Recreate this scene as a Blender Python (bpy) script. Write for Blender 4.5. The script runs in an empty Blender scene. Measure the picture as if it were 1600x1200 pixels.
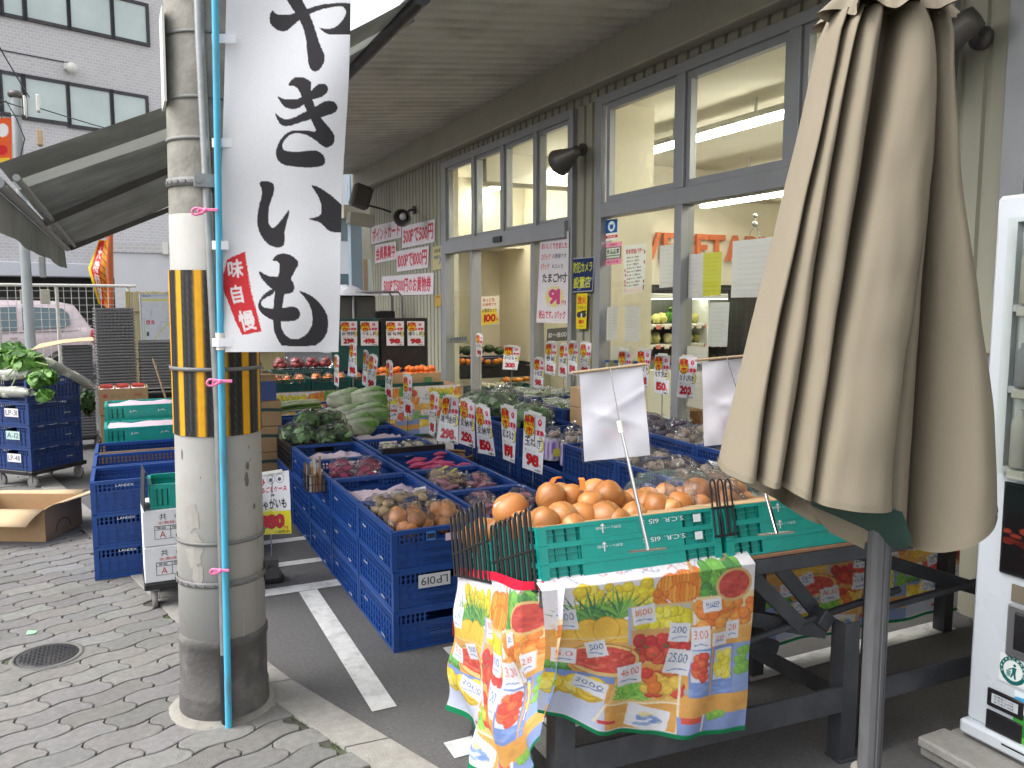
import bpy, math, random
import numpy as np
from mathutils import Vector, Matrix, Euler, noise
random.seed(7)
rnd=random.uniform
scene=bpy.context.scene
COL=scene.collection
PI=math.pi
# ------------------------------------------------------------------ survey: photo pixel -> point on a plane of the site
F_=1280.;CAMH=1.6
pt_=math.atan(134/1280.);yw_=math.atan(614/1287.)
FH=Vector((math.sin(yw_),math.cos(yw_),0));RV=Vector((math.cos(yw_),-math.sin(yw_),0))
FV=Vector((FH.x*math.cos(pt_),FH.y*math.cos(pt_),-math.sin(pt_)));UV_=Vector((FH.x*math.sin(pt_),FH.y*math.sin(pt_),math.cos(pt_)))
EYE=Vector((0,0,CAMH))
def ray(x,y): return FV+RV*((x-800)/F_)-UV_*((y-600)/F_)
def PX(x,y,X): d=ray(x,y); return EYE+d*(X/d.x)
def PY(x,y,Y): d=ray(x,y); return EYE+d*(Y/d.y)
def PZ(x,y,Z): d=ray(x,y); return EYE+d*((Z-CAMH)/d.z)
def PP(x,y,p0,n): d=ray(x,y); return EYE+d*((Vector(p0)-EYE).dot(n)/d.dot(n))
def PD(x,y,D): d=ray(x,y); return EYE+d*(D/(d.x*FH.x+d.y*FH.y))
# ------------------------------------------------------------------ colours and materials
def lin(c):
    return tuple((x/12.92 if x<=.04045 else ((x+.055)/1.055)**2.4) for x in c)
def S(r,g,b): return lin((r/255,g/255,b/255))
MATS={}
def nodes(name):
    m=bpy.data.materials.new(name); m.use_nodes=True; nt=m.node_tree; b=nt.nodes['Principled BSDF']; MATS[name]=m
    return m,nt,b
def N(nt,t,**k):
    n=nt.nodes.new(t)
    for a,v in k.items():
        if a in n.inputs: n.inputs[a].default_value=v
        else: setattr(n,a,v)
    return n
def mat(name,col,rough=.6,var=.12,scale=8,bump=0,bscale=40,metal=0,spec=.5,dirt=None,dscale=2.5,damt=.5,coord='Object',stretch=None,transl=0):
    m,nt,b=nodes(name); L=nt.links.new
    tc=N(nt,'ShaderNodeTexCoord'); src=tc.outputs[coord]
    if stretch:
        mp=N(nt,'ShaderNodeMapping'); mp.inputs['Scale'].default_value=stretch; L(src,mp.inputs[0]); src=mp.outputs[0]
    n1=N(nt,'ShaderNodeTexNoise',Scale=scale,Detail=6.,Roughness=.6); L(src,n1.inputs['Vector'])
    cr=N(nt,'ShaderNodeMapRange'); cr.inputs[1].default_value=.25; cr.inputs[2].default_value=.75; cr.inputs[3].default_value=1-var; cr.inputs[4].default_value=1+var
    L(n1.outputs[0],cr.inputs[0])
    mx=N(nt,'ShaderNodeVectorMath',operation='SCALE'); mx.inputs[0].default_value=col; L(cr.outputs[0],mx.inputs['Scale'])
    out=mx.outputs[0]
    if dirt:
        n2=N(nt,'ShaderNodeTexNoise',Scale=dscale,Detail=8.,Roughness=.65); L(src,n2.inputs['Vector'])
        r2=N(nt,'ShaderNodeMapRange'); r2.inputs[1].default_value=.48; r2.inputs[2].default_value=.72; r2.inputs[4].default_value=damt; L(n2.outputs[0],r2.inputs[0])
        mm=N(nt,'ShaderNodeMix',data_type='RGBA'); L(r2.outputs[0],mm.inputs[0]); L(out,mm.inputs[6]); mm.inputs[7].default_value=(*dirt,1); out=mm.outputs[2]
    L(out,b.inputs['Base Color'])
    b.inputs['Roughness'].default_value=rough; b.inputs['Metallic'].default_value=metal; b.inputs['Specular IOR Level'].default_value=spec
    rr=N(nt,'ShaderNodeMapRange'); rr.inputs[3].default_value=max(.03,rough-.12); rr.inputs[4].default_value=min(1,rough+.12); L(n1.outputs[0],rr.inputs[0]); L(rr.outputs[0],b.inputs['Roughness'])
    if bump:
        n3=N(nt,'ShaderNodeTexNoise',Scale=bscale,Detail=5.); L(src,n3.inputs['Vector'])
        bp=N(nt,'ShaderNodeBump',Strength=bump,Distance=.01); L(n3.outputs[0],bp.inputs['Height']); L(bp.outputs[0],b.inputs['Normal'])
    if transl:
        b.inputs['Transmission Weight'].default_value=0
        tr=N(nt,'ShaderNodeBsdfTranslucent'); L(out,tr.inputs[0]); mxs=N(nt,'ShaderNodeMixShader'); mxs.inputs[0].default_value=transl
        o=nt.nodes['Material Output']; L(b.outputs[0],mxs.inputs[1]); L(tr.outputs[0],mxs.inputs[2]); L(mxs.outputs[0],o.inputs[0])
    return m
def vmat(name,rough=.6,spec=.4,var=.08,scale=30,bump=0,bscale=60,transl=0,coat=0,sss=0):
    m,nt,b=nodes(name); L=nt.links.new
    at=N(nt,'ShaderNodeAttribute',attribute_name='print')
    tc=N(nt,'ShaderNodeTexCoord'); n1=N(nt,'ShaderNodeTexNoise',Scale=scale,Detail=5.); L(tc.outputs['Object'],n1.inputs['Vector'])
    cr=N(nt,'ShaderNodeMapRange'); cr.inputs[1].default_value=.25; cr.inputs[2].default_value=.75; cr.inputs[3].default_value=1-var; cr.inputs[4].default_value=1+var; L(n1.outputs[0],cr.inputs[0])
    mx=N(nt,'ShaderNodeVectorMath',operation='SCALE'); L(at.outputs['Color'],mx.inputs[0]); L(cr.outputs[0],mx.inputs['Scale'])
    L(mx.outputs[0],b.inputs['Base Color']); b.inputs['Roughness'].default_value=rough; b.inputs['Specular IOR Level'].default_value=spec
    if coat: b.inputs['Coat Weight'].default_value=coat; b.inputs['Coat Roughness'].default_value=.12
    if bump:
        n3=N(nt,'ShaderNodeTexNoise',Scale=bscale,Detail=4.); L(tc.outputs['Object'],n3.inputs['Vector'])
        bp=N(nt,'ShaderNodeBump',Strength=bump,Distance=.01); L(n3.outputs[0],bp.inputs['Height']); L(bp.outputs[0],b.inputs['Normal'])
    if transl:
        tr=N(nt,'ShaderNodeBsdfTranslucent'); L(mx.outputs[0],tr.inputs[0]); mxs=N(nt,'ShaderNodeMixShader'); mxs.inputs[0].default_value=transl
        o=nt.nodes['Material Output']; L(b.outputs[0],mxs.inputs[1]); L(tr.outputs[0],mxs.inputs[2]); L(mxs.outputs[0],o.inputs[0])
    return m
def glassmat(name,tint=(.93,.95,.93),rough=.0,refl=1.,bump=0,bscale=20,haze=0,hcol=(.8,.8,.8)):
    m=bpy.data.materials.new(name); m.use_nodes=True; nt=m.node_tree; nt.nodes.remove(nt.nodes['Principled BSDF']); L=nt.links.new
    t=N(nt,'ShaderNodeBsdfTransparent',Color=(*tint,1)); g=N(nt,'ShaderNodeBsdfGlossy',Roughness=rough)
    fr=N(nt,'ShaderNodeFresnel',IOR=1.5); mu=N(nt,'ShaderNodeMath',operation='MULTIPLY'); L(fr.outputs[0],mu.inputs[0]); mu.inputs[1].default_value=refl
    mx=N(nt,'ShaderNodeMixShader'); L(mu.outputs[0],mx.inputs[0]); L(t.outputs[0],mx.inputs[1]); L(g.outputs[0],mx.inputs[2])
    last=mx
    if haze:
        d=N(nt,'ShaderNodeBsdfDiffuse',Color=(*hcol,1)); m2=N(nt,'ShaderNodeMixShader'); m2.inputs[0].default_value=haze; L(mx.outputs[0],m2.inputs[1]); L(d.outputs[0],m2.inputs[2]); last=m2
    if bump:
        tc=N(nt,'ShaderNodeTexCoord'); n3=N(nt,'ShaderNodeTexNoise',Scale=bscale,Detail=3.); L(tc.outputs['Object'],n3.inputs['Vector'])
        bp=N(nt,'ShaderNodeBump',Strength=bump,Distance=.02); L(n3.outputs[0],bp.inputs['Height']); L(bp.outputs[0],g.inputs['Normal']); L(bp.outputs[0],fr.inputs['Normal'])
    L(last.outputs[0],nt.nodes['Material Output'].inputs[0]); MATS[name]=m
    return m
def emit(name,col,s):
    m=bpy.data.materials.new(name); m.use_nodes=True; nt=m.node_tree; b=nt.nodes['Principled BSDF']
    b.inputs['Base Color'].default_value=(*col,1); b.inputs['Emission Color'].default_value=(*col,1); b.inputs['Emission Strength'].default_value=s; MATS[name]=m
    return m
# ------------------------------------------------------------------ mesh builder
class MB:
    def __init__(s): s.v=[];s.f=[];s.m=[];s.c=[];s.sm=[];s.usecol=False
    def add(s,vs,fs,mi=0,col=None,smooth=False):
        b=len(s.v); s.v.extend([tuple(v) for v in vs])
        if col is not None: s.usecol=True
        c=col if col is not None else (1,1,1)
        if isinstance(c,list): s.c.extend(c)
        else: s.c.extend([c]*len(vs))
        for f in fs: s.f.append(tuple(b+i for i in f)); s.m.append(mi); s.sm.append(smooth)
        return s
    def box(s,x0,y0,z0,x1,y1,z1,mi=0,col=None,M=None):
        vs=[(x0,y0,z0),(x1,y0,z0),(x1,y1,z0),(x0,y1,z0),(x0,y0,z1),(x1,y0,z1),(x1,y1,z1),(x0,y1,z1)]
        if M is not None: vs=[M@Vector(v) for v in vs]
        return s.add(vs,[(0,3,2,1),(4,5,6,7),(0,1,5,4),(1,2,6,5),(2,3,7,6),(3,0,4,7)],mi,col)
    def bbox(s,x0,y0,z0,x1,y1,z1,b=.006,mi=0,col=None,M=None):   # box with chamfered edges
        xs=(x0,x0+b,x1-b,x1);ys=(y0,y0+b,y1-b,y1);zs=(z0,z0+b,z1-b,z1)
        vs=[];ix={}
        def V(i,j,k):
            if (i,j,k) not in ix: ix[(i,j,k)]=len(vs); vs.append((xs[i],ys[j],zs[k]))
            return ix[(i,j,k)]
        fs=[(V(1,1,0),V(1,2,0),V(2,2,0),V(2,1,0)),(V(1,1,3),V(2,1,3),V(2,2,3),V(1,2,3)),(V(1,0,1),V(2,0,1),V(2,0,2),V(1,0,2)),(V(1,3,1),V(1,3,2),V(2,3,2),V(2,3,1)),(V(0,1,1),V(0,1,2),V(0,2,2),V(0,2,1)),(V(3,1,1),V(3,2,1),V(3,2,2),V(3,1,2))]
        for i,I in((1,0),(2,3)):
            for j,J in((1,0),(2,3)):
                fs.append((V(I,j,1),V(I,j,2),V(i,J,2),V(i,J,1)))
                fs.append((V(1,I,j),V(2,I,j),V(2,i,J),V(1,i,J)))
                fs.append((V(I,1,j),V(I,2,j),V(i,2,J),V(i,1,J)))
        for i,I in((1,0),(2,3)):
            for j,J in((1,0),(2,3)):
                for k,K in((1,0),(2,3)): fs.append((V(I,j,k),V(i,J,k),V(i,j,K)))
        if M is not None: vs=[M@Vector(v) for v in vs]
        return s.add(vs,fs,mi,col)
    def bar(s,p0,p1,w,h,mi=0,col=None,up=(0,0,1)):
        p0=Vector(p0);p1=Vector(p1);d=(p1-p0).normalized();u=Vector(up)
        if abs(d.dot(u))>.98: u=Vector((1,0,0))
        x=d.cross(u).normalized();y=x.cross(d).normalized()
        vs=[p+x*(a*w/2)+y*(b*h/2) for p in(p0,p1) for a,b in((-1,-1),(1,-1),(1,1),(-1,1))]
        return s.add(vs,[(0,1,2,3),(7,6,5,4),(0,4,5,1),(1,5,6,2),(2,6,7,3),(3,7,4,0)],mi,col)
    def cyl(s,p0,p1,r0,r1=None,n=12,mi=0,col=None,caps=True,smooth=True):
        r1=r0 if r1 is None else r1
        return s.tube([p0,p1],[r0,r1],n,mi,col,caps,smooth)
    def tube(s,ps,r,n=8,mi=0,col=None,caps=True,smooth=True,closed=False):
        ps=[Vector(p) for p in ps]; k=len(ps)
        if not isinstance(r,(list,tuple)): r=[r]*k
        vs=[];prev=None
        for i,p in enumerate(ps):
            if closed: d=(ps[(i+1)%k]-ps[i-1])
            else: d=(ps[min(i+1,k-1)]-ps[max(i-1,0)])
            d=d.normalized() if d.length>1e-9 else Vector((0,0,1))
            if prev is None:
                a=Vector((0,0,1)) if abs(d.z)<.9 else Vector((1,0,0)); x=d.cross(a).normalized()
            else: x=(prev-d*prev.dot(d)).normalized()
            prev=x;y=d.cross(x)
            vs+=[p+(x*math.cos(t)+y*math.sin(t))*r[i] for t in [2*PI*j/n for j in range(n)]]
        fs=[]
        for i in range(k if closed else k-1):
            a=i*n;b=((i+1)%k)*n
            for j in range(n): fs.append((a+j,a+(j+1)%n,b+(j+1)%n,b+j))
        s.add(vs,fs,mi,col,smooth)
        if caps and not closed:
            s.add(vs[:n],[tuple(range(n-1,-1,-1))],mi,col); s.add(vs[-n:],[tuple(range(n))],mi,col)
        return s
    def lathe(s,prof,n=20,mi=0,col=None,M=None,smooth=True):
        vs=[(r*math.cos(2*PI*j/n),r*math.sin(2*PI*j/n),z) for r,z in prof for j in range(n)]
        if M is not None: vs=[M@Vector(v) for v in vs]
        fs=[(i*n+j,i*n+(j+1)%n,(i+1)*n+(j+1)%n,(i+1)*n+j) for i in range(len(prof)-1) for j in range(n)]
        return s.add(vs,fs,mi,col,smooth)
    def quad(s,a,b,c,d,mi=0,col=None): return s.add([a,b,c,d],[(0,1,2,3)],mi,col)
    def blob(s,c,r,n=10,m=7,amp=.08,fr=2.,mi=0,col=None,seed=0,M=None,smooth=True):
        r=(r,r,r) if not isinstance(r,(tuple,list)) else r; vs=[]
        for i in range(m+1):
            th=PI*i/m
            for j in range(n):
                ph=2*PI*j/n; d=Vector((math.sin(th)*math.cos(ph),math.sin(th)*math.sin(ph),math.cos(th)))
                k=1+amp*noise.noise(d*fr+Vector((seed*3.1,seed*1.7,seed)))
                v=Vector((d.x*r[0]*k,d.y*r[1]*k,d.z*r[2]*k))
                if M is not None: v=M@v
                vs.append(v+Vector(c))
        fs=[(i*n+j,(i+1)*n+j,(i+1)*n+(j+1)%n,i*n+(j+1)%n) for i in range(m) for j in range(n)]
        return s.add(vs,fs,mi,col,smooth)
    def grid(s,fn,nu,nv,mi=0,col=None,smooth=True):
        vs=[fn(i/nu,j/nv) for j in range(nv+1) for i in range(nu+1)]
        fs=[(j*(nu+1)+i,j*(nu+1)+i+1,(j+1)*(nu+1)+i+1,(j+1)*(nu+1)+i) for j in range(nv) for i in range(nu)]
        return s.add(vs,fs,mi,col,smooth)
    def prism(s,pts,z0,z1,mi=0,col=None,M=None):
        n=len(pts); vs=[(x,y,z0) for x,y in pts]+[(x,y,z1) for x,y in pts]
        if M is not None: vs=[M@Vector(v) for v in vs]
        return s.add(vs,[tuple(range(n-1,-1,-1)),tuple(range(n,2*n))]+[(i,(i+1)%n,n+(i+1)%n,n+i) for i in range(n)],mi,col)
    def text(s,body,o,u,v,w,h,mi=0,col=None,bold=0):   # lettering fitted in a box: o lower-left, u right, v up
        ps=[];tris=[];x=0
        for ch in body:
            if ch==' ': x+=.35; continue
            vv,ff,x0,x1=glyph(ch,bold); b=len(ps)
            if ord(ch)>0x2000: off=x; adv=1.0
            else: off=x-x0+.04; adv=x1-x0+.08
            ps+=[(px_+off,py_) for px_,py_ in vv]; tris+=[tuple(b+i for i in f) for f in ff]; x+=adv
        if not ps: return s
        ya=min(p[1] for p in ps);yb=max(p[1] for p in ps);xa=min(p[0] for p in ps);xb=max(p[0] for p in ps)
        o=Vector(o);u=Vector(u);v=Vector(v)
        vs=[o+u*((p[0]-xa)/(xb-xa)*w)+v*((p[1]-ya)/max(yb-ya,.3)*h) for p in ps]
        return s.add(vs,tris,mi,col)
    def build(s,name,mats,parent=None,loc=(0,0,0),rot=(0,0,0)):
        me=bpy.data.meshes.new(name); me.from_pydata(s.v,[],s.f)
        if not isinstance(mats,(list,tuple)): mats=[mats]
        for m in mats: me.materials.append(m)
        me.polygons.foreach_set('material_index',s.m); me.polygons.foreach_set('use_smooth',s.sm)
        if s.usecol:
            at=me.attributes.new('print','FLOAT_COLOR','POINT'); a=np.ones((len(s.v),4),np.float32); a[:,:3]=np.array(s.c,np.float32); at.data.foreach_set('color',a.ravel())
        me.update()
        o=bpy.data.objects.new(name,me); COL.objects.link(o); o.location=loc; o.rotation_euler=rot
        if parent: o.parent=parent
        return o
GLY={}
def glyph(ch,bold=0):
    k=(ch,bold)
    if k in GLY: return GLY[k]
    cu=bpy.data.curves.new('lettering','FONT'); cu.body=ch; cu.resolution_u=2; cu.offset=bold
    ob=bpy.data.objects.new('lettering',cu); COL.objects.link(ob)
    me=bpy.data.meshes.new_from_object(ob.evaluated_get(bpy.context.evaluated_depsgraph_get()))
    vv=[(v.co.x,v.co.y) for v in me.vertices]; ff=[tuple(p.vertices) for p in me.polygons]
    bpy.data.objects.remove(ob); bpy.data.curves.remove(cu); bpy.data.meshes.remove(me)
    if not vv: vv=[(0,0),(.3,0),(.3,.01)];ff=[(0,1,2)]
    GLY[k]=(vv,ff,min(p[0] for p in vv),max(p[0] for p in vv)); return GLY[k]
def tag(o,label,cat,group=None,kind=None):
    if label: o['label']=label
    if cat: o['category']=cat
    if group: o['group']=group
    if kind: o['kind']=kind
    return o
def thing(name,label,cat,loc=(0,0,0),rz=0,group=None):
    o=bpy.data.objects.new(name,None); COL.objects.link(o); o.location=loc; o.rotation_euler=(0,0,rz); o.empty_display_size=.1
    return tag(o,label,cat,group)
def struct(name,mb,m): return tag(mb.build(name,m),None,None,None,'structure')
def kids(o): return [c for c in ALLC.get(o.name,[])] if 0 else list(o.children)
def dup(o,loc,rz=None,label=None,group=None,scale=None):
    c=o.copy(); COL.objects.link(c); c.location=loc
    if rz is not None: c.rotation_euler=(c.rotation_euler.x,c.rotation_euler.y,rz)
    if scale is not None: c.scale=scale
    if label: c['label']=label
    if group: c['group']=group
    for ch in list(o.children):
        d=ch.copy(); COL.objects.link(d); d.parent=c
        for g in list(ch.children):
            e=g.copy(); COL.objects.link(e); e.parent=d
    return c
# ------------------------------------------------------------------ printed matter: a small painter, laid on real sheets as vertex colours
GM={}
def gmask(ch):
    if ch in GM: return GM[ch]
    vv,ff,x0,x1=glyph(ch); R=72
    if ord(ch)>0x2000: a,b=0.,1.;lo,hi=-.1,.87
    else: a,b=x0-.03,x1+.03;lo,hi=-.1,.87
    W=max(6,int(R*(b-a)));H=R; M=np.zeros((H,W),bool)
    P=np.array(vv); X=(P[:,0]-a)/(b-a)*W; Y=(hi-P[:,1])/(hi-lo)*H
    for f in ff:
        x=X[list(f)];y=Y[list(f)]
        i0,i1=max(0,int(x.min())-1),min(W,int(x.max())+2); j0,j1=max(0,int(y.min())-1),min(H,int(y.max())+2)
        if i1<=i0 or j1<=j0: continue
        gx,gy=np.meshgrid(np.arange(i0,i1)+.5,np.arange(j0,j1)+.5)
        d=(y[1]-y[2])*(x[0]-x[2])+(x[2]-x[1])*(y[0]-y[2])
        if abs(d)<1e-9: continue
        l1=((y[1]-y[2])*(gx-x[2])+(x[2]-x[1])*(gy-y[2]))/d; l2=((y[2]-y[0])*(gx-x[2])+(x[0]-x[2])*(gy-y[2]))/d
        M[j0:j1,i0:i1]|=(l1>=-.02)&(l2>=-.02)&(l1+l2<=1.02)
    GM[ch]=M; return M
def dil(M,k):
    if k<=0: return M
    R=M.copy()
    for dx in range(-k,k+1):
        for dy in range(-k,k+1):
            if dx*dx+dy*dy<=k*k+.5 and (dx or dy):
                Z=np.zeros_like(M); h,w=M.shape
                if abs(dx)>=w or abs(dy)>=h: continue
                Z[max(0,dy):h+min(0,dy),max(0,dx):w+min(0,dx)]=M[max(0,-dy):h+min(0,-dy),max(0,-dx):w+min(0,-dx)]; R|=Z
    return R
class Cv:
    def __init__(s,w,h,res,bg=(245,245,248),ox=0,oy=0):   # w,h in drawing units; res = grid points per unit; painted at 2x
        s.w,s.h,s.ox,s.oy=w,h,ox,oy; s.nx,s.ny=max(2,int(w*res)),max(2,int(h*res)); s.k=2
        s.a=np.empty((s.ny*2,s.nx*2,3),np.float32); s.a[:]=np.array(bg)/255.
        s.sx=s.nx*2/w; s.sy=s.ny*2/h
    def _r(s,x0,y0,x1,y1):
        H,W=s.a.shape[:2]
        return max(0,int((x0-s.ox)*s.sx)),max(0,int((y0-s.oy)*s.sy)),min(W,int((x1-s.ox)*s.sx+1.5)),min(H,int((y1-s.oy)*s.sy+1.5))
    def _g(s,b):
        return np.meshgrid((np.arange(b[0],b[2])+.5)/s.sx+s.ox,(np.arange(b[1],b[3])+.5)/s.sy+s.oy)
    def _p(s,b,m,col,al=1.):
        if b[2]<=b[0] or b[3]<=b[1]: return
        v=s.a[b[1]:b[3],b[0]:b[2]]; c=np.array(col)/255.; v[m]=v[m]*(1-al)+c*al
    def rect(s,x0,y0,x1,y1,col,al=1.):
        b=s._r(x0,y0,x1,y1)
        if b[2]<=b[0] or b[3]<=b[1]: return s
        gx,gy=s._g(b); s._p(b,(gx>=x0)&(gx<=x1)&(gy>=y0)&(gy<=y1),col,al); return s
    def ell(s,x,y,rx,ry,col,al=1.,rot=0):
        R=max(rx,ry); b=s._r(x-R,y-R,x+R,y+R)
        if b[2]<=b[0] or b[3]<=b[1]: return s
        gx,gy=s._g(b); c,n=math.cos(rot),math.sin(rot); u=(gx-x)*c+(gy-y)*n; v=-(gx-x)*n+(gy-y)*c
        s._p(b,(u/rx)**2+(v/ry)**2<=1,col,al); return s
    def poly(s,p,col,al=1.):
        xs=[q[0] for q in p];ys=[q[1] for q in p]; b=s._r(min(xs),min(ys),max(xs),max(ys))
        if b[2]<=b[0] or b[3]<=b[1]: return s
        gx,gy=s._g(b); m=np.zeros(gx.shape,bool); n=len(p)
        for i in range(n):
            x0,y0=p[i];x1,y1=p[(i+1)%n]
            if y0==y1: continue
            m^=((y0>gy)!=(y1>gy))&(gx<(x1-x0)*(gy-y0)/(y1-y0)+x0)
        s._p(b,m,col,al); return s
    def line(s,p,wd,col,al=1.):
        for (x0,y0),(x1,y1) in zip(p,p[1:]):
            b=s._r(min(x0,x1)-wd,min(y0,y1)-wd,max(x0,x1)+wd,max(y0,y1)+wd)
            if b[2]<=b[0] or b[3]<=b[1]: continue
            gx,gy=s._g(b); dx,dy=x1-x0,y1-y0; q=max(dx*dx+dy*dy,1e-9); t=np.clip(((gx-x0)*dx+(gy-y0)*dy)/q,0,1)
            s._p(b,(gx-x0-t*dx)**2+(gy-y0-t*dy)**2<=wd*wd/4,col,al)
        return s
    def text(s,body,x0,y0,x1,y1,col,bold=0,edge=None,ek=3,vert=False,rot=0,al=1.):
        ms=[gmask(c) if c!=' ' else np.zeros((72,28),bool) for c in body]
        if vert: ms=[m if m.shape[1]>60 else np.pad(m,((0,0),((72-m.shape[1])//2,72-m.shape[1]-(72-m.shape[1])//2))) for m in ms]; w_=max(m.shape[1] for m in ms); M=np.vstack([m[:, :w_] for m in ms])
        else: M=np.hstack(ms)
        M=np.pad(M,6); 
        r=np.where(M.any(1))[0]; c=np.where(M.any(0))[0]
        if not len(r): return s
        if not vert: M=M[max(0,r[0]-6):r[-1]+7,max(0,c[0]-6):c[-1]+7]
        xs=[x0,x1];ys=[y0,y1]; cx,cy=(x0+x1)/2,(y0+y1)/2; hw,hh=(x1-x0)/2,(y1-y0)/2; R=math.hypot(hw,hh) if rot else 0
        b=s._r(cx-max(hw,R),cy-max(hh,R),cx+max(hw,R),cy+max(hh,R))
        if b[2]<=b[0] or b[3]<=b[1]: return s
        gx,gy=s._g(b); cc,sn=math.cos(rot),math.sin(rot); u=((gx-cx)*cc+(gy-cy)*sn)/(2*hw)+.5; v=(-(gx-cx)*sn+(gy-cy)*cc)/(2*hh)+.5
        for k,cl in (([(bold+ek,edge)] if edge else [])+[(bold,col)]):
            D=dil(M,k); h,w=D.shape; iu=np.clip((u*w).astype(int),0,w-1); iv=np.clip((v*h).astype(int),0,h-1)
            s._p(b,D[iv,iu]&(u>=0)&(u<=1)&(v>=0)&(v<=1),cl,al)
        return s
    def done(s):
        a=s.a.reshape(s.ny,2,s.nx,2,3).mean((1,3)); a=np.clip(a,0,1)*.93
        return np.where(a<=.04045,a/12.92,((a+.055)/1.055)**2.4)
def samp(A,u,v):
    h,w=A.shape[:2]; return A[np.clip((v*h).astype(int),0,h-1),np.clip((u*w).astype(int),0,w-1)]
def sheet(name,A,fn,m,parent=None,nu=None,nv=None,uvf=None,loc=(0,0,0),back=None,th=0):
    """A: colour array (ny,nx,3). fn(u,v)->(x,y,z) arrays, u right 0..1, v down 0..1"""
    ny,nx=A.shape[:2]; nu=nu or nx; nv=nv or ny
    u,v=np.meshgrid(np.linspace(0,1,nu),np.linspace(0,1,nv)); u=u.ravel();v=v.ravel()
    P=np.stack([np.broadcast_to(q,u.shape) for q in fn(u,v)],1).astype(np.float32)
    uu,vv=(u,v) if uvf is None else uvf(u,v)
    C=np.ones((len(u),4),np.float32); C[:,:3]=samp(A,uu,vv)
    i=np.arange((nv-1)*nu).reshape(nv-1,nu)[:,:-1].ravel(); Fq=np.stack([i,i+nu,i+nu+1,i+1],1)
    if th:   # give the sheet a plain back, th metres behind
        du=P.reshape(nv,nu,3); n=np.cross(du[0,-1]-du[0,0],du[-1,0]-du[0,0]); n=n/np.linalg.norm(n)
        k=len(P); P=np.vstack([P,P+n*th]).astype(np.float32); B=np.ones((k,4),np.float32); B[:,:3]=back if back is not None else (.7,.7,.7); C=np.vstack([C,B]); Fq=np.vstack([Fq,Fq[:,::-1]+k])
    me=bpy.data.meshes.new(name); me.vertices.add(len(P)); me.vertices.foreach_set('co',P.ravel())
    me.loops.add(Fq.size); me.loops.foreach_set('vertex_index',Fq.ravel().astype(np.int32)); me.polygons.add(len(Fq)); me.polygons.foreach_set('loop_start',np.arange(0,Fq.size,4,dtype=np.int32))
    me.polygons.foreach_set('use_smooth',np.ones(len(Fq),bool)); me.materials.append(m)
    at=me.attributes.new('print','FLOAT_COLOR','POINT'); at.data.foreach_set('color',C.ravel()); me.update(calc_edges=True)
    o=bpy.data.objects.new(name,me); COL.objects.link(o); o.location=loc
    if parent: o.parent=parent
    return o
def flat(o,u,v,w,h):   # plane for sheet(): o top-left corner, u right, v down (unit vectors)
    o=np.array(o);u=np.array(u);v=np.array(v)
    return lambda a,b:[o[i]+u[i]*a*w+v[i]*b*h for i in range(3)]
def quad4(tl,tr,br,bl):
    q=[np.array(x) for x in(tl,tr,br,bl)]
    return lambda a,b:[(q[0][i]*(1-a)+q[1][i]*a)*(1-b)+(q[3][i]*(1-a)+q[2][i]*a)*b for i in range(3)]
# ================================================================== materials
ASPH=mat('asphalt',(.12,.117,.115),.9,.25,60,.6,260,dirt=(.085,.083,.083),dscale=1.3,damt=.5)
_nt=ASPH.node_tree;_b=_nt.nodes['Principled BSDF'];_tc=N(_nt,'ShaderNodeTexCoord');_v=N(_nt,'ShaderNodeTexVoronoi',Scale=95.);_nt.links.new(_tc.outputs['Object'],_v.inputs['Vector'])
_r=N(_nt,'ShaderNodeMapRange');_r.inputs[1].default_value=.04;_r.inputs[2].default_value=.22;_r.inputs[3].default_value=1.;_r.inputs[4].default_value=0.;_nt.links.new(_v.outputs['Distance'],_r.inputs[0])
_v2=N(_nt,'ShaderNodeTexNoise',Scale=37.);_nt.links.new(_tc.outputs['Object'],_v2.inputs['Vector']);_m=N(_nt,'ShaderNodeMath',operation='MULTIPLY');_nt.links.new(_r.outputs[0],_m.inputs[0]);_nt.links.new(_v2.outputs[0],_m.inputs[1])
_old=_b.inputs['Base Color'].links[0].from_socket;_mx=N(_nt,'ShaderNodeMix',data_type='RGBA');_nt.links.new(_m.outputs[0],_mx.inputs[0]);_nt.links.new(_old,_mx.inputs[6]);_mx.inputs[7].default_value=(.3,.29,.27,1);_nt.links.new(_mx.outputs[2],_b.inputs['Base Color'])
PAVER=vmat('paver_concrete',.85,.25,.16,45,.35,140)
MOSS=mat('mossy_joint_sand',(.07,.068,.055),.95,.4,25,.6,90,dirt=(.06,.11,.015),dscale=1.6,damt=.85)
KERB=mat('kerb_concrete',(.29,.28,.255),.85,.18,30,.4,120,dirt=(.2,.19,.17),dscale=6,damt=.6)
LINE=mat('worn_white_paint',(.62,.62,.60),.75,.12,20,.3,150,dirt=(.2,.2,.2),dscale=14,damt=.55)
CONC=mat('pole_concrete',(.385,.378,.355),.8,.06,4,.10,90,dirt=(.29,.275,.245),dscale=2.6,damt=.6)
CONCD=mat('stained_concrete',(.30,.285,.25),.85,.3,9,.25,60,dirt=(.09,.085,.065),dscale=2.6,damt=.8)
CONCB=mat('dark_base_coating',(.09,.085,.08),.7,.3,10,.3,60,dirt=(.25,.24,.22),dscale=5,damt=.5)
STRAP=mat('weathered_strap',(.17,.17,.165),.6,.15,20,dirt=(.26,.25,.23),dscale=9,damt=.4)
STEEL=mat('galvanised_steel',(.30,.31,.31),.5,.15,20,.1,60,metal=.7,dirt=(.3,.26,.22),dscale=4,damt=.4)
DSTEEL=mat('dark_steel',(.05,.05,.055),.5,.2,20,.1,60,metal=.4,dirt=(.12,.1,.09),dscale=6,damt=.4)
CHROME=mat('chromed_tube',(.7,.7,.7),.18,.05,20,metal=1)
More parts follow.
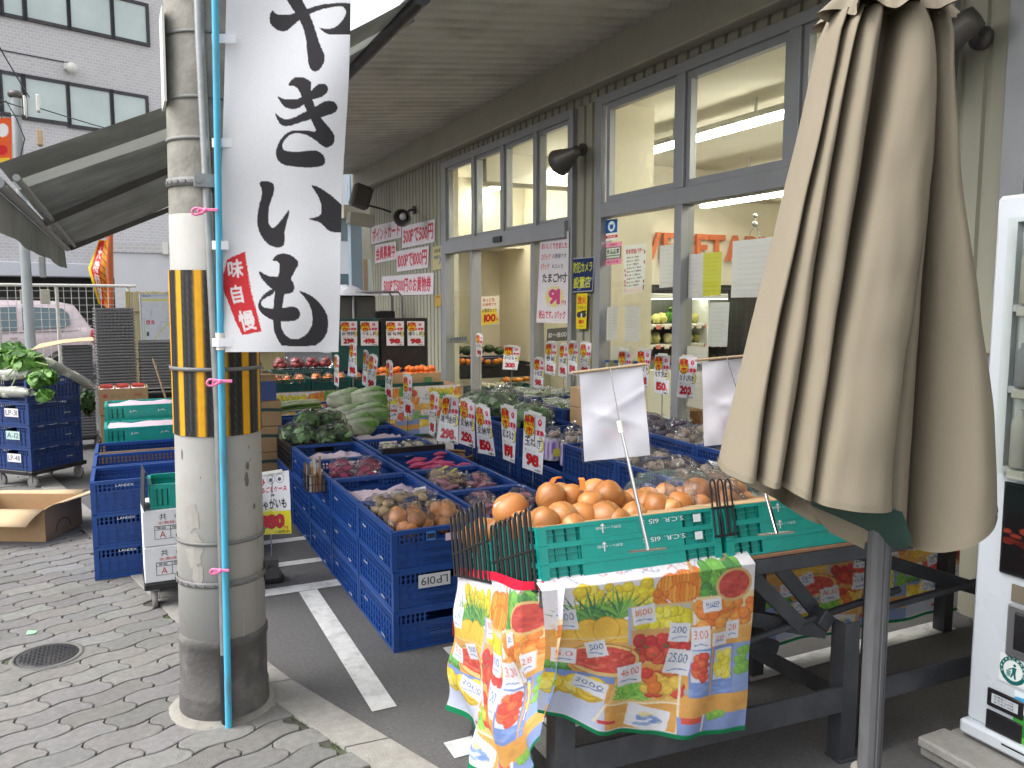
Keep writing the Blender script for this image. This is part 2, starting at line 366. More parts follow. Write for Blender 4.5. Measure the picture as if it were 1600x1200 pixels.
BLUEP=mat('blue_pole_paint',(.07,.42,.62),.4,.08,12,dirt=(.12,.12,.11),dscale=5,damt=.55,stretch=(6,6,1))
WHITEPL=mat('white_plastic',(.75,.74,.68),.4,.05)
PINK=mat('pink_string',(.85,.20,.40),.5,.15,30)
PRINT=vmat('printed_paper',.55,.3,.04,12)
PRINTG=vmat('laminated_print',.22,.5,.03,12)
CLOTH=vmat('printed_cloth',.85,.15,.05,90,.15,500,transl=.22)
BANNER=vmat('banner_cloth',.8,.2,.03,120,.12,600,transl=.3)
TAPE=vmat('hazard_rubber',.5,.4,.08,30,.2,200)
VC=vmat('painted_mixed',.55,.4,.1,14)
VEG=vmat('leaf_tissue',.42,.5,.18,22,.3,60,transl=.25)
SKIN=vmat('vegetable_skin',.4,.45,.16,26,.25,70)
ONION=vmat('onion_skin',.36,.45,.14,26,.12,70,coat=.08)
CARD=mat('corrugated_cardboard',(.42,.27,.14),.85,.1,9,.15,60,dirt=(.3,.19,.1),dscale=3,damt=.4)
CARDL=mat('pale_cardboard',(.55,.40,.24),.85,.08,9,.1,60)
WBOX=mat('white_carton',(.72,.73,.75),.6,.04,6,.05,40)
PAPER=mat('pink_packing_paper',(.62,.50,.58),.8,.1,6,.6,9)
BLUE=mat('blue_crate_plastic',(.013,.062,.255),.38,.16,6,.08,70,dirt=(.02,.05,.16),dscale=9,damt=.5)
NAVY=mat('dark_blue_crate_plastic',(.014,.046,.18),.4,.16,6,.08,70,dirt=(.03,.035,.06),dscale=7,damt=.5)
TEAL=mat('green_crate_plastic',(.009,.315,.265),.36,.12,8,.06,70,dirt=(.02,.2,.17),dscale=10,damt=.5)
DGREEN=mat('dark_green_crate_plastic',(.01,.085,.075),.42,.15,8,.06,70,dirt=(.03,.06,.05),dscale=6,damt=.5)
BLACKP=mat('black_plastic',(.014,.014,.016),.38,.2,9,.1,60,dirt=(.05,.045,.04),dscale=8,damt=.4)
GREYTRAY=mat('grey_tray_plastic',(.19,.19,.195),.5,.1,9)
BAG=glassmat('clear_plastic_film',(.995,.99,.99),.10,.6,.5,22,.03,(.85,.83,.83))
BAGW=glassmat('cloudy_plastic_film',(.95,.95,.94),.14,1.1,.6,20,.24,(.72,.74,.72))
GLASS=glassmat('window_glass',(.90,.93,.88),.0,.85)
CARGL=mat('car_glass',(.10,.15,.17),.06,.1,4,spec=.8)
ALU=mat('window_aluminium',(.36,.37,.38),.42,.07,6,metal=.35,dirt=(.22,.22,.22),dscale=3,damt=.4)
CORR=mat('corrugated_wall_paint',(.36,.35,.27),.55,.07,3,.05,40,dirt=(.24,.23,.18),dscale=1.6,damt=.5,stretch=(1,1,.4))
SOFF=mat('canopy_sheet_underside',(.58,.57,.52),.6,.08,4,dirt=(.2,.19,.15),dscale=1.4,damt=.5)
GUTT=mat('gutter_paint',(.42,.40,.32),.5,.08,3,dirt=(.26,.25,.2),dscale=2,damt=.4)
CREAM=mat('cream_plaster',(.72,.67,.53),.8,.04,2)
CEIL=mat('ceiling_board',(.68,.64,.52),.8,.04,2)
SHFLOOR=mat('shop_floor',(.32,.29,.24),.4,.1,3)
FRIDGE=mat('fridge_enamel',(.62,.62,.56),.35,.05,4)
ORNG=mat('orange_acrylic',(.58,.15,.05),.2,.05,6)
TUBE=emit('fluorescent_tube',(1,.97,.88),15)
PBACK=vmat('backlit_paper',.6,.3,.03,8,transl=.55)
LED=emit('shelf_lamp',(1,.97,.85),9)
CANV=mat('beige_canvas',(.232,.198,.142),.85,.05,5,.22,420,dirt=(.20,.165,.115),dscale=2.5,damt=.35)
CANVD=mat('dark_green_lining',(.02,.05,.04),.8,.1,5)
PARPOLE=mat('grey_parasol_pole',(.085,.085,.09),.5,.1,10,.08,60,dirt=(.12,.12,.12),dscale=5,damt=.4,stretch=(4,4,1))
PLY=mat('plywood_edge',(.25,.13,.07),.7,.15,8,stretch=(.3,6,6))
RACK=mat('black_rack_steel',(.045,.047,.055),.5,.2,10,.12,60,metal=.2,dirt=(.12,.12,.13),dscale=6,damt=.5)
AWN=mat('awning_canvas',(.19,.197,.183),.9,.4,2.6,.1,300,dirt=(.06,.065,.055),dscale=1.1,damt=.8,transl=.05)
AWNL=mat('awning_seam_band',(.50,.52,.49),.9,.12,3,transl=.12)
TILE=mat('grey_facade_tile',(.40,.375,.385),.6,.06,3,dirt=(.33,.31,.31),dscale=.4,damt=.4)
_nt=TILE.node_tree;_b=_nt.nodes['Principled BSDF'];_tc=N(_nt,'ShaderNodeTexCoord');_bk=N(_nt,'ShaderNodeTexBrick',Scale=1.,**{'Mortar Size':.008,'Brick Width':.13,'Row Height':.07});_mp=N(_nt,'ShaderNodeMapping');_mp.inputs['Rotation'].default_value=(PI/2,0,0)
_nt.links.new(_tc.outputs['Object'],_mp.inputs[0]);_nt.links.new(_mp.outputs[0],_bk.inputs['Vector']);_bk.inputs['Color1'].default_value=(.56,.545,.545,1);_bk.inputs['Color2'].default_value=(.51,.495,.495,1);_bk.inputs['Mortar'].default_value=(.64,.63,.63,1);_nt.links.new(_bk.outputs[0],_b.inputs['Base Color'])
WTILE=mat('white_wall_panel',(.66,.67,.70),.6,.04,2,dirt=(.55,.55,.57),dscale=.8,damt=.4)
WINB=mat('office_window_glass',(.50,.58,.55),.08,.12,1.2,spec=.7)
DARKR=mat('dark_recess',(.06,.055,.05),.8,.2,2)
CARP=mat('pale_pink_car_paint',(.66,.55,.57),.28,.04,3,spec=.6)
RUBBER=mat('rubber',(.02,.02,.02),.8,.2,10)
REDL=mat('red_lamp_lens',(.5,.02,.03),.2,.1)
BAMB=mat('bamboo_screen',(.55,.47,.24),.75,.2,3,.3,40,stretch=(22,22,.6))
MACH=mat('vending_machine_enamel',(.50,.54,.58),.3,.03,3,dirt=(.5,.53,.56),dscale=2,damt=.3)
SILV=mat('silver_sheet',(.55,.56,.6),.35,.15,6,.8,7,metal=.3)
BASK=mat('woven_wicker',(.32,.18,.08),.7,.35,60,.8,90)
WOOD=mat('bare_wood',(.33,.24,.15),.8,.15,5,stretch=(1,1,8))
LAMPG=mat('lamp_housing',(.11,.10,.09),.45,.15,8,metal=.3)
BLUEST=mat('pale_blue_steel',(.28,.37,.45),.5,.1,6,dirt=(.3,.3,.3),dscale=3,damt=.4)
BLKW=mat('black_coated_wire',(.012,.011,.011),.4,.1)
# ================================================================== ground, pavement, kerb, markings
g=MB(); g.quad((-150,-150,0),(150,-150,0),(150,150,0),(-150,150,0)); struct('ground',g,ASPH)
KN=Vector((.936,.351,0)); KD=Vector((-.351,.936,0))
def kx(y):   # kerb line (asphalt side) : x at depth y
    return .507+(3.57-y)*.375 if y<3.57 else .507-(y-3.57)*.236
pv=MB()
ys=[-2+i*.5 for i in range(38)]
for a,b in zip(ys,ys[1:]): pv.quad((-14,a,.004),(kx(a)-.1,a,.004),(kx(b)-.1,b,.004),(-14,b,.004),0)
BL,BWd=.236,.122
def wav(s): return .012*math.sin(2*PI*s/BL)
for r in range(-16,96):
    for c in range(-26,14):
        off=(r%2)*BL*.5; ctr=KN*(c*BL+off)+KD*(r*BWd); cx=ctr.x+KN.x*BL/2; cy=ctr.y+KN.y*BL/2
        if cy<1.2 or cy>11 or cx>kx(cy)-.11 or cx<-3.2: continue
        if (cx+.36)**2+(cy-4.06)**2<.10**2: continue
        gp=.0034; pts=[]
        for i in range(9): s_=gp+(BL-2*gp)*i/8; pts.append((s_,gp+wav(s_+off)))
        for i in range(1,5): t=i/5; pts.append((BL-gp+.014*math.sin(2*PI*t),gp+(BWd-2*gp)*t+wav(BL+off)))
        for i in range(9): s_=BL-gp-(BL-2*gp)*i/8; pts.append((s_,BWd-gp+wav(s_+off)))
        for i in range(1,5): t=1-i/5; pts.append((gp+.014*math.sin(2*PI*t),gp+(BWd-2*gp)*t+wav(off)))
        h=.0125+rnd(-.0015,.0015); k=rnd(.82,1.12); gcol=(.188*k*rnd(.97,1.03),.184*k,.176*k*rnd(.96,1.04))
        n=len(pts); tx=rnd(-.012,.012);ty=rnd(-.012,.012)
        def W(x,y,z): p=ctr+KN*x+KD*y; return (p.x,p.y,z)
        cxm=sum(p[0] for p in pts)/n;cym=sum(p[1] for p in pts)/n
        vs=[W(x,y,.002) for x,y in pts]+[W(x,y,h-.003) for x,y in pts]+[W(cxm+(x-cxm)*.975,cym+(y-cym)*.955,h+tx*(x-cxm)+ty*(y-cym)) for x,y in pts]
        pv.add(vs,[(i,(i+1)%n,n+(i+1)%n,n+i) for i in range(n)]+[(n+i,n+(i+1)%n,2*n+(i+1)%n,2*n+i) for i in range(n)]+[tuple(range(2*n,3*n))],1,gcol)
for a in range(60): pv.c[a]=pv.c[a]
struct('pavement',pv,[MOSS,PAVER])
kb=MB(); y=-1.6
while y<14:
    y1=y+.62
    a,b=y+.004,y1-.004; xa,xb=kx(a),kx(b)
    kb.add([(xa-.168,a,.0),(xa,a,.0),(xb,b,.0),(xb-.168,b,.0),(xa-.165,a,.018),(xa-.006,a,.014),(xb-.006,b,.014),(xb-.165,b,.018)],[(4,5,6,7),(0,1,5,4),(1,2,6,5),(2,3,7,6),(3,0,4,7)])
    y=y1
struct('kerb',kb,KERB)
ln=MB()
def lrect(x0,y0,x1,y1): ln.quad((x0,y0,.004),(x1,y0,.004),(x1,y1,.004),(x0,y1,.004))
lrect(.62,4.42,1.8,4.53); lrect(.72,4.89,1.5,4.97); lrect(.78,5.385,1.5,5.47); lrect(.815,2.97,.915,4.414); lrect(1.27,-1,1.37,3.40); lrect(.985,2.53,1.262,2.64); lrect(1.378,2.53,3.6,2.64)
struct('road_markings',ln,LINE)
# mossy tufts along the kerb, a few
tf=MB()
for i in range(240):
    y=rnd(2.3,5.2); x=kx(y)-.172+rnd(-.012,.012); h=rnd(.006,.02)
    for k in range(3):
        a=rnd(0,6.28); tf.add([(x,y,.004),(x+.005*math.cos(a),y+.005*math.sin(a),.004),(x+.012*math.cos(a+1),y+.012*math.sin(a+1),h)],[(0,1,2)],0,(.05,.10,.015))
tag(tf.build('moss_tufts',VEG),None,None,None,'stuff')
# manhole cover
mat('manhole_ring',(.13,.13,.12),.8,.2,20)
mh=thing('manhole_cover','round cast iron cover with raised chequers set in the wavy pavers','manhole cover',(-.36,4.06,.0085))
m=MB(); m.lathe([(0,.010),(.118,.010),(.123,.008),(.123,0)],32,0)
for i in range(-6,7):
    for j in range(-6,7):
        x,y=i*.017,j*.017
        if x*x+y*y<.108**2: m.box(x-.006,y-.003,.009,x+.006,y+.003,.013) if (i+j)%2 else m.box(x-.003,y-.006,.009,x+.003,y+.006,.013)
m.build('lid',STEEL and DSTEEL,mh); m=MB(); m.lathe([(.128,0),(.128,.009),(.143,.009),(.150,0)],32,0); m.build('ring_frame',MATS['manhole_ring'],mh)
sc_=MB(); sc_.add([(-.47,4.36,.016),(-.43,4.35,.02),(-.425,4.39,.017),(-.465,4.40,.022)],[(0,1,2,3)]); sc_.build('litter',mat('green_litter_plastic',(.3,.6,.35),.5)); tag(bpy.data.objects['litter'],'scrap of pale green plastic lying on the pavers above the manhole','litter')
# ================================================================== concrete utility pole
up=thing('utility_pole','thick concrete utility pole wrapped in a yellow and black hazard band','utility pole',(.307,3.274,0))
up.rotation_euler=(FH.x*.0115,FH.y*.0115,0)
def prad(z): return .1585-.0055*z
m=MB(); m.lathe([(prad(z)+(.003 if .33<z<1.9 else 0),z) for z in (.10,.33,.331,.9,1.5,1.899,1.9)],40); m.build('pole_shaft',CONC,up)
pm=MB(); rs=random.Random(4)
def ppatch(pts,mi):
    n=len(pts); m_=[]
    for a,z in pts: r=prad(z)+.0042; m_.append((r*math.cos(a),r*math.sin(a),z))
    ca=sum(p[0] for p in pts)/n; cz=sum(p[1] for p in pts)/n; r=prad(cz)+.0045; pm.add(m_+[(r*math.cos(ca),r*math.sin(ca),cz)],[(i,(i+1)%n,n) for i in range(n)],mi)
for (a0,z0_,ra,rz_,mi) in((-2.35,.80,.20,.055,0),(-2.32,.68,.22,.075,0),(-2.22,.58,.16,.04,0),(-1.02,.93,.06,.03,1),(-.98,.98,.05,.016,1),(-.80,.82,.04,.012,1),(-2.62,1.03,.02,.02,1),(-.93,1.05,.012,.008,1),(-.9,1.0,.01,.006,1),(-2.1,.95,.008,.005,1),(-.7,.70,.03,.05,0),(-1.2,.42,.025,.11,2),(-.8,.5,.02,.09,2)):
    ppatch([(a0+ra*math.cos(t)*rs.uniform(.75,1.2),z0_+rz_*math.sin(t)*rs.uniform(.75,1.2)) for t in [2*PI*i/18 for i in range(18)]],mi)
pm.build('worn_patch',[mat('exposed_old_concrete',(.33,.315,.285),.9,.1,14),mat('chipped_spot',(.16,.13,.10),.9,.3,30),mat('drip_stain',(.33,.30,.25),.85,.1,14)],up)
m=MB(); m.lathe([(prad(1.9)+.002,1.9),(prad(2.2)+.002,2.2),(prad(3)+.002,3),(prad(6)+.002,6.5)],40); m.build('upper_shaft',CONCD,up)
m=MB(); m.lathe([(.169,-.01),(.166,.09),(.166,.105),(.162,.11),(.162,.29),(.167,.30),(.167,.325),(.158,.335)],40); m.build('base_sleeve',CONCB,up)
m=MB(); m.lathe([(.21,0.010),(.19,.018),(.175,.024),(.155,.024)],24); m.build('mortar_collar',CONCD,up)
cv=Cv(1.2,.62,220,(18,18,20))
for i in range(70):
    for j in range(2): pass
for i in range(-8,90): cv.line([(i*.02-.3,0),(i*.02+.3,.62)],.006,(48,48,50)); 
for i in range(12): cv.rect(i*.1+.0,0,i*.1+.06,.62,(22,22,24)); [cv.line([(i*.1+.006,j*.016),(i*.1+.054,j*.016+.03)],.005,(66,66,68)) for j in range(40)]
for i in range(12): cv.rect(i*.1+.062,0,i*.1+.098,.62,(238,172,12))
HB=cv.done(); z0h,z1h=1.10,1.70
sheet('hazard_band',HB,lambda u,v:[(prad(1.4)+.008)*np.cos(u*2*PI-.35),(prad(1.4)+.008)*np.sin(u*2*PI-.35),z1h+(z0h-z1h)*v],TAPE,up,160,40)
for z,r_,h,nm in((2.52,0,.010,'strap'),(2.30,.0,.012,'strap'),(2.16,.0,.012,'strap'),(2.01,.002,.03,'strap'),(1.345,.008,.014,'strap'),(.70,.002,.012,'strap'),(.545,.003,.022,'strap')):
    m=MB(); R=prad(z)+.004+r_; m.lathe([(R,z-h/2),(R+.003,z-h/2),(R+.003,z+h/2),(R,z+h/2)],40)
    if h>.02:
        for k in range(30): a=k*2*PI/30; m.box(R+.002,-.008,z-.005,R+.006,.008,z+.005,0,None,Matrix.Rotation(a,4,'Z'))
    m.build('strap',STRAP,up)
cd=MB(); A=Vector((-.04,-.187,0)); 
cp=[(-.014,-.174,.0),(-.014,-.172,1.2),(-.03,-.167,1.9),(-.042,-.160,2.5),(-.055,-.148,6.4)]
cd.tube(cp,.0165,12); cd.build('conduit',STEEL,up)
m=MB(); m.tube([(-.014,-.174,.285),(-.014,-.174,.0)],.0195,12); m.build('conduit_sleeve',BLACKP,up)
m=MB(); m.box(-.075,-.192,1.985,.035,-.152,2.03); m.cyl((-.06,-.197,2.008),(-.06,-.18,2.008),.012); m.cyl((.02,-.197,2.008),(.02,-.18,2.008),.012); m.build('clamp',STEEL,up)
m=MB(); m.box(-.158,-.10,2.28,-.150,.08,2.60); m.build('number_plate',WHITEPL,up)
m=MB(); m.box(.152,-.06,.51,.205,-.01,.585); m.cyl((.175,-.07,.55),(.175,-.01,.55),.012); m.build('strap_buckle',DSTEEL,up)
# ================================================================== banner on its blue pole
bn=thing('banner','white vertical banner with big black brush hiragana tied to a blue pole','banner')
m=MB(); bp0=PZ(357,1139,.0)+Vector((0,-.012,0)); bp0.z=0; bpm=PD(345,540,2.905); bpt=PD(336,0,2.86); bpt2=bpt+(bpt-bpm)*.62
m.tube([bp0+Vector((0,0,.012)),bpm,bpt,bpt2],[.0125,.0120,.0115,.011],14); m.build('banner_pole',BLUEP,bn)
m=MB(); m.cyl(bp0,bp0+Vector((0,0,.014)),.0125); m.cyl(bpm+Vector((0,0,-.015)),bpm+Vector((0,0,.045)),.0165); m.build('pole_cap',WHITEPL,bn)
cv=Cv(226,790,1.25,(244,245,250),328,-240)
def z1(l): return [(340+x/4.286,y/4.286) for x,y in l]
def z2(l): return [(340+x/4,260+y/4) for x,y in l]
def smooth(p,k=2):
    for _ in range(k):
        q=[]
        n=len(p)
        for i in range(n):
            a,b=p[i],p[(i+1)%n]; q+=[(a[0]*.75+b[0]*.25,a[1]*.75+b[1]*.25),(a[0]*.25+b[0]*.75,a[1]*.25+b[1]*.75)]
        p=q
    return p
INK=(62,60,63)
for l in ([(305,65),(330,95),(400,103),(470,90),(560,60),(680,28),(800,18),(870,20),(960,28),(960,232),(800,235),(720,230),(680,205),(650,180),(690,195),(750,195),(800,170),(845,120),(858,80),(845,50),(820,42),(740,48),(650,68),(560,105),(500,140),(450,180),(420,205),(380,213),(330,195),(295,165),(282,130),(288,95)],
 [(330,-140),(400,-20),(440,40),(480,90),(520,150),(550,215),(565,290),(575,380),(590,450),(625,483),(670,470),(705,410),(700,360),(670,310),(640,230),(610,150),(570,70),(520,-10),(440,-140),(380,-200)],
 [(620,-170),(660,-190),(720,-150),(740,-90),(700,-60),(660,-90),(600,-110)],
 [(355,638),(400,662),(460,668),(530,660),(610,610),(650,570),(690,557),(730,570),(742,600),(725,630),(680,655),(620,665),(560,700),(520,728),(470,732),(420,720),(385,685)],
 [(342,750),(385,785),(430,800),(490,790),(560,755),(640,720),(710,680),(760,672),(805,690),(822,725),(800,755),(740,775),(640,795),(540,820),(445,850),(400,838),(375,815)],
 [(432,575),(455,540),(490,515),(540,515),(590,535),(612,555),(612,620),(630,680),(660,740),(700,795),(760,850),(805,900),(812,940),(795,975),(750,990),(715,975),(660,935),(590,900),(520,890),(470,900),(430,935),(412,970),(425,1010),(520,1018),(640,1008),(690,1010),(735,1040),(750,1080),(735,1110),(680,1120),(560,1120),(450,1110),(395,1085),(368,1045),(370,990),(400,930),(450,885),(510,870),(600,875),(675,885),(640,830),(600,760),(560,700),(540,640),(510,590),(470,572)]):
    cv.poly(smooth(z1(l),1),INK)
for l in ([(225,92),(320,95),(345,125),(340,170),(315,230),(303,310),(315,370),(345,388),(390,350),(470,248),(425,400),(432,460),(420,500),(380,508),(320,495),(270,450),(235,390),(227,330),(235,250),(255,190),(258,150)],
 [(600,113),(650,125),(700,150),(768,190),(900,300),(880,420),(762,408),(735,400),(705,370),(670,345),(580,327),(660,318),(688,295),(685,240),(660,185)],
 [(338,588),(370,555),(410,542),(460,548),(510,575),(536,605),(505,655),(475,710),(440,780),(415,870),(395,960),(395,1010),(420,1055),(460,1078),(510,1080),(560,1065),(600,1035),(630,985),(632,930),(615,870),(580,820),(530,772),(600,795),(660,830),(710,880),(745,940),(748,1010),(730,1060),(690,1100),(640,1125),(400,1125),(370,1095),(345,1050),(335,990),(340,920),(355,850),(370,770),(385,700),(400,640),(395,605),(370,590)],
 [(248,648),(300,680),(360,692),(430,690),(478,700),(505,740),(505,775),(480,795),(420,797),(350,770),(300,730),(262,690)],
 [(355,800),(300,820),(260,845),(265,875),(310,890),(400,888),(490,872),(530,890),(543,930),(520,960),(440,972),(340,965),(270,930),(240,895),(240,855),(280,805),(340,768),(370,765)]):
    cv.poly(smooth(z2(l),1),INK)
RB=(222,62,68)
cv.poly(z2([(20,585),(60,565),(100,550),(150,530),(160,600),(185,700),(205,800),(230,930),(245,1030),(170,1042),(95,1055),(55,960),(30,860),(0,760),(-10,690),(10,640)]),RB)
for i in range(60):
    t=i/60; cv.ell(340+(150+t*95)/4+rnd(-1,1),260+(530+t*500)/4,rnd(.4,1.1),rnd(.4,1.2),(244,240,244))
for ch,(a,b,c,d) in (('味',(22,575,145,705)),('自',(48,732,142,865)),('慢',(78,890,212,1035))): cv.text(ch,340+a/4,260+b/4,340+c/4,260+d/4,(246,240,242),2,rot=-.12)
BA=cv.done()
def banfn(u,v):
    y=-240+v*790
    l=np.interp(y,[-240,0,130,330,455,480,530,550],[356,353.5,350.5,344,339.5,343.5,352,352]); r=np.interp(y,[-240,0,200,400,543,550],[556,548,540,534,527,527])
    xx=328+u*226
    xc=l+(xx-330)/(554-330)*(r-l)*1.0
    xi=np.clip(xx,0,548); xq=np.where(xx<=0,xx,xx)
    t=np.clip((xx-330)/218,0,1.06)
    X=l+np.clip(t,0,1)*(r-l); fold=np.clip((xx-548)/6,0,1)
    D=2.90+.012*np.sin(y/55.+t*3)+.02*np.sin(t*5+y/160.)*t+.012*np.exp(-((y-300-90*t)/60)**2)*(1-t)*1.5+fold*.05-fold*0
    X=X-fold*4
    X=X+2.2*np.sin(y/70.)*t*(1-fold)
    a=(X-800)/F_; q=-(y*1.0-600)/F_
    q=np.where(y<-1e9,q,q)
    d=[FV[i]+RV[i]*a+UV_[i]*q for i in range(3)]; h=d[0]*FH.x+d[1]*FH.y; s=D/h
    return [d[0]*s,d[1]*s,CAMH+d[2]*s]
sheet('banner_cloth',BA,banfn,BANNER,bn,220,760)
for y_,x0 in ((60,352),(223,346),(383,341),(535,350)):
    m=MB(); c=PD(342,y_,2.9); e=PD(x0+16,y_,2.893); pts=[]
    for s_ in(-.015,.015):
        row=[e+Vector((0,0,s_)),PD(347,y_,2.885)+Vector((0,0,s_)),PD(341,y_,2.883)+Vector((0,0,s_)),PD(332,y_,2.895)+Vector((0,0,s_)),PD(331,y_,2.925)+Vector((0,0,s_))]; pts+=row
    m.add(pts,[(i,i+1,6+i,5+i) for i in range(4)]); m.build('tie_loop',mat('white_tape',(.75,.76,.8),.7) if 'white_tape' not in MATS else MATS['white_tape'],bn)
def bow(c,s,lab,u=RV):
    m=MB(); c=Vector(c); u=Vector(u)
    Z=Vector((0,0,1)); O=FH*-.006
    for sg,k in((-1,1.),(-1,.75)):
        pts=[c+O+u*(sg*s*math.sin(t)*(1.1 if k==1 else .8))*k+Z*(s*.28*math.sin(2*t)*k)+Z*(-.12*s*math.sin(t)) for t in [i*PI/10 for i in range(11)]]; m.tube(pts,.0045,6)
    for a_ in(.4,-.1): m.tube([c+O,c+O+u*s*.5+Z*s*.18*a_,c+O+u*s*1.0+Z*s*.3*a_],.003,6)
    m.blob(c+O,.009,8,6)
    for k in range(2): m.tube([c+O+Z*.004*k-u*.02,c+O+u*.03+Z*.004*k],.003,6)
    o=m.build('string_bow',PINK); o.location=(0,0,0); return tag(o,lab,'string')
bow(PD(322,329,2.87),.042,'pink string bow tying the conduit to the blue pole high up')
bow(PD(345,596,2.87),.042,'pink string bow knotted across the yellow and black hazard band')
bow(PD(345,891,2.88),.032,'small pink string knot low on the concrete pole above its base')
# ================================================================== crates (prototypes are built where first used)
def crate_mb(Lx,Ly,H,openend=False,shallow=False,solid=False):
    m=MB(); x,y=Lx/2,Ly/2; t=.012
    m.box(-x+.006,-y+.006,.004,x-.006,y-.006,.010)
    for sx in(-1,1):
        for sy in(-1,1): m.box(sx*x-sx*.026 if sx<0 else x-.026,sy*y if sy<0 else y-.026,0,sx*x if sx>0 else -x+.026,y if sy>0 else -y+.026,H-.002) if 0 else m.box(min(sx*x,sx*(x-.026)),min(sy*y,sy*(y-.026)),0,max(sx*x,sx*(x-.026)),max(sy*y,sy*(y-.026)),H-.003)
    def wall(length,M,end):
        h=length/2-.026
        def b(x0,y0,z0,x1,y1,z1): m.box(x0,y0,z0,x1,y1,z1,0,None,M)
        # y: 0 outside face, positive inward
        b(-h,0,H-.020,h,.020,H); b(-h,.001,0,h,.012,.012)
        if shallow:
            w=h*.62
            b(-w,.001,.0125,w,.006,H-.0205)
            b(-h,.008,.0125,h,.011,H-.0205)
            for k in range(2):
                for s in(-1,1):
                    for q in range(3):
                        xx=s*(w+.008+(h-w-.012)*q/2.6); b(xx-.002,.002,.0125,xx+.002,.010,H-.0205)
            b(-h,.002,H*.5,-w-.001,.010,H*.5+.004); b(w+.001,.002,H*.5,h,.010,H*.5+.004)
            return
        zp=H*.64
        b(-h,.009,.0125,h,.012,zp)
        b(-h,.002,zp,h,.012,zp+.006)
        for z in (H*.22,H*.43): b(-h,.003,z,h,.0088,z+.004)
        n=max(4,int(2*h/.042))
        for i in range(n+1):
            xx=-h+2*h*i/n
            if end and abs(xx)<.075: 
                continue
            b(xx-.002,.003,.013,xx+.002,.0086,zp-.001)
        n=int(2*h/.022)
        for i in range(n):
            xx=-h+2*h*(i+.5)/n
            if end and abs(xx)<.06: continue
            b(xx-.0045,.004,zp+.0065,xx+.0045,.010,H-.0205)
        b(-h,.0045,zp+(H-zp)*.38,-.062 if end else h,.0095,zp+(H-zp)*.38+.004)
        if end: b(.062,.0045,zp+(H-zp)*.38,h,.0095,zp+(H-zp)*.38+.004); b(-.075,.002,.03,.075,.0088,.034); b(-.075,.002,zp-.03,.075,.0088,zp-.026); b(-.06,.004,.05,.06,.0088,zp-.05)
    wall(Lx,Matrix.Translation((0,-y,0)),False); wall(Lx,Matrix.Translation((0,y,0))@Matrix.Rotation(PI,4,'Z'),False)
    wall(Ly,Matrix.Translation((x,0,0))@Matrix.Rotation(PI/2,4,'Z'),True)
    if not openend: wall(Ly,Matrix.Translation((-x,0,0))@Matrix.Rotation(-PI/2,4,'Z'),True)
    return m
PROTO={}
def crate(kind,label,loc,rz=0,group=None,name='plastic_crate',sc=None,cat='crate'):
    """kinds: blue/navy/dgreen/black (60x46x18.7), teal/dteal shallow (60x40x10)"""
    if kind not in PROTO:
        k=kind
        if k in('teal','dteal'): mb=crate_mb(.62,.40,.105,shallow=True); mt={'teal':TEAL,'dteal':DGREEN}[k]
        elif k=='navyopen': mb=crate_mb(.60,.46,.187,True); mt=NAVY
        else: mb=crate_mb(.59,.46,.187); mt={'blue':BLUE,'navy':NAVY,'dgreen':DGREEN,'black':BLACKP,'tealdeep':TEAL}[k]
        o=mb.build(name,mt); PROTO[kind]=o.data; o.location=loc; o.rotation_euler.z=rz
    else:
        o=bpy.data.objects.new(name,PROTO[kind]); COL.objects.link(o); o.location=loc; o.rotation_euler.z=rz
    if sc: o.scale=sc
    return tag(o,label,cat,group)
def sticker(parent,loc,rz,w,h,col,txt=None,tcol=(.05,.05,.05),flip=False,name='sticker'):
    m=MB(); R=Matrix.Translation(loc)@Matrix.Rotation(rz,4,'Z')
    m.box(-w/2,-.0015,-h/2,w/2,0,h/2,0,None,R)
    if txt:
        u=R.to_3x3()@Vector((1,0,0)); v=Vector((0,0,1)); o=R@Vector((-w*.42,-.0022,-h*.3))
        if flip: o=R@Vector((w*.42,-.0022,h*.3)); u=-u; v=-v
        m.text(txt,o,u,v,w*.84,h*.6,1)
    nm='sticker_%d_%d_%d'%tuple(int(c*99) for c in col)
    a=MATS.get(nm) or mat(nm,col,.5,.08,20); b=MATS.get('sticker_ink') or mat('sticker_ink',(.03,.03,.035),.6)
    return m.build(name,[a,b],parent)
def dolly(label,cx,cy,rz,w,d,z):
    t=thing('crate_dolly',label,'dolly',(cx,cy,0),rz)
    m=MB()
    for a,b,c,e in((-w/2,-d/2,w/2,-d/2+.06),(-w/2,d/2-.06,w/2,d/2),(-w/2,-d/2+.0605,-w/2+.06,d/2-.0605),(w/2-.06,-d/2+.0605,w/2,d/2-.0605)): m.bbox(a,b,z-.035,c,e,z,.005)
    m.bbox(-w/2+.0605,-.03,z-.034,w/2-.0605,.03,z-.002,.004); m.build('deck',BLACKP,t)
    for sx in(-1,1):
        for sy in(-1,1):
            x,y=sx*(w/2-.05),sy*(d/2-.05); m=MB(); r=(z-.045)/2; m.box(x-.022,y-.02,z-.05,x+.022,y+.02,z-.0355); m.box(x-.020,y-.012,r,x-.017,y+.012,z-.05); m.box(x+.017,y-.012,r,x+.020,y+.012,z-.05); c=m.build('caster',STEEL,t)
            m=MB(); m.lathe([(0,-.013),(r*.85,-.013),(r,-.008),(r,.008),(r*.85,.013),(0,.013)],18,0,None,Matrix.Translation((x,y,r))@Matrix.Rotation(PI/2,4,'Y')); m.build('caster_wheel',mat('grey_caster_rubber',(.22,.21,.2),.6) if 'grey_caster_rubber' not in MATS else MATS['grey_caster_rubber'],c)
    return t
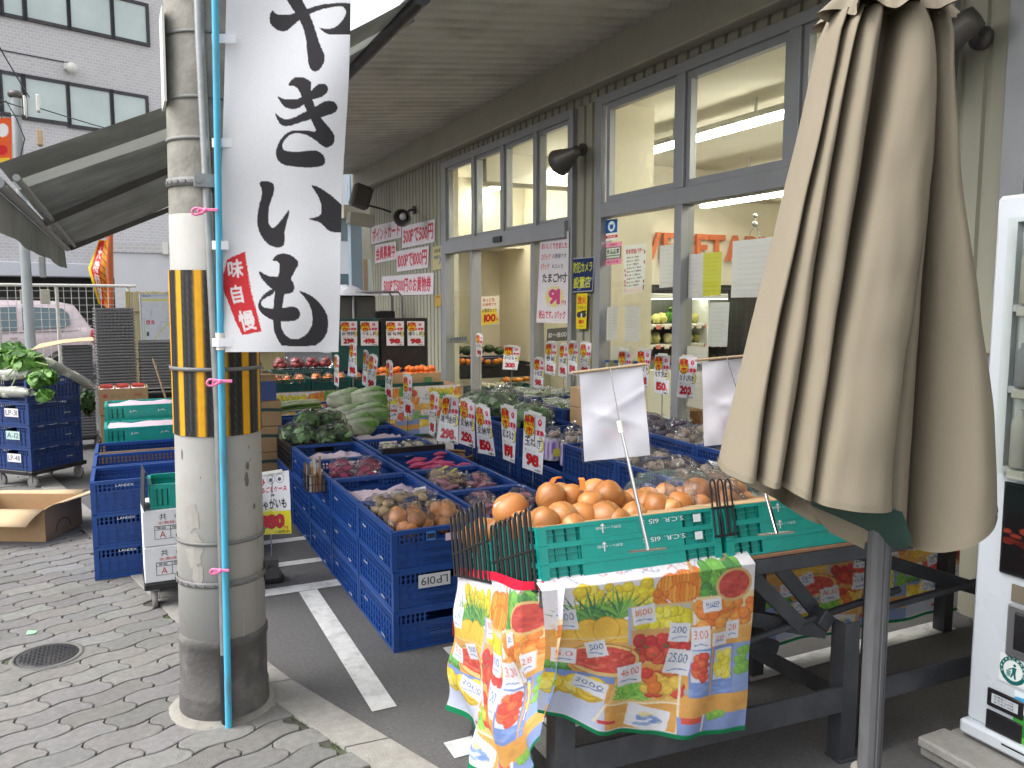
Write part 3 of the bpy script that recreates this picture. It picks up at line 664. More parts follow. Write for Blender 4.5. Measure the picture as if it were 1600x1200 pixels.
# ================================================================== left: back of the scene
Cb=Vector((1.28,22,0)); bd=thing('office_building','grey tiled office building with banded windows across the street','building',Cb,math.atan2(.351,.936))
def loc_(px,py):
    p=PP(px,py,Cb,KD)-Cb; return p.dot(KN),p.z
m=MB(); zc=loc_(80,410)[1]
m.box(-22,0,zc,0,9,15); m.build('wall',TILE,bd)
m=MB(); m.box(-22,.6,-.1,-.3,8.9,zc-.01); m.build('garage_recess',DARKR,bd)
m=MB(); m.bbox(-22,-.10,zc-.32,-.05,.5,zc-.004,.02); m.build('ledge',WTILE,bd)
def pane(x0,x1,a0,b0,a1,b1):   # left x, right x ; (top,bottom) at left and right in photo pixels
    xa,za=loc_(x0,a0); xb,zb=loc_(x1,a1); _,zc0=loc_(x0,b0); _,zc1=loc_(x1,b1); z1=(za+zb)/2; z0=(zc0+zc1)/2
    m=MB(); f=.07
    m.box(xa-f,-.06,z0-f,xb+f,-.003,z0); m.box(xa-f,-.06,z1,xb+f,-.003,z1+f); m.box(xa-f,-.06,z0,xa,-.003,z1); m.box(xb,-.06,z0,xb+f,-.003,z1); fr=m.build('window',DSTEEL,bd)
    m=MB(); m.box(xa,-.03,z0,xb,-.004,z1); m.build('window_pane',WINB,fr)
    return z0,z1
for a,b in((-120,-4),(-1,33),(37,102),(107,171),(175,226)):
    pane(a,b,-37+.205*a,19+.213*a,-37+.205*b,19+.213*b); pane(a,b,115+.175*a,174+.178*a,115+.175*b,174+.178*b)
m=MB(); 
for y0 in(95,): 
    xa,za=loc_(0,78); m.box(-22,-.02,za-.01,-2.2,0,za+.01)
m.build('tile_joint',DSTEEL,bd)
x_,z_=loc_(108,108); m=MB(); m.box(x_-.12,-.1,z_-.03,x_+.12,-.002,z_+.10); m.blob((x_,-.15,z_),.12,12,8,0); m.build('dome_camera',WHITEPL,bd)
wb=thing('pale_building','plain pale building wall rising behind the white shed','building',(0,26,0))
a=PY(160,300,26); m=MB(); m.box(a.x-.6,0,0,a.x+6,6,6.2); m.build('wall',WTILE,wb)
m=MB(); b=PY(243,330,26); m.box(b.x-.02,-.02,0,b.x+.02,0,6); m.build('wall_seam',STEEL,wb)
sh=thing('white_shed','white panelled shed with a tiled top band behind the fence','shed',(0,17.5,0))
a=PY(176,380,17.5);b=PY(300,390,17.5);zt=PY(220,395,17.5).z; m=MB(); m.box(a.x,0,0,b.x+1.6,4,zt); m.build('panel_wall',WTILE,sh)
m=MB(); m.box(a.x-.03,-.03,zt,b.x+1.6,4,a.z); m.build('top_band',TILE,sh)
m=MB(); c=PY(258,388,17.5); m.box(c.x-.05,-.10,c.z-.12,c.x+.05,-.031,c.z+.12); m.build('fixture',WHITEPL,sh)
# fence line along KN
F0=Vector((-1.36,13.0,0))
def FP(s,z=0,o=0): p=F0+KN*s+KD*o; return Vector((p.x,p.y,z))
fz=1.76
fe=thing('mesh_fence','white wire mesh fence with a pipe rail in front of the parked car','fence',F0,math.atan2(.351,.936))
m=MB()
for i in range(-28,17):
    m.box(i*.1-.0035,-.0035,.3,i*.1+.0035,.0035,fz)
for i in range(15): m.box(-2.8,-.003,.3+i*.1,1.65,.003,.306+i*.1)
m.build('mesh_panel',WHITEPL,fe); m=MB(); m.cyl((-2.9,0,fz+.02),(1.7,0,fz+.02),.022); m.build('top_rail',WHITEPL,fe)
for x in(-2.2,-.6,.62,1.6): m=MB(); m.cyl((x,.03,0),(x,.03,fz),.024); m.build('post',WHITEPL,fe)
for a,b in((30,47),(62,78)):
    pa=PP(a,452,F0,KD)-F0;pb=PP(b,475,F0,KD)-F0; m=MB(); m.bbox(pa.dot(KN),-.03,pb.z,pb.dot(KN),-.012,pa.z,.004); m.build('notice_plate',CARDL if 0 else mat('cream_plate_%d'%a,(.55,.53,.42),.6),fe)
bs=thing('bamboo_screen','yellowish bamboo screen fixed along the fence behind the tray stacks','screen',F0,math.atan2(.351,.936))
pa=(PP(191,455,F0,KD)-F0).dot(KN)+.02; m=MB(); k=0; x=pa
while x<pa+2.6:
    r=rnd(.010,.014); m.cyl((x,-.06,.25),(x+rnd(-.004,.004),-.06,1.70+rnd(-.012,.012)),r,r*.95,6); x+=2*r+.001
m.build('bamboo_slats',BAMB,bs)
for z in(.7,1.4): m=MB(); m.cyl((pa,-.085,z),(pa+2.6,-.085,z),.012,None,6); m.build('batten',WOOD,bs)
mp=thing('map_board','white neighbourhood map board hung on the bamboo screen','map board',F0,math.atan2(.351,.936))
def fl(px,py,o=-.12):
    p=PP(px,py,F0+KD*o,KD)-F0; return p.dot(KN),p.z
xa,za=fl(219,460); xb,zb=fl(267,533); xb+=.12
cv=Cv(100,120,.9,(236,240,246)); cv.rect(0,0,100,8,(225,232,242)); cv.text('周辺案内図',4,1.5,26,7,(40,70,140),1); cv.rect(4,11,96,17,(240,236,150))
for i in range(26): x=rnd(5,95);y=rnd(20,110); cv.line([(x,y),(x+rnd(-30,30),y+rnd(-3,3))],.7,(196,204,214)); cv.line([(x,y),(x+rnd(-3,3),y+rnd(-22,22))],.7,(196,204,214))
cv.line([(30,118),(60,85),(96,55)],3,(228,226,120)); cv.line([(8,70),(8,118)],2,(200,225,150)); cv.rect(14,66,22,75,(205,60,90)); cv.rect(27,66,35,75,(215,80,100)); cv.text('B',15,67,21,74,(250,250,250),2); cv.text('P',28,67,34,74,(250,250,250),2); cv.rect(12,95,20,105,(90,90,95)); cv.line([(0,1),(100,1)],2,(190,200,215)); cv.line([(1,0),(1,120)],2,(190,200,215))
sheet('map_print',cv.done(),flat((xa,-.12,za),(1,0,0),(0,0,-1),xb-xa,za-zb),PRINT,mp,60,72)
m=MB(); m.box(xa-.01,-.118,zb-.01,xb+.01,-.10,za+.01); m.build('backing_board',WHITEPL,mp)
# slim pole with equipment and wires
sp=thing('telecom_pole','slim grey pole with small boxes and wires in front of the fence','pole',PY(49,560,12.4).xy.to_3d())
base=PY(49,560,12.4); top=PY(46,150,12.4).z
m=MB(); m.cyl((0,0,0),(0,0,top),.068,.055,14); m.build('shaft',mat('grey_steel_pole',(.40,.43,.44),.5,.1,6),sp)
for (a,b,c,d,nm,mt) in ((56,148,63,175,'lamp_box',WHITEPL),(36,150,42,182,'insulator',WHITEPL),(57,203,67,228,'junction_box',CARDL),(60,400,72,434,'meter_box',STEEL)):
    p=PY(a,b,12.35)-base;q=PY(c,d,12.35)-base; m=MB(); m.bbox(p.x,-.11,q.z+base.z,q.x,.05,p.z+base.z,.01); m.build(nm,mt,sp)
m=MB(); m.blob((0,0,top),(.09,.09,.06),12,6,0); m.build('pole_cap',LAMPG,sp)
m=MB(); m.tube([(-.14,-.05,top-.35),(-.2,-.06,top-.2),(-.1,-.07,top-.1),(.0,-.08,top-.3),(.08,-.08,top-.55),(0.02,-.08,top-.8)],.008,5); m.build('cable_loop',DSTEEL,sp)
def wire(pts,lab):
    m=MB(); m.tube(pts,.008,5); tag(m.build('overhead_wire',DSTEEL),lab,'wire')
A_=PY(30,140,12.4)
def sag(a,b,s): return [a.lerp(b,t/8)+Vector((0,0,-4*s*(t/8)*(1-t/8))) for t in range(9)]
wire(sag(PY(46,152,12.35),PY(-160,-240,9),.1),'overhead wire climbing steeply left from the slim grey pole top')
wire(sag(PY(38,168,12.35),PY(-60,120,11),.05),'upper of two thin wires running left from the slim grey pole')
wire(sag(PY(40,182,12.35),PY(-60,150,11),.05),'lower of two thin wires running left from the slim grey pole')
wire(sag(PY(58,168,12.35),PY(330,238,16),.05),'thin wire dropping right from the slim pole across the office windows')
# orange sign at the left edge
og=thing('orange_sign','orange lightbox sign with white circle on the left edge above the awning','sign')
cv=Cv(60,78,1.2,(240,98,40)); cv.ell(46,20,9,11,(248,244,240)); cv.ell(44,52,9,8,(216,36,44)); cv.rect(38,64,56,78,(250,205,60)); cv.ell(14,30,14,16,(248,240,236))
cc=[PY(-42,186,12.0),PY(18,184,12.0),PY(19,259,12.0),PY(-42,262,12.0)]
sheet('sign_face',cv.done(),quad4(*cc),PRINT,og,40,50); m=MB(); m.box(cc[0].x,12.01,cc[2].z,cc[2].x,12.2,cc[0].z); m.cyl((cc[0].x+.1,12.1,0),(cc[0].x+.1,12.1,cc[0].z),.04); m.build('sign_box',WHITEPL,og)
# red and yellow flag on an orange pole
nb=thing('promotion_flag','small red and yellow promotion flag hanging from an orange pole by the white shed','flag')
m=MB(); b=PY(171,560,14.5); t=PY(171,345,14.5); m.cyl((b.x,14.5,0),(t.x,14.5,t.z),.05); m.build('flag_pole',ORNG,nb)
cv=Cv(40,120,1.1,(250,214,40)); cv.poly([(3,4),(24,0),(30,120),(10,120)],(226,50,48)); cv.rect(27,0,40,120,(244,150,30)); cv.text('大特価市',9,10,24,112,(250,245,235),2,vert=True)
for i in range(9): cv.line([(26,8+i*12),(40,16+i*12)],1.6,(60,50,60))
q=[PY(155,374,14.3),PY(169,376,14.3),PY(168,482,14.3),PY(150,474,14.3)]
def nbf(u,v):
    b=quad4(*q)(u,v); w=np.where(v<.45,-v*.30,-.135+(v-.45)*.30); b[0]=b[0]+w*(1-u*.8); b[1]=b[1]+.06*np.sin(v*7+u*2); return b
sheet('flag_cloth',cv.done(),nbf,PRINT,nb,24,60)
# pale pink car
ca=thing('parked_car','pale pink hatchback parked behind the white mesh fence','car',PY(146,560,18.2).xy.to_3d(),math.atan2(.2,.98))
def carloft():
    m=MB(); st=[(0,.55,.95,.70),(-.05,.35,1.02,.78),(-.25,.25,1.05,.82),(-1.2,.22,1.02,.84),(-2.6,.22,.98,.84),(-3.3,.25,.88,.80),(-3.62,.35,.74,.70)]
    secs=[]
    for x,zb,zt,hw in st: secs.append([(x,-hw*.96,zb),(x,-hw,zb+.12),(x,-hw,zt-.18),(x,-hw*.95,zt),(x,hw*.95,zt),(x,hw,zt-.18),(x,hw,zb+.12),(x,hw*.96,zb)])
    vs=[p for s in secs for p in s]; n=8
    m.add(vs,[(i*n+j,i*n+(j+1)%n,(i+1)*n+(j+1)%n,(i+1)*n+j) for i in range(len(st)-1) for j in range(n)]+[tuple(range(n)),tuple(range(len(vs)-1,len(vs)-n-1,-1))],0,None,True)
    st=[(-.12,1.0,1.02,.76,.76),(-.38,1.0,1.46,.80,.60),(-.7,1.0,1.53,.82,.62),(-1.5,.99,1.55,.82,.63),(-2.05,.98,1.47,.82,.61),(-2.85,.95,.97,.80,.78)]
    vs=[]
    for x,zb,zt,wb_,wt in st: vs+=[(x,-wb_,zb),(x,-(wb_*.3+wt*.7),zb+(zt-zb)*.75),(x,-wt,zt-.015),(x,-wt*.7,zt+.02),(x,wt*.7,zt+.02),(x,wt,zt-.015),(x,(wb_*.3+wt*.7),zb+(zt-zb)*.75),(x,wb_,zb)]
    n=8; m.add(vs,[(i*n+j,i*n+j+1,(i+1)*n+j+1,(i+1)*n+j) for i in range(len(st)-1) for j in range(n-1)],0,None,True)
    return m
carloft().build('body',CARP,ca)
def swin(pts,nm):
    m=MB(); m.add([(x,-(.845-(z-1.0)*.36)-.004,z) for x,z in pts],[tuple(range(len(pts)))]); m.build(nm,CARGL,ca)
swin([(-.62,1.06),(-.5,1.12),(-.5,1.3),(-.6,1.41),(-1.25,1.45),(-1.27,1.03)],'side_window'); swin([(-1.36,1.03),(-1.34,1.45),(-1.75,1.43),(-2.1,1.30),(-2.55,1.02)],'side_window')
m=MB(); m.add([(-.11,-.66,1.06),(-.11,.66,1.06),(-.36,.56,1.43),(-.36,-.56,1.43)],[(0,1,2,3)]); m.build('rear_window',CARGL,ca)
m=MB(); m.bbox(-.16,-.84,.78,.0,-.62,1.0,.02); m.build('tail_light',REDL,ca)
for x in(-.62,-2.95):
    m=MB(); Mx=Matrix.Translation((x,-.80,.29))@Matrix.Rotation(PI/2,4,'X'); m.lathe([(0,.02),(.18,.03),(.2,.045),(.28,.045),(.29,.02),(.29,-.14)],24,0,None,Mx); w=m.build('wheel',RUBBER,ca); m=MB(); m.lathe([(0,.05),(.06,.055),(.19,.05)],20,0,None,Mx); m.build('hubcap',STEEL,w)
    m=MB(); m.lathe([(.30,.052),(.36,.05),(.36,.02)],28,0,None,Matrix.Translation((x,-.80,.30))@Matrix.Rotation(PI/2,4,'X')); m.build('wheel_arch',DARKR,ca)
m=MB(); m.bbox(-2.5,-.98,1.0,-2.35,-.83,1.12,.02); m.build('wing_mirror',CARP,ca)
m=MB(); m.box(-1.48,-.855,.88,-1.36,-.838,.905); m.build('door_handle',CARP,ca)
# ================================================================== tray stacks
def tray_mb(w,d):
    m=MB(); m.box(-w/2,-d/2,0,w/2,d/2,.014); 
    for a,b,c,e in((-w/2-.012,-d/2-.012,w/2+.012,-d/2),(-w/2-.012,d/2,w/2+.012,d/2+.012),(-w/2-.012,-d/2,-w/2,d/2),(w/2,-d/2,w/2+.012,d/2)): m.box(a,b,.012,c,e,.026)
    for i in range(9): m.box(-w/2+.03+i*(w-.06)/8-.006,-d/2-.014,.004,-w/2+.03+i*(w-.06)/8+.006,-d/2-.0001,.012)
    return m
TR=None
def trays(x0,x1,y,z0,z1,lab,grp,rz=0):
    global TR
    w=x1-x0-.024; n=int((z1-z0)/.031)
    for i in range(n):
        if TR is None: TR=tray_mb(.34,.30).build('stacked_tray',GREYTRAY).data; o=bpy.data.objects['stacked_tray']
        else: o=bpy.data.objects.new('stacked_tray',TR); COL.objects.link(o)
        o.scale=(w/.34,1,1); o.location=((x0+x1)/2+rnd(-.003,.003),y+.17+rnd(-.003,.003),z0+i*.031); o.rotation_euler.z=rz+rnd(-.01,.01); tag(o,lab,'tray',grp)
Yt=9.4
trays(PY(145,480,Yt).x,PY(207,480,Yt).x,Yt,.14,PY(170,480,Yt).z,'thin grey plastic tray in the tallest tray stack by the bamboo screen','trays of the tallest stack',.10)
trays(PY(94,530,Yt+.3).x,PY(142,530,Yt+.3).x,Yt+.3,.14,PY(110,537,Yt+.3).z,'thin grey plastic tray in the low tray stack capped with a cardboard sheet','trays of the stack under cardboard',.10)
trays(PY(216,532,Yt).x,PY(270,532,Yt).x,Yt,PY(240,606,Yt).z,PY(240,532,Yt).z,'thin grey plastic tray in the tray stack below the map board','trays of the stack below the map',0)
dolly('black dolly carrying the tallest grey tray stack',(PY(145,480,Yt).x+PY(207,480,Yt).x)/2,Yt+.17,.1,.42,.40,.14)
dolly('black dolly under the low tray stack with a cardboard cap',(PY(94,530,Yt+.3).x+PY(142,530,Yt+.3).x)/2,Yt+.47,.1,.38,.40,.14)
m=MB(); zz=PY(110,537,Yt+.3).z+.012; a=PY(48,546,Yt+.2);b=PY(143,530,Yt+.2)
m.add([(a.x,Yt+.15,zz-.06),(a.x+.28,Yt+.2,zz+.0),(b.x-.10,Yt+.25,zz+.015),(b.x+.02,Yt+.2,zz+.02),(b.x,Yt+.6,zz+.04),(b.x-.12,Yt+.65,zz+.03),(a.x+.28,Yt+.65,zz+.02),(a.x+.05,Yt+.6,zz-.02)],[(0,1,6,7),(1,2,5,6),(2,3,4,5)]); o=m.build('cardboard_sheet',CARDL); so=o.modifiers.new('s','SOLIDIFY'); so.thickness=.006; tag(o,'bent cardboard sheet lying on the low grey tray stack','cardboard')
for i in range(3):
    crate('black','%s black crate under the grey trays below the map board'%('bottom','middle','top')[i],((PY(216,532,Yt).x+PY(270,532,Yt).x)/2+.0,Yt+.22,.0+i*.2),0,'black crates under the trays',sc=(.75,1,1.08))
st=MB(); st.cyl(PY(239,560,8.7),PY(268,650,8.6),.010,None,8); tag(st.build('wooden_stick',WOOD),'thin wooden stick leaning in front of the black crates by the pole','stick')
# ================================================================== cartons left of the pole
def carton(name,label,x0,y0,z0,w,d,h,rz=0,mt=None,open_=False,flaps=False,group=None,inside=None):
    t=thing(name,label,'cardboard box',(x0+w/2*math.cos(rz)-d/2*math.sin(rz),y0+w/2*math.sin(rz)+d/2*math.cos(rz),z0),rz,group)
    m=MB(); mt=mt or CARD; k=.005
    if open_:
        for a,b,c,e in((-w/2,-d/2,w/2,-d/2+k),(-w/2,d/2-k,w/2,d/2),(-w/2,-d/2+k,-w/2+k,d/2-k),(w/2-k,-d/2+k,w/2,d/2-k)): m.box(a,b,0,c,e,h)
        m.box(-w/2+k,-d/2+k,.001,w/2-k,d/2-k,.006)
    else:
        m.bbox(-w/2,-d/2,0,w/2,d/2,h-.001,.004)
    m.build('box_body',mt,t)
    if not open_:
        m=MB(); m.box(-w/2,-.02,h-.0008,w/2,.02,h+.0006); m.build('packing_tape',mat('brown_tape',(.36,.25,.14),.3) if 'brown_tape' not in MATS else MATS['brown_tape'],t)
    return t
def deco(t,fn):   # lettering part on the front (-y) face of a carton
    m=MB(); fn(m); return m
REDI=mat('red_ink',(.5,.06,.05),.7); GRNI=mat('green_ink',(.10,.22,.08),.7); BLKI=mat('black_ink',(.03,.03,.03),.7); BLUI=mat('blue_ink',(.06,.09,.25),.7); WHTI=mat('white_ink',(.75,.78,.78),.7)
def ctext(t,items,mats,face=-1,d=.2):
    o=None
    for it in items:
        m=MB()
        if it[0]=='t': _,s,x,z,w,h,mi=it; m.text(s,(x,-d-.0012,z),(1,0,0),(0,0,1),w,h,mi)
        elif it[0]=='e': _,x,z,rx,rz_,mi=it; n=18; m.add([(x+rx*math.cos(2*PI*i/n),-d-.001,z+rz_*math.sin(2*PI*i/n)) for i in range(n)],[tuple(range(n))],mi)
        elif it[0]=='r': _,x,z,w,h,mi=it; m.add([(x,-d-.001,z),(x+w,-d-.001,z),(x+w,-d-.001,z+h),(x,-d-.001,z+h)],[(0,1,2,3)],mi)
        elif it[0]=='o':
            _,x,z,w,h,k,mi=it
            for (a,b,c,e) in((x,z,w,k),(x,z+h-k,w,k),(x,z+k,k,h-2*k),(x+w-k,z+k,k,h-2*k)): m.add([(a,-d-.001,b),(a+c,-d-.001,b),(a+c,-d-.001,b+e),(a,-d-.001,b+e)],[(0,1,2,3)],mi)
        o=m.build('printed_mark',mats,t)
    return o
c=carton('cardboard_box','open cardboard box of small packets topmost on the box stack',-.205,8.15,.556,.405,.34,.232,0,None,True)
ctext(c,[('e',-.15,.17,.018,.018,0),('t','りんご',-.1,.155,.12,.03,1),('t','青森',.09,.16,.06,.03,0),('e',-.15,.06,.018,.018,0),('t','りんご',-.1,.045,.12,.03,1),('t','青森',.09,.05,.06,.03,0)],[REDI,GRNI],d=.17)
for i in range(3):
    m=MB(); m.grid(lambda u,v:(-.19+i*.13+u*.115,-.14+v*.27,.222+.03*math.sin(u*PI)*math.sin(v*PI)+.006*noise.noise((u*9,v*9,i))),8,8); 
    for k in range(3): m.box(-.185+i*.13,-.12+k*.08,.235,-.185+i*.13+.10,-.105+k*.08,.258,1)
    m.build('packet',[WBOX,REDI],c)
m=MB(); m.box(-.195,-.162,.19,.195,.162,.196); m.build('packet_layer',WBOX,c)
c=carton('cardboard_box','closed fruit box under the open packet box with a blue ring mark',-.20,8.16,.28,.36,.34,.272); ctext(c,[('e',-.10,.16,.028,.028,2),('e',-.10,.16,.018,.018,3),('e',.02,.16,.035,.018,1),('e',.12,.17,.045,.02,0),('t','柿',.09,.155,.06,.03,3),('e',.04,.10,.05,.05,0)],[REDI,BLKI,BLUI,CARDL],d=.17)
carton('cardboard_box','plain cardboard box at the bottom of the fruit box stack',-.20,8.16,.0,.36,.34,.278)
c=carton('cardboard_box','open fruit box with a blue ring mark beside the utility pole',.205,8.2,.28,.36,.34,.28,0,None,True); ctext(c,[('e',-.10,.16,.028,.028,2),('e',-.10,.16,.018,.018,3),('e',.02,.17,.035,.018,1),('e',.12,.17,.045,.02,0),('e',.04,.10,.05,.05,0)],[REDI,BLKI,BLUI,CARDL],d=.17)
carton('cardboard_box','plain cardboard box below the open ring marked box by the pole',.205,8.2,0,.36,.34,.278)
# open box lying on the pavers
ob=thing('cardboard_box','empty cardboard box with open flaps lying on the pavers at the left edge','cardboard box',PZ(72,850,0)+Vector((0,0,.014)),math.atan2(-.16,.277)+.04)
m=MB(); w,d,h,k=.62,.43,.215,.005
for a,b,c_,e in((-w,0,0,k),(-w,d-k,0,d),(-w,k,-w+k,d-k),(-k,k,0,d-k)): m.box(a,b,0,c_,e,h)
m.box(-w+k,k,.001,-k,d-k,.006); m.build('box_body',CARD,ob)
def flap(p,nm='flap'):
    m=MB(); m.grid(lambda u,v:[ (p[0][i]*(1-u)+p[1][i]*u)*(1-v)+(p[3][i]*(1-u)+p[2][i]*u)*v+(.012*math.sin(v*PI) if i==2 else 0) for i in range(3)],4,4); o=m.build(nm,CARDL,ob); s=o.modifiers.new('s','SOLIDIFY'); s.thickness=.005; s.offset=0  # flaps paler than the walls, the light on them put into the colour
flap([(-w,0,h),(0,0,h),(-.03,-.15,h-.075),(-w-.05,-.16,h-.07)]); flap([(0,0,h),(0,d,h),(.17,d+.10,h+.03),(.10,.06,h+.035)]); flap([(-w,d,h),(0,d,h),(-.02,d+.13,h+.0),(-w,d+.15,h-.02)])
m=MB(); n=16; m.add([(.0013,.2+.09*math.cos(PI*i/n),.03+.08*math.sin(PI*i/n)) for i in range(n+1)]+[(.0013,.2+.083*math.cos(PI*i/n),.03+.073*math.sin(PI*i/n)) for i in range(n+1)],[(i,i+1,n+2+i,n+1+i) for i in range(n)]); m.build('printed_mark',BLKI,ob)
# ================================================================== dolly of blue crates with daikon
rz=math.atan2(.36,.365); dn=Vector((-.723,7.825,0)); ux=Vector((math.cos(rz),math.sin(rz),0)); uy=Vector((-math.sin(rz),math.cos(rz),0))
cc=dn+ux*.26+uy*.21
dolly('black dolly carrying the blue crates of daikon at the left edge',cc.x,cc.y,rz,.56,.46,.155)
lv=('bottom','second','third')
for i in range(3):
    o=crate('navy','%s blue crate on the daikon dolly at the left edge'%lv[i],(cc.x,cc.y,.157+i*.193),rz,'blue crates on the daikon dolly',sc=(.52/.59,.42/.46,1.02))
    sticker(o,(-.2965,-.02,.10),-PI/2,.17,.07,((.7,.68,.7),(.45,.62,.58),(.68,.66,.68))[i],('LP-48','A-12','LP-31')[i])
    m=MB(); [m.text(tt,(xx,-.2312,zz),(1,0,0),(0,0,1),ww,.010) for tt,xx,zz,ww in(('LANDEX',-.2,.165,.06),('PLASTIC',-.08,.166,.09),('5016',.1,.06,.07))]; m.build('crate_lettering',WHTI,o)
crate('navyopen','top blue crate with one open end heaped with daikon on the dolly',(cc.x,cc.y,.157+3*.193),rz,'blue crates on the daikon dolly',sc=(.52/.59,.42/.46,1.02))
def daikon(a,b,r,lab,leaf=True,bag=True):
    t=thing('daikon',lab,'daikon'); a=Vector(a);b=Vector(b); m=MB(); n=9
    m.tube([a.lerp(b,i/n)+Vector((0,0,.006*math.sin(i*1.3))) for i in range(n+1)],[r*(.5,.9,1,1,1,.98,.95,.9,.75,.35)[i] for i in range(n+1)],12,0,None); o=m.build('root',mat('daikon_skin',(.62,.63,.52),.45,.10,9) if 'daikon_skin' not in MATS else MATS['daikon_skin'],t)
    if bag:
        m=MB(); m.tube([a.lerp(b,i/12-.08 if i==0 else i/12*1.1) for i in range(13)],[r*(1.02+.12*noise.noise((i*1.7,r*9,0)))*(1 if 1<i<11 else .6) for i in range(13)],12); m.build('plastic_sleeve',BAGW,t)
    return t
def leaves(m,c,rad,n,sz,cols,seed=0,droop=0):
    rs=random.Random(seed)
    for i in range(n):
        while 1:
            d=Vector((rs.uniform(-1,1),rs.uniform(-1,1),rs.uniform(-1,1)))
            if .25<d.length<1: break
        p=Vector(c)+Vector((d.x*rad[0],d.y*rad[1],d.z*rad[2])); s=sz*rs.uniform(.6,1.25)
        nrm=(d.normalized()+Vector((rs.uniform(-.6,.6),rs.uniform(-.6,.6),rs.uniform(-.1,.8)))).normalized(); t=nrm.cross(Vector((rs.uniform(-1,1),rs.uniform(-1,1),rs.uniform(-1,1)))).normalized(); q=nrm.cross(t)
        col=cols[rs.randrange(len(cols))]; k=rs.uniform(.75,1.25); col=tuple(x*k for x in col); lc=tuple(min(1,x*1.5+.02) for x in col)
        w=s*rs.uniform(.55,.8); cu=s*rs.uniform(.1,.35)
        vs=[p-t*s*.5,p-t*s*.3+q*w*.35-nrm*cu*.2,p+t*s*.05+q*w*.5-nrm*cu*.4,p+t*s*.4+q*w*.3-nrm*cu*.5,p+t*s*.5-nrm*cu*.6,p+t*s*.4-q*w*.3-nrm*cu*.5,p+t*s*.05-q*w*.5-nrm*cu*.4,p-t*s*.3-q*w*.35-nrm*cu*.2,p+t*s*.05+nrm*cu*.1,p-t*s*.25+nrm*cu*.05]
        vs=[v-Vector((0,0,droop*abs(d.z))) for v in vs]
        m.add(vs,[(0,1,9),(0,9,7),(1,2,8,9),(7,9,8,6),(2,3,4,8),(6,8,4,5)],0,[col]*8+[lc,lc],True)
GR=[(.09,.23,.03),(.13,.30,.05),(.055,.15,.022),(.19,.36,.09)]
zt=.157+3*.193
daikon(PD(-12,612,6.98),PD(43,613,6.74),.047,'bagged white daikon sticking out of the open end of the top dolly crate')
daikon(PD(-12,586,7.0),PD(42,584,6.80),.048,'white daikon lying above another on the left dolly crate')
daikon(PD(66,562,6.95),PD(142,603,7.35),.044,'long sleeved daikon slanting over the right edge of the dolly crate')
t=thing('daikon_leaves','big bunch of green daikon leaves hanging over the blue dolly crate','leaves'); m=MB()
for (x,y,D,r,n) in((18,560,7.0,.13,110),(45,566,6.90,.14,150),(62,592,6.72,.09,90),(70,616,6.68,.055,60),(20,545,7.1,.09,60),(74,586,6.78,.07,60)): leaves(m,PD(x,y,D),(r,r,r*.75),n,.105,GR,int(x))
m.build('leaf_bunch',VEG,t); m=MB()
for i in range(14): a=PD(40,580,6.9); b=PD(rnd(10,80),rnd(550,610),6.75); m.tube([a,a.lerp(b,.5)+Vector((0,0,.05)),b],.006,5,0,(.25,.34,.12))
m.build('stem_bunch',SKIN,t)
m=MB(); leaves(m,PD(137,628,7.45),(.06,.06,.13),90,.07,[(.03,.08,.015),(.045,.11,.02)],5); tag(m.build('hanging_leaves',VEG),'dark leaves drooping behind the right end of the blue dolly crates','leaves')
# ================================================================== stacks behind the pole
gy=(5.05,5.51,5.98)
nmz=('bottom','middle','top')
for j,y in enumerate(gy):
    for i in range(3):
        o=crate('blue','%s blue crate in the %s crate stack left of the concrete pole'%(nmz[i],('nearest','second','third')[j]),(.11,y+.23,.014+i*.1885),0,'blue crates left of the pole',sc=(1.03,.95,1))
        if j==0:
            m=MB(); m.text('LANDEX',(-.17,-.2312,.150),(1,0,0),(0,0,1),.09,.013); m.text('53',(.04,-.2312,.15),(1,0,0),(0,0,1),.025,.013); m.build('crate_lettering',WHTI,o)
m=MB(); m.box(-.165,5.99,.50,.40,5.996,.585); tag(m.build('cardboard_liner',CARD),'cardboard strip standing in the third blue crate left of the pole','cardboard')
for j,y in enumerate((6.45,6.92)):
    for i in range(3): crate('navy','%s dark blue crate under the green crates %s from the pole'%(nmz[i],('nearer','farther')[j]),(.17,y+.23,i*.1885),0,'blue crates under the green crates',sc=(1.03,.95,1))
    for i in range(1+j):
        o=crate('teal','green shallow crate with pink paper, %s behind the concrete pole'%(('front one','lower one at the back','upper one at the back')[j+i]),(.17,y+.22,.567+i*.103),0,'green crates left of the pole')
        m=MB(); m.text('JA',(-.14,-.2012,.05),(1,0,0),(0,0,1),.06,.018); m.text('JA',(.06,-.2012,.05),(1,0,0),(0,0,1),.06,.018); m.build('crate_lettering',WHTI,o)
    m=MB(); m.grid(lambda u,v:(-.13+u*.6,y+.04+v*.36,.567+j*.103+.092+.02*noise.noise((u*5,v*4,j))),14,10); tag(m.build('packing_paper',PAPER),'pink packing paper in the %s green crate behind the pole'%('front','back')[j],'paper')
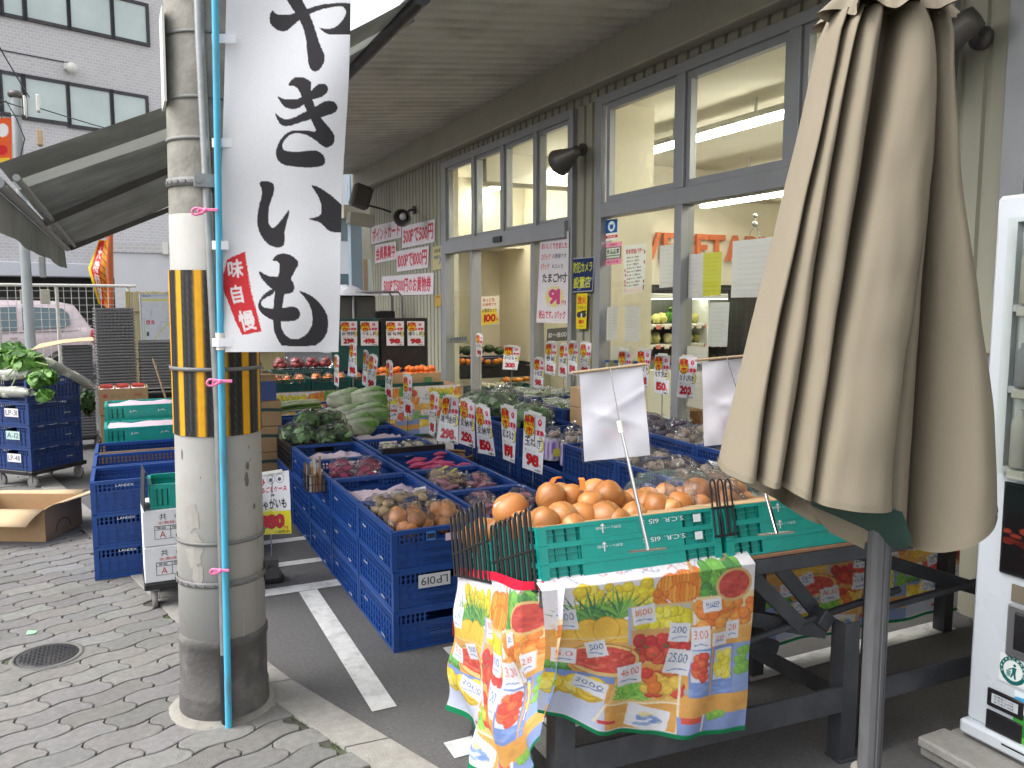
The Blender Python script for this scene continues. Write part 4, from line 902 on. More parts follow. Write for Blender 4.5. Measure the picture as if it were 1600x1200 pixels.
# white cartons on a dolly
dolly('black dolly under the two white cartons behind the pole',.29,4.63,0,.48,.34,.145)
WT=[BLKI,REDI]
for i in range(2):
    c=carton('white_carton','%s white carton marked A on the small dolly behind the pole'%('lower','upper')[i],.055,4.47,.147+i*.19,.46,.31,.188,0,WBOX,False,group='white cartons on the dolly')
    ctext(c,[('t','共',-.15,.135,.035,.033,0),('t','選果印',-.08,.14,.10,.02,0),('t','全農経済連規格',-.16,.112,.20,.016,1)]+[('o',-.175+k*.075,.035,.077,.068,.0022,0) for k in range(2)]+[('o',-.175,.082,.152,.022,.0022,0),('t','等級',-.165,.086,.045,.013,0),('t','階級',-.09,.086,.045,.013,0),('t','A',-.152,.042,.03,.034,1)],WT,d=.155)
o=crate('teal','empty green crate standing on the upper white carton behind the pole',(.30,4.63,.527),0,sc=(.66,.72,1.2))
m=MB(); m.box(-.003,-.10,0,.003,.12,.20); tag(m.build('grey_board',DSTEEL,None,(.062,4.56,.527),(0,.06,.05)),'thin grey board leaning on the green crate atop the white cartons','board')
# cartons right of the pole
for i in range(5):
    w=(.50,.46,.48,.5,.47)[i]
    c=carton('cardboard_box','brown carton with a green band, number %s from the ground right of the pole'%('one','two','three','four','five')[i],1.10-w+(0,.015,-.02,.005,-.03)[i],6.50,i*.203,w,.36,.20,0,CARD,i==4,group='cartons stacked right of the pole')
    if i<4:
        m=MB(); n=14; m.add([(-w/2+w*k/n,-.1815,.07+.05*math.sin(k/n*2.2)) for k in range(n+1)]+[(-w/2+w*k/n,-.1815,.09+.055*math.sin(k/n*2.2)) for k in range(n+1)],[(k,k+1,n+2+k,n+1+k) for k in range(n)]); m.build('printed_mark',mat('dark_green_ink',(.03,.07,.06),.7) if 'dark_green_ink' not in MATS else MATS['dark_green_ink'],c)
    else:
        m=MB(); m.box(-w/2,-.183,.0,w/2,-.1806,.15); m.build('printed_mark',BLUI,c)
        m=MB(); m.grid(lambda u,v:(-w/2+u*(w+.10),-.18-.02+v*.2,.2+.015*math.sin(u*3)-u*.02),5,4); m.build('flap',CARDL,c)
        m=MB(); m.blob((.05,0,.22),(.12,.1,.07),12,8,.4,3); m.build('plastic_wrap',BAGW,c)
# ================================================================== the shop
FXX=3.8
shop=thing('greengrocer_shop','corrugated greengrocer shop with big aluminium windows under a sheet metal canopy','shop',(FXX,6,0))
def LS(v): return Vector(v)-Vector((FXX,6,0))
def corr(y0,y1,z0,z1):
    m=MB(); pts=[]; y=y0; p=.138
    while y<y1:
        for dy,dx in((0,0),(.098,0),(.104,.022),(.132,.022)):
            if y+dy<=y1: pts.append((dx,y+dy-6))
        y+=p
    pts.append((0,y1-6)); vs=[(x,y,z0) for x,y in pts]+[(x,y,z1) for x,y in pts]; n=len(pts)
    m.add(vs,[(i,i+1,n+i+1,n+i) for i in range(n-1)]); return m.build('corrugated_wall',CORR,shop)
corr(9.99,13.42,0,3.75); corr(6.20,6.60,0,3.3); corr(2.4,9.98,3.302,3.75); corr(2.56,2.84,0,3.3)
m=MB(); m.box(.03,9.99-6,0,.2,13.40-6,3.62); m.box(.03,6.21-6,0,.14,6.59-6,3.3); m.box(.03,2.57-6,0,.14,2.83-6,3.3); m.box(.03,-3-6,3.302,.2,9.989-6,3.7); m.build('wall_core',CREAM,shop)
m=MB(); m.bbox(-.15,-4-6,3.375,-.012,14.0-6,3.80,.012); m.build('gutter_beam',GUTT,shop)
# canopy of corrugated sheet
def canz(x): return 3.50+(x-1.85)/(3.62-1.85)*.185
m=MB(); NW=86*12
def cf(u,v): 
    y=-2.4+u*16.3; x=1.85+v*1.80; return (x-FXX,y-6,canz(x)+.035*max(-.25,min(1.,3*math.sin(2*PI*y/.19)-1.2)))
m.grid(cf,NW,1); m.grid(lambda u,v:(lambda q:(q[0],q[1],q[2]+.006))(cf(u,v)),NW,1); m.build('canopy_sheet',SOFF,shop)
m=MB(); 
for x in(2.05,2.95): m.box(x-.03-FXX,-2.4-6,canz(x)+.035,x+.03-FXX,13.9-6,canz(x)+.12)
m.build('canopy_purlin',DSTEEL,shop)
# --- door unit and windows
def fr(y0,y1,z0,z1,x0=-.05,x1=.07,nm='window_frame',mt=None): 
    m=MB(); m.bbox(x0,y0-6,z0,x1,y1-6,z1,.004); return m.build(nm,mt or ALU,shop)
def gl(y0,y1,z0,z1,x=.012,nm='window_glass'):
    m=MB(); m.quad((x,y1-6,z0),(x,y0-6,z0),(x,y0-6,z1),(x,y1-6,z1)); return m.build(nm,GLASS,shop)
D0,D1=6.62,9.90
fr(D1-.075,D1+.075,0,3.3); fr(D0-.02,D0+.05,0,3.3); fr(D0+.0501,D1-.0751,3.22,3.3)
hd=fr(D0+.0501,D1-.0751,2.155,2.31,-.09,.09,'door_header')
mY=[PX(x,300,FXX).y for x in(744,790,842)]
for y in mY: fr(y-.035,y+.035,2.3105,3.2195)
m=MB(); yy=[D0+.05]+sorted(y for y in mY)+[D1-.075]
for a,b in zip(yy,yy[1:]): 
    a2,b2=a+.037,b-.037; gl(a2,b2,2.35,3.2)
    mm=MB(); 
    for q in((a2,b2,2.311,2.352),(a2,b2,3.18,3.219)): mm.box(-.02,q[0]-6,q[2],.03,q[1]-6,q[3])
    mm.box(-.02,a2-6,2.353,.03,a2+.03-6,3.179); mm.box(-.02,b2-.03-6,2.353,.03,b2-6,3.179); mm.build('sash',ALU,shop)
yl=PX(742,450,FXX).y; yr=PX(838,450,FXX).y
fr(yl-.03,yl+.03,0,2.1545); fr(yr-.04,yr+.04,0,2.1545); gl(yl+.03,D1-.075,.05,2.155); gl(D0+.05,yr-.04,.05,2.155,.02,'sliding_door_glass'); gl(D0+.05,yr-.3,.05,2.155,.04,'sliding_door_glass') if 0 else None
m=MB(); c=PX(778,374,FXX-.09); m.box(-.11,c.y-.10-6,2.20,-.0901,c.y+.10-6,2.26); m.build('door_sensor',BLACKP,shop)
W0,W1=2.84,6.195
fr(W1-.09,W1,0,3.302); fr(W0,W0+.07,0,3.302); fr(W0+.0701,W1-.0901,3.225,3.302); fr(W0+.0701,W1-.0901,2.285,2.405); fr(W0+.0701,W1-.0901,.0,.28)
wm=[5.02,3.90]
for y in wm: fr(y-.05,y+.05,2.4055,3.2245); fr(y-.045,y+.045,.2805,2.2845)
wy=[W0+.07]+sorted(wm)+[W1-.09]
for a,b in zip(wy,wy[1:]):
    gl(a+.045,b-.045,2.42,3.21); gl(a+.045,b-.045,.28,2.28)
    mm=MB(); a2,b2=a+.052,b-.052
    mm.box(-.025,a2-6,2.406,.03,b2-6,2.46); mm.box(-.025,a2-6,3.17,.03,b2-6,3.224); mm.box(-.025,a2-6,2.461,.03,a2+.045-6,3.169); mm.box(-.025,b2-.045-6,2.461,.03,b2-6,3.169); mm.build('sash',ALU,shop)
# second door to the right
fr(2.44,2.555,0,3.302); fr(2.33,2.42,0,3.302,-.02,.09); fr(-2,2.3299,2.02,2.16); fr(-2,2.3299,3.22,3.302); gl(-2,2.33,.02,2.02); gl(-2,2.33,2.16,3.22); fr(1.05,1.13,0,2.0195); 
# --- inside
def ins(nm,x0,y0,z0,x1,y1,z1,mt): m=MB(); m.box(x0-FXX,y0-6,z0,x1-FXX,y1-6,z1); return m.build(nm,mt,shop)
ZLOW=-.30
ins('shop_floor',3.81,-3,.0,10.5,13.3,.02,SHFLOOR); ins('ceiling',4.02,-3,3.35,10.5,13.3,3.45,CEIL); ins('back_wall',5.6,9.6,.02,10.5,9.8,3.35,CREAM); ins('side_wall',5.6,9.801,.02,5.8,12.2,3.35,CREAM); ins('end_wall',3.99,12.2,.02,5.8,12.4,3.35,CREAM); ins('far_wall',10.3,-3,.02,10.5,9.6,3.35,CREAM); ins('rear_wall',4,-3.2,.02,10.5,-3,3.35,CREAM)
ins('partition',3.99,6.45,.02,4.535,6.56,3.35,CREAM); ins('bulkhead',4.05,11.3,2.35,5.6,12.2,3.35,CEIL)
ins('ceiling_beam',4.05,9.2,3.0,10.3,9.59,3.349,CEIL)
for i,(x,y,L) in enumerate(((5.12,6.35,2.3),(5.12,3.2,2.4),(6.7,9.0,2.4) if 0 else (7.2,7.6,3.0),(8.4,9.4,1.9) if 0 else (8.3,5.4,2.4),(5.0,8.6,1.4),(6.6,2.9,2.4),(8.3,2.2,2.4),(4.85,10.2,2.2))):  # the fitting just inside the door is added, to brighten the doorway
    m=MB(); zl_=ZLOW if x==7.2 else 0; m.box(x-.07-FXX,y-6-L/2,3.16+zl_,x+.07-FXX,y-6+L/2,3.215+zl_); m.build('lamp_fitting',FRIDGE,shop)
    m=MB(); 
    for dx in(-.04,.04): m.cyl((x+dx-FXX,y-6-L/2+.03,3.135+zl_),(x+dx-FXX,y-6+L/2-.03,3.135+zl_),.02,None,8)
    m.build('lamp_tube',TUBE,shop)
    m=MB(); m.box(x-.01-FXX,y-6-.6,3.2155+zl_,x+.01-FXX,y-6-.58,3.35); m.box(x-.01-FXX,y-6+.58,3.2155+zl_,x+.01-FXX,y-6+.6,3.35); m.build('lamp_hanger',FRIDGE,shop)
m=MB(); m.lathe([(0,3.30),(.09,3.31),(.1,3.349)],20,0,None,Matrix.Translation((5.5-FXX,5.2-6,0))); m.build('smoke_detector',FRIDGE,shop)
# orange wall letters
m=MB(); a=PY(1006,366,9.5); b=PY(1006,410,9.5); x1=PY(1147,390,9.5).x; 
lt=MB(); lt.text('VEGETABLES',(a.x,9.53,b.z+.04),(1,0,0),(0,0,1),(x1-a.x)*1.75,(a.z-b.z),0,None,.03)
o=lt.build('wall_letters',ORNG); s=o.modifiers.new('s','SOLIDIFY'); s.thickness=.06; s.offset=0; tag(o,'big glossy orange letters reading VEGETABLES on the cream wall inside','wall letters')
# fridge cabinet
fx0=PY(985,470,8.8).x; fx1=fx0+2.5
fg=thing('display_fridge','open multi deck fridge with lit shelves of vegetables seen through the window','fridge',(fx0,8.8,0))
def fb(nm,x0,y0,z0,x1,y1,z1,mt): m=MB(); m.bbox(x0,y0,z0,x1,y1,z1,.008); return m.build(nm,mt,fg)
zt=PY(1050,447,8.8).z; zl=PY(1050,461,8.8).z; z1s=PY(1050,507,8.8).z; z2s=PY(1050,538,8.8).z
fb('top_panel',0,0,zl+.02,2.5,.75,zt+.02,BLACKP); fb('canopy_lip',0,-.04,zl-.05,2.5,.06,zl+.018,FRIDGE); fb('back_panel',0,.70,.02,2.5,.76,zl,mat('fridge_inside',(.16,.17,.13),.5)); fb('base',0,-.1,.02,2.5,.68,z2s-.32,FRIDGE)
m=MB(); m.cyl((.05,.10,zl-.03),(2.45,.10,zl-.03),.022,None,8); m.build('shelf_lamp',LED,fg)
for z in(z1s,z2s): fb('shelf',.02,.05,z-.035,2.48,.69,z,FRIDGE); m=MB(); [m.box(.05+i*.13,.043,z-.06,.13+i*.13,.049,z-.005,0,(.7,.62,.5) if i%3 else (.6,.2,.15)) for i in range(18)]; m.build('price_strip',VC,fg)
for x in(0,1.24,2.47): fb('end_panel',x,.0,.02,x+.03,.699,zl-.06,FRIDGE)
YL=[(.52,.50,.16),(.45,.42,.12),(.60,.56,.30)]
k=0
for z,n,pal in((z1s,26,0),(z2s,26,1),(z2s-.32,26,2)):
    for i in range(n):
        x=.10+i*2.3/n; y=.22+rnd(-.05,.15)
        m=MB(); 
        if pal==0 and (i//4)%2==0: leaves(m,(x,y,z+.13),(.08,.09,.11),26,.10,[(.10,.25,.04),(.16,.34,.06)],i); o=m.build('leafy_greens',VEG,fg)
        else: m.blob((x,y,z+.07),(.06,.08,rnd(.06,.085)),9,6,.3,3,0,random.choice(YL if pal!=2 else [(.4,.15,.08),(.3,.3,.1)]),i); o=m.build('wrapped_produce',SKIN,fg)
# hanging bell-like clip
m=MB(); c=PY(1180,350,8.0); m.tube([c+Vector((0,0,.1)),c,c+Vector((-.14,0,-.22)),c+Vector((.14,0,-.22)),c],.008,5); m.blob(c,.04,8,6); m.blob(c+Vector((0,0,.1)),.03,8,6); tag(m.build('hanging_hook',STEEL),'small metal hook hanging from the shop ceiling on a wire triangle','hook')
# second fridge / dark equipment to the right of the first
m=MB(); a=PY(1162,440,8.2); m.bbox(a.x,8.2,.02,a.x+.9,8.5,1.70,.01); o=m.build('upright_cooler',BLACKP); tag(o,'dark upright cooler beside the lit vegetable fridge inside the shop','cooler')
# --- posters and sheets on the glass (inside or outside face)
def poster(nm,lab,cat,q,cv,X=FXX-.03,m=None,grp=None,nu=None,nv=None):
    pts=[PX(x,y,X) for x,y in q]
    o=sheet(nm,cv.done() if isinstance(cv,Cv) else cv,quad4(*pts),m or PRINT,None,nu,nv); return tag(o,lab,cat,grp)
RD=(206,52,74)
def banner(q,txts,lab,res=1.6):
    w=max(40,abs(PX(*q[0],FXX).y-PX(*q[1],FXX).y)*90); h=abs(PX(*q[0],FXX).z-PX(*q[3],FXX).z)*90
    cv=Cv(w,h,1.2,(236,228,232)); n=len(txts)
    for i,t in enumerate(txts): cv.text(t,w*.04,h*(.1+i*.9/n),w*.96,h*(.9*(i+1)/n),RD,2)
    poster('wall_banner',lab,'banner',q,cv,FXX-.012,None,'red lettered paper banners on the corrugated wall')
banner([(580,354),(627,343),(627,371),(580,382)],['ポイントカード'],'white paper banner in red reading ポイントカード at top left of the corrugated wall')
banner([(586,383),(619,377),(619,405),(586,412)],['会員募集中'],'white paper banner in red reading 会員募集中 below the ポイントカード one')
banner([(628,354),(680,342),(679,378),(628,388)],['500Pで500円'],'white paper banner in red reading 500Pで500円, upper right of the group')
banner([(619,393),(670,384),(669,418),(620,425)],['1000Pで1000円'],'white paper banner in red reading 1000Pで1000円, in the middle')
banner([(597,432),(678,426),(677,460),(596,462)],['5000Pで5000円のお買物券'],'long white paper banner in red reading 5000Pで5000円のお買物券, lowest of the group')
cv=Cv(40,80,1,(206,196,140)); cv.text('自転車',6,8,34,24,(90,90,60),1); cv.text('駐輪禁止',6,30,34,44,(70,80,130),1); cv.line([(30,60),(36,40)],3,(90,100,190)); poster('yellowish_notice','faded yellowish notice with blue strokes beside the door frame','notice',[(676,386),(691,383),(690,420),(676,423)],cv,FXX-.012)
cv=Cv(20,40,1,(196,160,84)); cv.text('ご案内',3,4,17,12,(120,60,30),1); poster('small_notice','small ochre sticker low on the corrugated wall beside the door','notice',[(679,461),(690,460),(689,478),(679,480)],cv,FXX-.012)
# tall handwritten poster on the sliding door
cv=Cv(60,150,1.7,(238,232,234)); cv.text('ハウスの',6,3,34,13,(222,90,110),1); cv.text('収穫',38,2,56,13,RD,1); cv.text('おいしくできました',3,17,57,28,RD,2); cv.text('2パック',4,34,24,46,(224,90,80),2); cv.text('お買得です',27,35,56,44,(110,100,110),1); cv.text('1パック',4,50,22,62,(224,100,80),2); cv.text('8コ入り',27,52,50,60,(110,100,110),1); cv.text('たまごM寸',8,66,58,84,(60,56,64),2)
for i in range(22): a=i*2*PI/22; cv.poly([(34+20*math.cos(a),106+20*math.sin(a)),(34+13*math.cos(a-.2),106+13*math.sin(a-.2)),(34+13*math.cos(a+.2),106+13*math.sin(a+.2))],(236,222,110))
cv.ell(34,106,15,15,(238,225,120)); cv.text('91',21,92,46,120,(214,80,130),4,(250,240,240),2); cv.text('円',48,112,56,120,RD,1); cv.text('税込です。1パック',4,128,56,144,RD,2)
poster('egg_poster','tall handwritten egg poster in red and black taped on the sliding door','poster',[(845,364),(889,361),(887,505),(838,504)],cv,FXX-.06)
cv=Cv(50,30,1.5,(96,94,80)); cv.text('10～18:00',4,9,46,22,(215,215,205),1); poster('hours_plate','dark strip with opening hours 10～18:00 under the egg poster','sign',[(855,514),(889,511),(888,532),(854,534)],cv,FXX-.03)
cv=Cv(60,70,1.6,(20,44,98)); cv.rect(0,0,60,2,(200,205,215)); cv.rect(0,68,60,70,(200,205,215)); cv.rect(0,0,2,70,(200,205,215)); cv.rect(58,0,60,70,(200,205,215)); cv.text('防犯カメラ',4,7,56,32,(226,228,70),2); cv.text('設置店',6,37,54,64,(226,228,70),2); cv.poly([(16,66),(58,40),(58,45),(24,66)],(190,196,210),.6)
poster('camera_sign','blue plate with yellow letters 防犯カメラ on the wall between door and window','sign',[(894,404),(929,401),(926,455),(892,457)],cv,FXX-.03)
cv=Cv(30,90,1.6,(244,216,24)); cv.text('放火',3,6,27,28,(214,40,40),2); cv.text('させない!',3,31,27,40,(60,60,60),1); cv.ell(9,54,7,7,(60,62,66)); cv.ell(21,54,7,7,(60,62,66)); cv.poly([(3,48),(25,42),(28,47),(4,52)],(50,52,56)); cv.rect(13,50,17,60,(235,235,235)); cv.text('110',7,66,23,77,(205,50,44),3); cv.rect(9,82,21,83,(70,70,70))
poster('fire_sign','yellow sticker with 放火 in red below the blue camera plate','sign',[(901,459),(918,458),(916,514),(900,514)],cv,FXX-.03)
def gsheet(nm,lab,q,bg,cv=None,X=FXX+.026,cat='paper sheet',grp=None):
    if cv is None:
        cv=Cv(40,60,1,bg)
        for i in range(9): cv.line([(5,8+i*5.5),(rnd(25,35),8+i*5.5)],.5,tuple(int(c*.93) for c in bg))
    return poster(nm,lab,cat,q,cv,X,PBACK,grp)
cv=Cv(30,46,1.6,(232,234,236)); cv.rect(2,2,28,30,(24,84,160)); cv.ell(15,16,8,11,(210,225,238)); cv.ell(15,17,4,5,(24,84,160)); cv.line([(10,12),(15,16),(20,11)],1.4,(24,84,160)); cv.rect(1,35,29,41,(196,50,60)); cv.text('登録店',5,36,25,40,(245,230,230),1); gsheet('blue_sticker','blue emblem sticker at the top left corner of the lower window pane',[(946,343),(966,341),(965,374),(945,377)],None,cv,FXX-.0+.008,'sticker')
cv=Cv(36,46,1.6,(226,150,180)); cv.rect(2,10,34,34,(70,100,92)); cv.rect(4,12,32,26,(226,232,222)); cv.text('良品品質',5,13,31,25,(60,90,80),2); cv.rect(4,28,32,32,(190,205,195)); cv.text('加盟店',10,2,26,8,(170,60,100),1); cv.text('安心の店',6,36,30,43,(160,50,100),1); gsheet('pink_sticker','pink and green sticker below the blue emblem sticker on the window','' and 0 or [(945,380),(972,377),(971,412),(944,415)],None,cv,FXX+.008,'sticker')
cv=Cv(44,110,1.4,(232,234,238)); cv.text('年末年始バザー',4,8,40,22,(190,60,70),2); [cv.text('お知らせご案内'[i%3:],6,26+i*8,20+rnd(8,20),31+i*8,(70,72,80),1) for i in range(9)]; [cv.ell(4+rnd(-1,1),rnd(10,105),1.4,4,(190,90,95)) for i in range(6)]; [cv.ell(41,rnd(10,105),1.4,4,(150,90,95)) for i in range(5)]; cv.rect(4,98,40,108,(235,215,218)); gsheet('event_flyer','tall white flyer with red heading taped low in the left window pane',[(975,384),(1010,380),(1007,455),(974,460)],None,cv)
gsheet('paper_sheet','white sheet taped beside the window mullion below the orange letters',[(1031,384),(1054,381),(1054,448),(1030,450)],(214,216,222)); gsheet('paper_sheet','lilac white sheet right of the window mullion',[(1071,398),(1099,396),(1098,465),(1070,466)],(208,208,222)); gsheet('yellow_sheet','yellow paper sheet taped on the right window pane',[(1099,396),(1128,393),(1126,461),(1098,463)],(206,208,84)); gsheet('paper_sheet','largest white sheet beside the beige parasol cloth on the window',[(1145,377),(1232,368),(1230,464),(1142,465)],(212,214,226))
gsheet('paper_sheet','narrow white sheet hanging low on the right window pane',[(1110,473),(1140,472),(1136,542),(1105,541)],(212,216,226)); gsheet('paper_sheet','left one of two white sheets low in the left window pane',[(949,480),(966,478),(963,532),(946,532)],(214,216,222)); gsheet('paper_sheet','right one of two white sheets low in the left window pane',[(977,478),(1001,478),(999,534),(975,534)],(212,214,220)); gsheet('paper_sheet','wide white sheet behind the price cards in the left window pane',[(955,541),(985,540),(983,572),(953,572)],(216,216,214)); gsheet('paper_sheet','white board standing behind the price cards right of the mullion',[(1067,540),(1106,542),(1100,640),(1060,632)],(222,222,222))
gsheet('paper_sheet','white sheet taped on the glass of the second door near the vending machine',[(1583,345),(1640,343),(1640,470),(1578,470)],(210,218,226))
# check strip on the glass
cv=Cv(150,12,.9,(200,196,170)); [cv.rect(i*10,0,i*10+5,5,(60,120,180)) or cv.rect(i*10+4,6,i*10+9,12,(226,110,60)) for i in range(15)]
poster('window_strip','blue and orange checked strip across the window glass','strip',[(945,562),(1250,575),(1250,587),(945,573)],cv,FXX+.02)
cv=Cv(40,8,.9,(190,186,170)); [cv.rect(i*5,0,i*5+2.4,4,(60,90,160)) or cv.rect(i*5+2,4,i*5+5,8,(214,90,60)) for i in range(8)]
poster('window_strip','blue and red checked strip on the fixed glass left of the open door','strip',[(698,528),(730,526),(730,535),(698,537)],cv,FXX+.02)
cv=Cv(40,64,1.5,(240,236,226)); cv.poly([(0,30),(34,28),(40,60),(4,64)],(240,214,80)); cv.text('もっとも',4,3,30,13,(190,50,40),2); cv.text('お買得です',4,14,34,22,(190,60,40),1); cv.text('お野菜セット',3,26,36,36,(70,66,60),1); cv.text('100',7,38,34,58,(190,36,36),3); cv.text('円',34,48,39,56,(190,36,36),1)
tag(sheet('sale_poster',cv.done(),quad4(*[PY(x,y,11.2) for x,y in((752,464),(780,462),(779,507),(750,509))]),PRINT),'yellow and red 100円 poster hung inside the open doorway','poster')
# --- lamps on the wall
def lampcone(lab,c,ax,r,L,mount,glassy=False,nm='wall_lamp'):
    t=thing(nm,lab,'lamp',c); q=Vector(ax).normalized().to_track_quat('Z','Y').to_matrix().to_4x4()
    m=MB(); m.lathe([(0,-.02),(r*.35,-.015),(r*.42,.02),(r*.45,L*.25),(r*.8,L*.7),(r,L),(r*.97,L),(r*.78,L*.7),(r*.4,L*.25),(0,L*.2)],28,0,None,q); m.build('lamp_shade',LAMPG,t)
    m=MB(); m.blob(q@Vector((0,0,L*.55)),r*.45,12,8,0); m.build('bulb',mat('lamp_glass',(.5,.5,.48),.1) if 'lamp_glass' not in MATS else MATS['lamp_glass'],t)
    d=Vector(mount)-Vector(c); m=MB(); m.tube([(0,0,0),tuple(d*.5+Vector((0,0,.03))),tuple(d)],.018,8); m.lathe([(.055,0),(.055,.03),(0,.035)],20,0,None,Matrix.Translation(d)@Matrix.Rotation(-PI/2,4,'Y')); m.build('bracket_arm',LAMPG,t)
    return t
lampcone('black wall lamp above the blue camera plate, pointing down to the left',PX(902,236,3.62),PX(874,254,3.57)-PX(902,236,3.62),.12,.25,PX(912,234,3.79))
lampcone('round black reflector lamp on the corrugated wall above the banners',PX(632,336,3.5),(-.45,-.75,-.3),.12,.16,PX(648,328,3.79))
lampcone('big grey cone lamp on the wall behind the parasol top',PX(1524,28,3.60),PX(1456,80,3.55)-PX(1524,28,3.60),.15,.34,PX(1536,60,3.79))
t=thing('flood_light','boxy beige flood light at the far corner of the shop wall','lamp',PX(566,308,3.35)); m=MB(); m.bbox(-.16,-.10,-.17,.12,.10,.17,.03,0,None,Matrix.Rotation(.3,4,'Y')); m.build('housing',LAMPG,t); m=MB(); m.tube([(.1,0,-.12),(.3,0,-.16),(.44,0,-.2)],.015,6); m.build('bracket',DSTEEL,t); m=MB(); m.bbox(-.18,-.10,-.42,.2,.12,-.25,.01,0,None,Matrix.Rotation(.12,4,'Y')); m.build('junction_box',GUTT,t)
# --- neighbours beyond the far corner
t=thing('steel_column','pale blue steel column at the far end of the shop canopy','column',PY(556,450,14.3).xy.to_3d()); m=MB(); m.bbox(-.10,-.1,0,.10,.1,3.9,.004); m.build('column_shaft',BLUEST,t); m=MB(); m.box(-.22,-.14,2.98,.36,.14,3.2); m.build('column_bracket',GUTT,t)
t=thing('white_building','white tiled building with a dark window band beyond the banner','building',(PY(500,300,24).x,24,0)); m=MB(); m.box(0,0,0,8,6,9); m.build('wall',WTILE,t)
z0=PY(540,376,24).z; z1=PY(540,340,24).z; m=MB(); m.box(.3,-.03,z0,7,-.002,z1); m.build('window_band',WINB if 0 else CARGL,t); m=MB(); m.box(.2,-.5,z1,7,0,z1+.25); m.build('window_canopy',STEEL,t); m=MB(); m.box(.3,-.03,.3,7,-.002,PY(540,428,24).z); m.build('ground_floor_glass',CARGL,t)
for i in range(8): m=MB(); m.box(.9+i*.9,-.04,.3,.98+i*.9,-.0305,z1); m.build('mullion',STEEL,t)
t=thing('neighbour_wall','narrow pale wall with a brown doorway just past the shop corner','wall',(PY(563,440,15.2).x,15.2,0)); m=MB(); m.box(0,0,0,.7,.3,3.2); m.build('wall_panel',GUTT,t); m=MB(); m.box(.06,-.02,0,.14,-.001,PY(565,405,15.2).z); m.build('door_jamb',WOOD,t); m=MB(); m.box(.141,-.015,0,.42,-.001,PY(565,405,15.2).z); m.build('door_glass',WINB,t)
# --- awning
aw=thing('side_awning','grey canvas awning sloping from the canopy edge down towards the street','awning',(-.38,5.75,2.04))
AY0,AY1=3.55,8.0
def az(x): return float(np.interp(x,[-.38,.205,.928,1.25],[.045,.307,.68,.885]))
def af(u,v): 
    x=-.38+u*1.60; y=AY0+v*(AY1-AY0); return (x+.38,y-5.75,az(x)-.05*v-.008*math.sin(v*PI*3)**2*math.sin(PI*u)+.004*noise.noise((x*4,y*4,0)))
m=MB(); m.grid(lambda u,v:af(u,v*.105),24,4); m.grid(lambda u,v:af(u,.165+v*.835),24,26); m.build('awning_canvas',AWN,aw)
m=MB(); m.grid(lambda u,v:af(u,.105+v*.06),24,3); m.build('seam_band',AWNL,aw)
m=MB(); m.cyl((0,AY0-5.75,-.02),(0,AY1-5.75+.02,-.02),.022); m.cyl((.06,AY0-5.75,.0),(.06,AY1-5.75,.0),.013); m.build('front_bar',STEEL,aw)
m=MB(); m.grid(lambda u,v:(-.022+.012*math.sin(u*14)*v,AY0-5.75+u*(AY1-AY0+.05),-.03-v*(.16+.003*math.sin(u*31))),60,3); m.build('valance',AWN,aw)
for y,dz in((5.35,-.06),(AY1-.02,-.14)):
    m=MB(); m.bar((.02,y-5.75,-.02),(1.56,y-5.75,az(1.18)+dz-.02),.04,.04); m.build('awning_arm',mat('awning_arm_paint',(.13,.125,.115),.5,.15,8) if 'awning_arm_paint' not in MATS else MATS['awning_arm_paint'],aw)
m=MB(); m.cyl((1.63,AY0-5.75-.02,.87),(1.63,AY1-5.75,.84),.042); m.build('roller_tube',BLACKP,aw)
for y in (3.8,5.6,7.6): m=MB(); m.tube([(1.61,y-5.75,.88),(1.85,y-5.75,1.15),(2.3,y-5.75,1.47)],.016,6); m.build('tube_hanger',STEEL,aw)
# ================================================================== produce shapes (shared meshes)
def vblob(r,n,m,amp,fr,colf,seed,prof=None):
    mb=MB(); mb.blob((0,0,0),r,n,m,amp,fr,0,(1,1,1),seed); mb.c=[colf(Vector(v)) for v in mb.v]; mb.usecol=True
    if prof: mb.v=[prof(Vector(v)) for v in mb.v]
    return mb
def mesh_of(mb,name,m):
    o=mb.build(name,m); me=o.data; bpy.data.objects.remove(o); return me
def oncol(v,s=0):
    a=math.atan2(v.y,v.x); k=.5+.5*noise.noise((math.cos(a)*7,math.sin(a)*7,v.z*.6+s)); q=min(1,max(0,(abs(v.z)-.75)*3))
    c=(.37+.19*k,.128+.115*k,.03+.042*k); g=(.82,1.0,1.18)[int(s)%3]; k2=1-.34*max(0,noise.noise((math.cos(a)*15,math.sin(a)*15,s*3.+v.z*.4)))*1.6; return tuple((x*(1-q*.35)+y*q*.35)*g*k2 for x,y in zip(c,(.42,.27,.10)))
def onprof(v):
    z=v.z; r=math.hypot(v.x,v.y); 
    if z>.72: t=(z-.72)/.28; f=1-.25*t; return (v.x*f,v.y*f,.72+(z-.72)*1.25)
    return (v.x,v.y,z*.88)
ONI=[mesh_of(vblob(1,20,14,.05,1.4,lambda v,s=s:oncol(v,s),s,onprof),'onion',ONION) for s in range(3)]
for me in ONI: pass
def mk(name,r,amp,fr,colf,m=SKIN,prof=None,k=3,n=12,mm=9): return [mesh_of(vblob(r,n,mm,amp,fr,colf,s*7+1,prof),name,m) for s in range(k)]
def tone(c,d=.25,f=3): return lambda v: tuple(x*(1+d*noise.noise(v*f)) for x in c)
POT=mk('potato',(1,.78,.7),.18,1.6,tone((.42,.30,.16),.3))
TARO=mk('taro',(1,.8,.75),.15,2,lambda v: tuple(x*(.8+.5*abs(math.sin(v.x*9+2*noise.noise(v*2)))) for x in(.24,.19,.15)))
def spin(v): 
    t=max(0,1-abs(v.x)/1.9); f=.35+.65*math.sqrt(t); return (v.x,v.y*f+.12*math.sin(v.x*1.2),v.z*f)
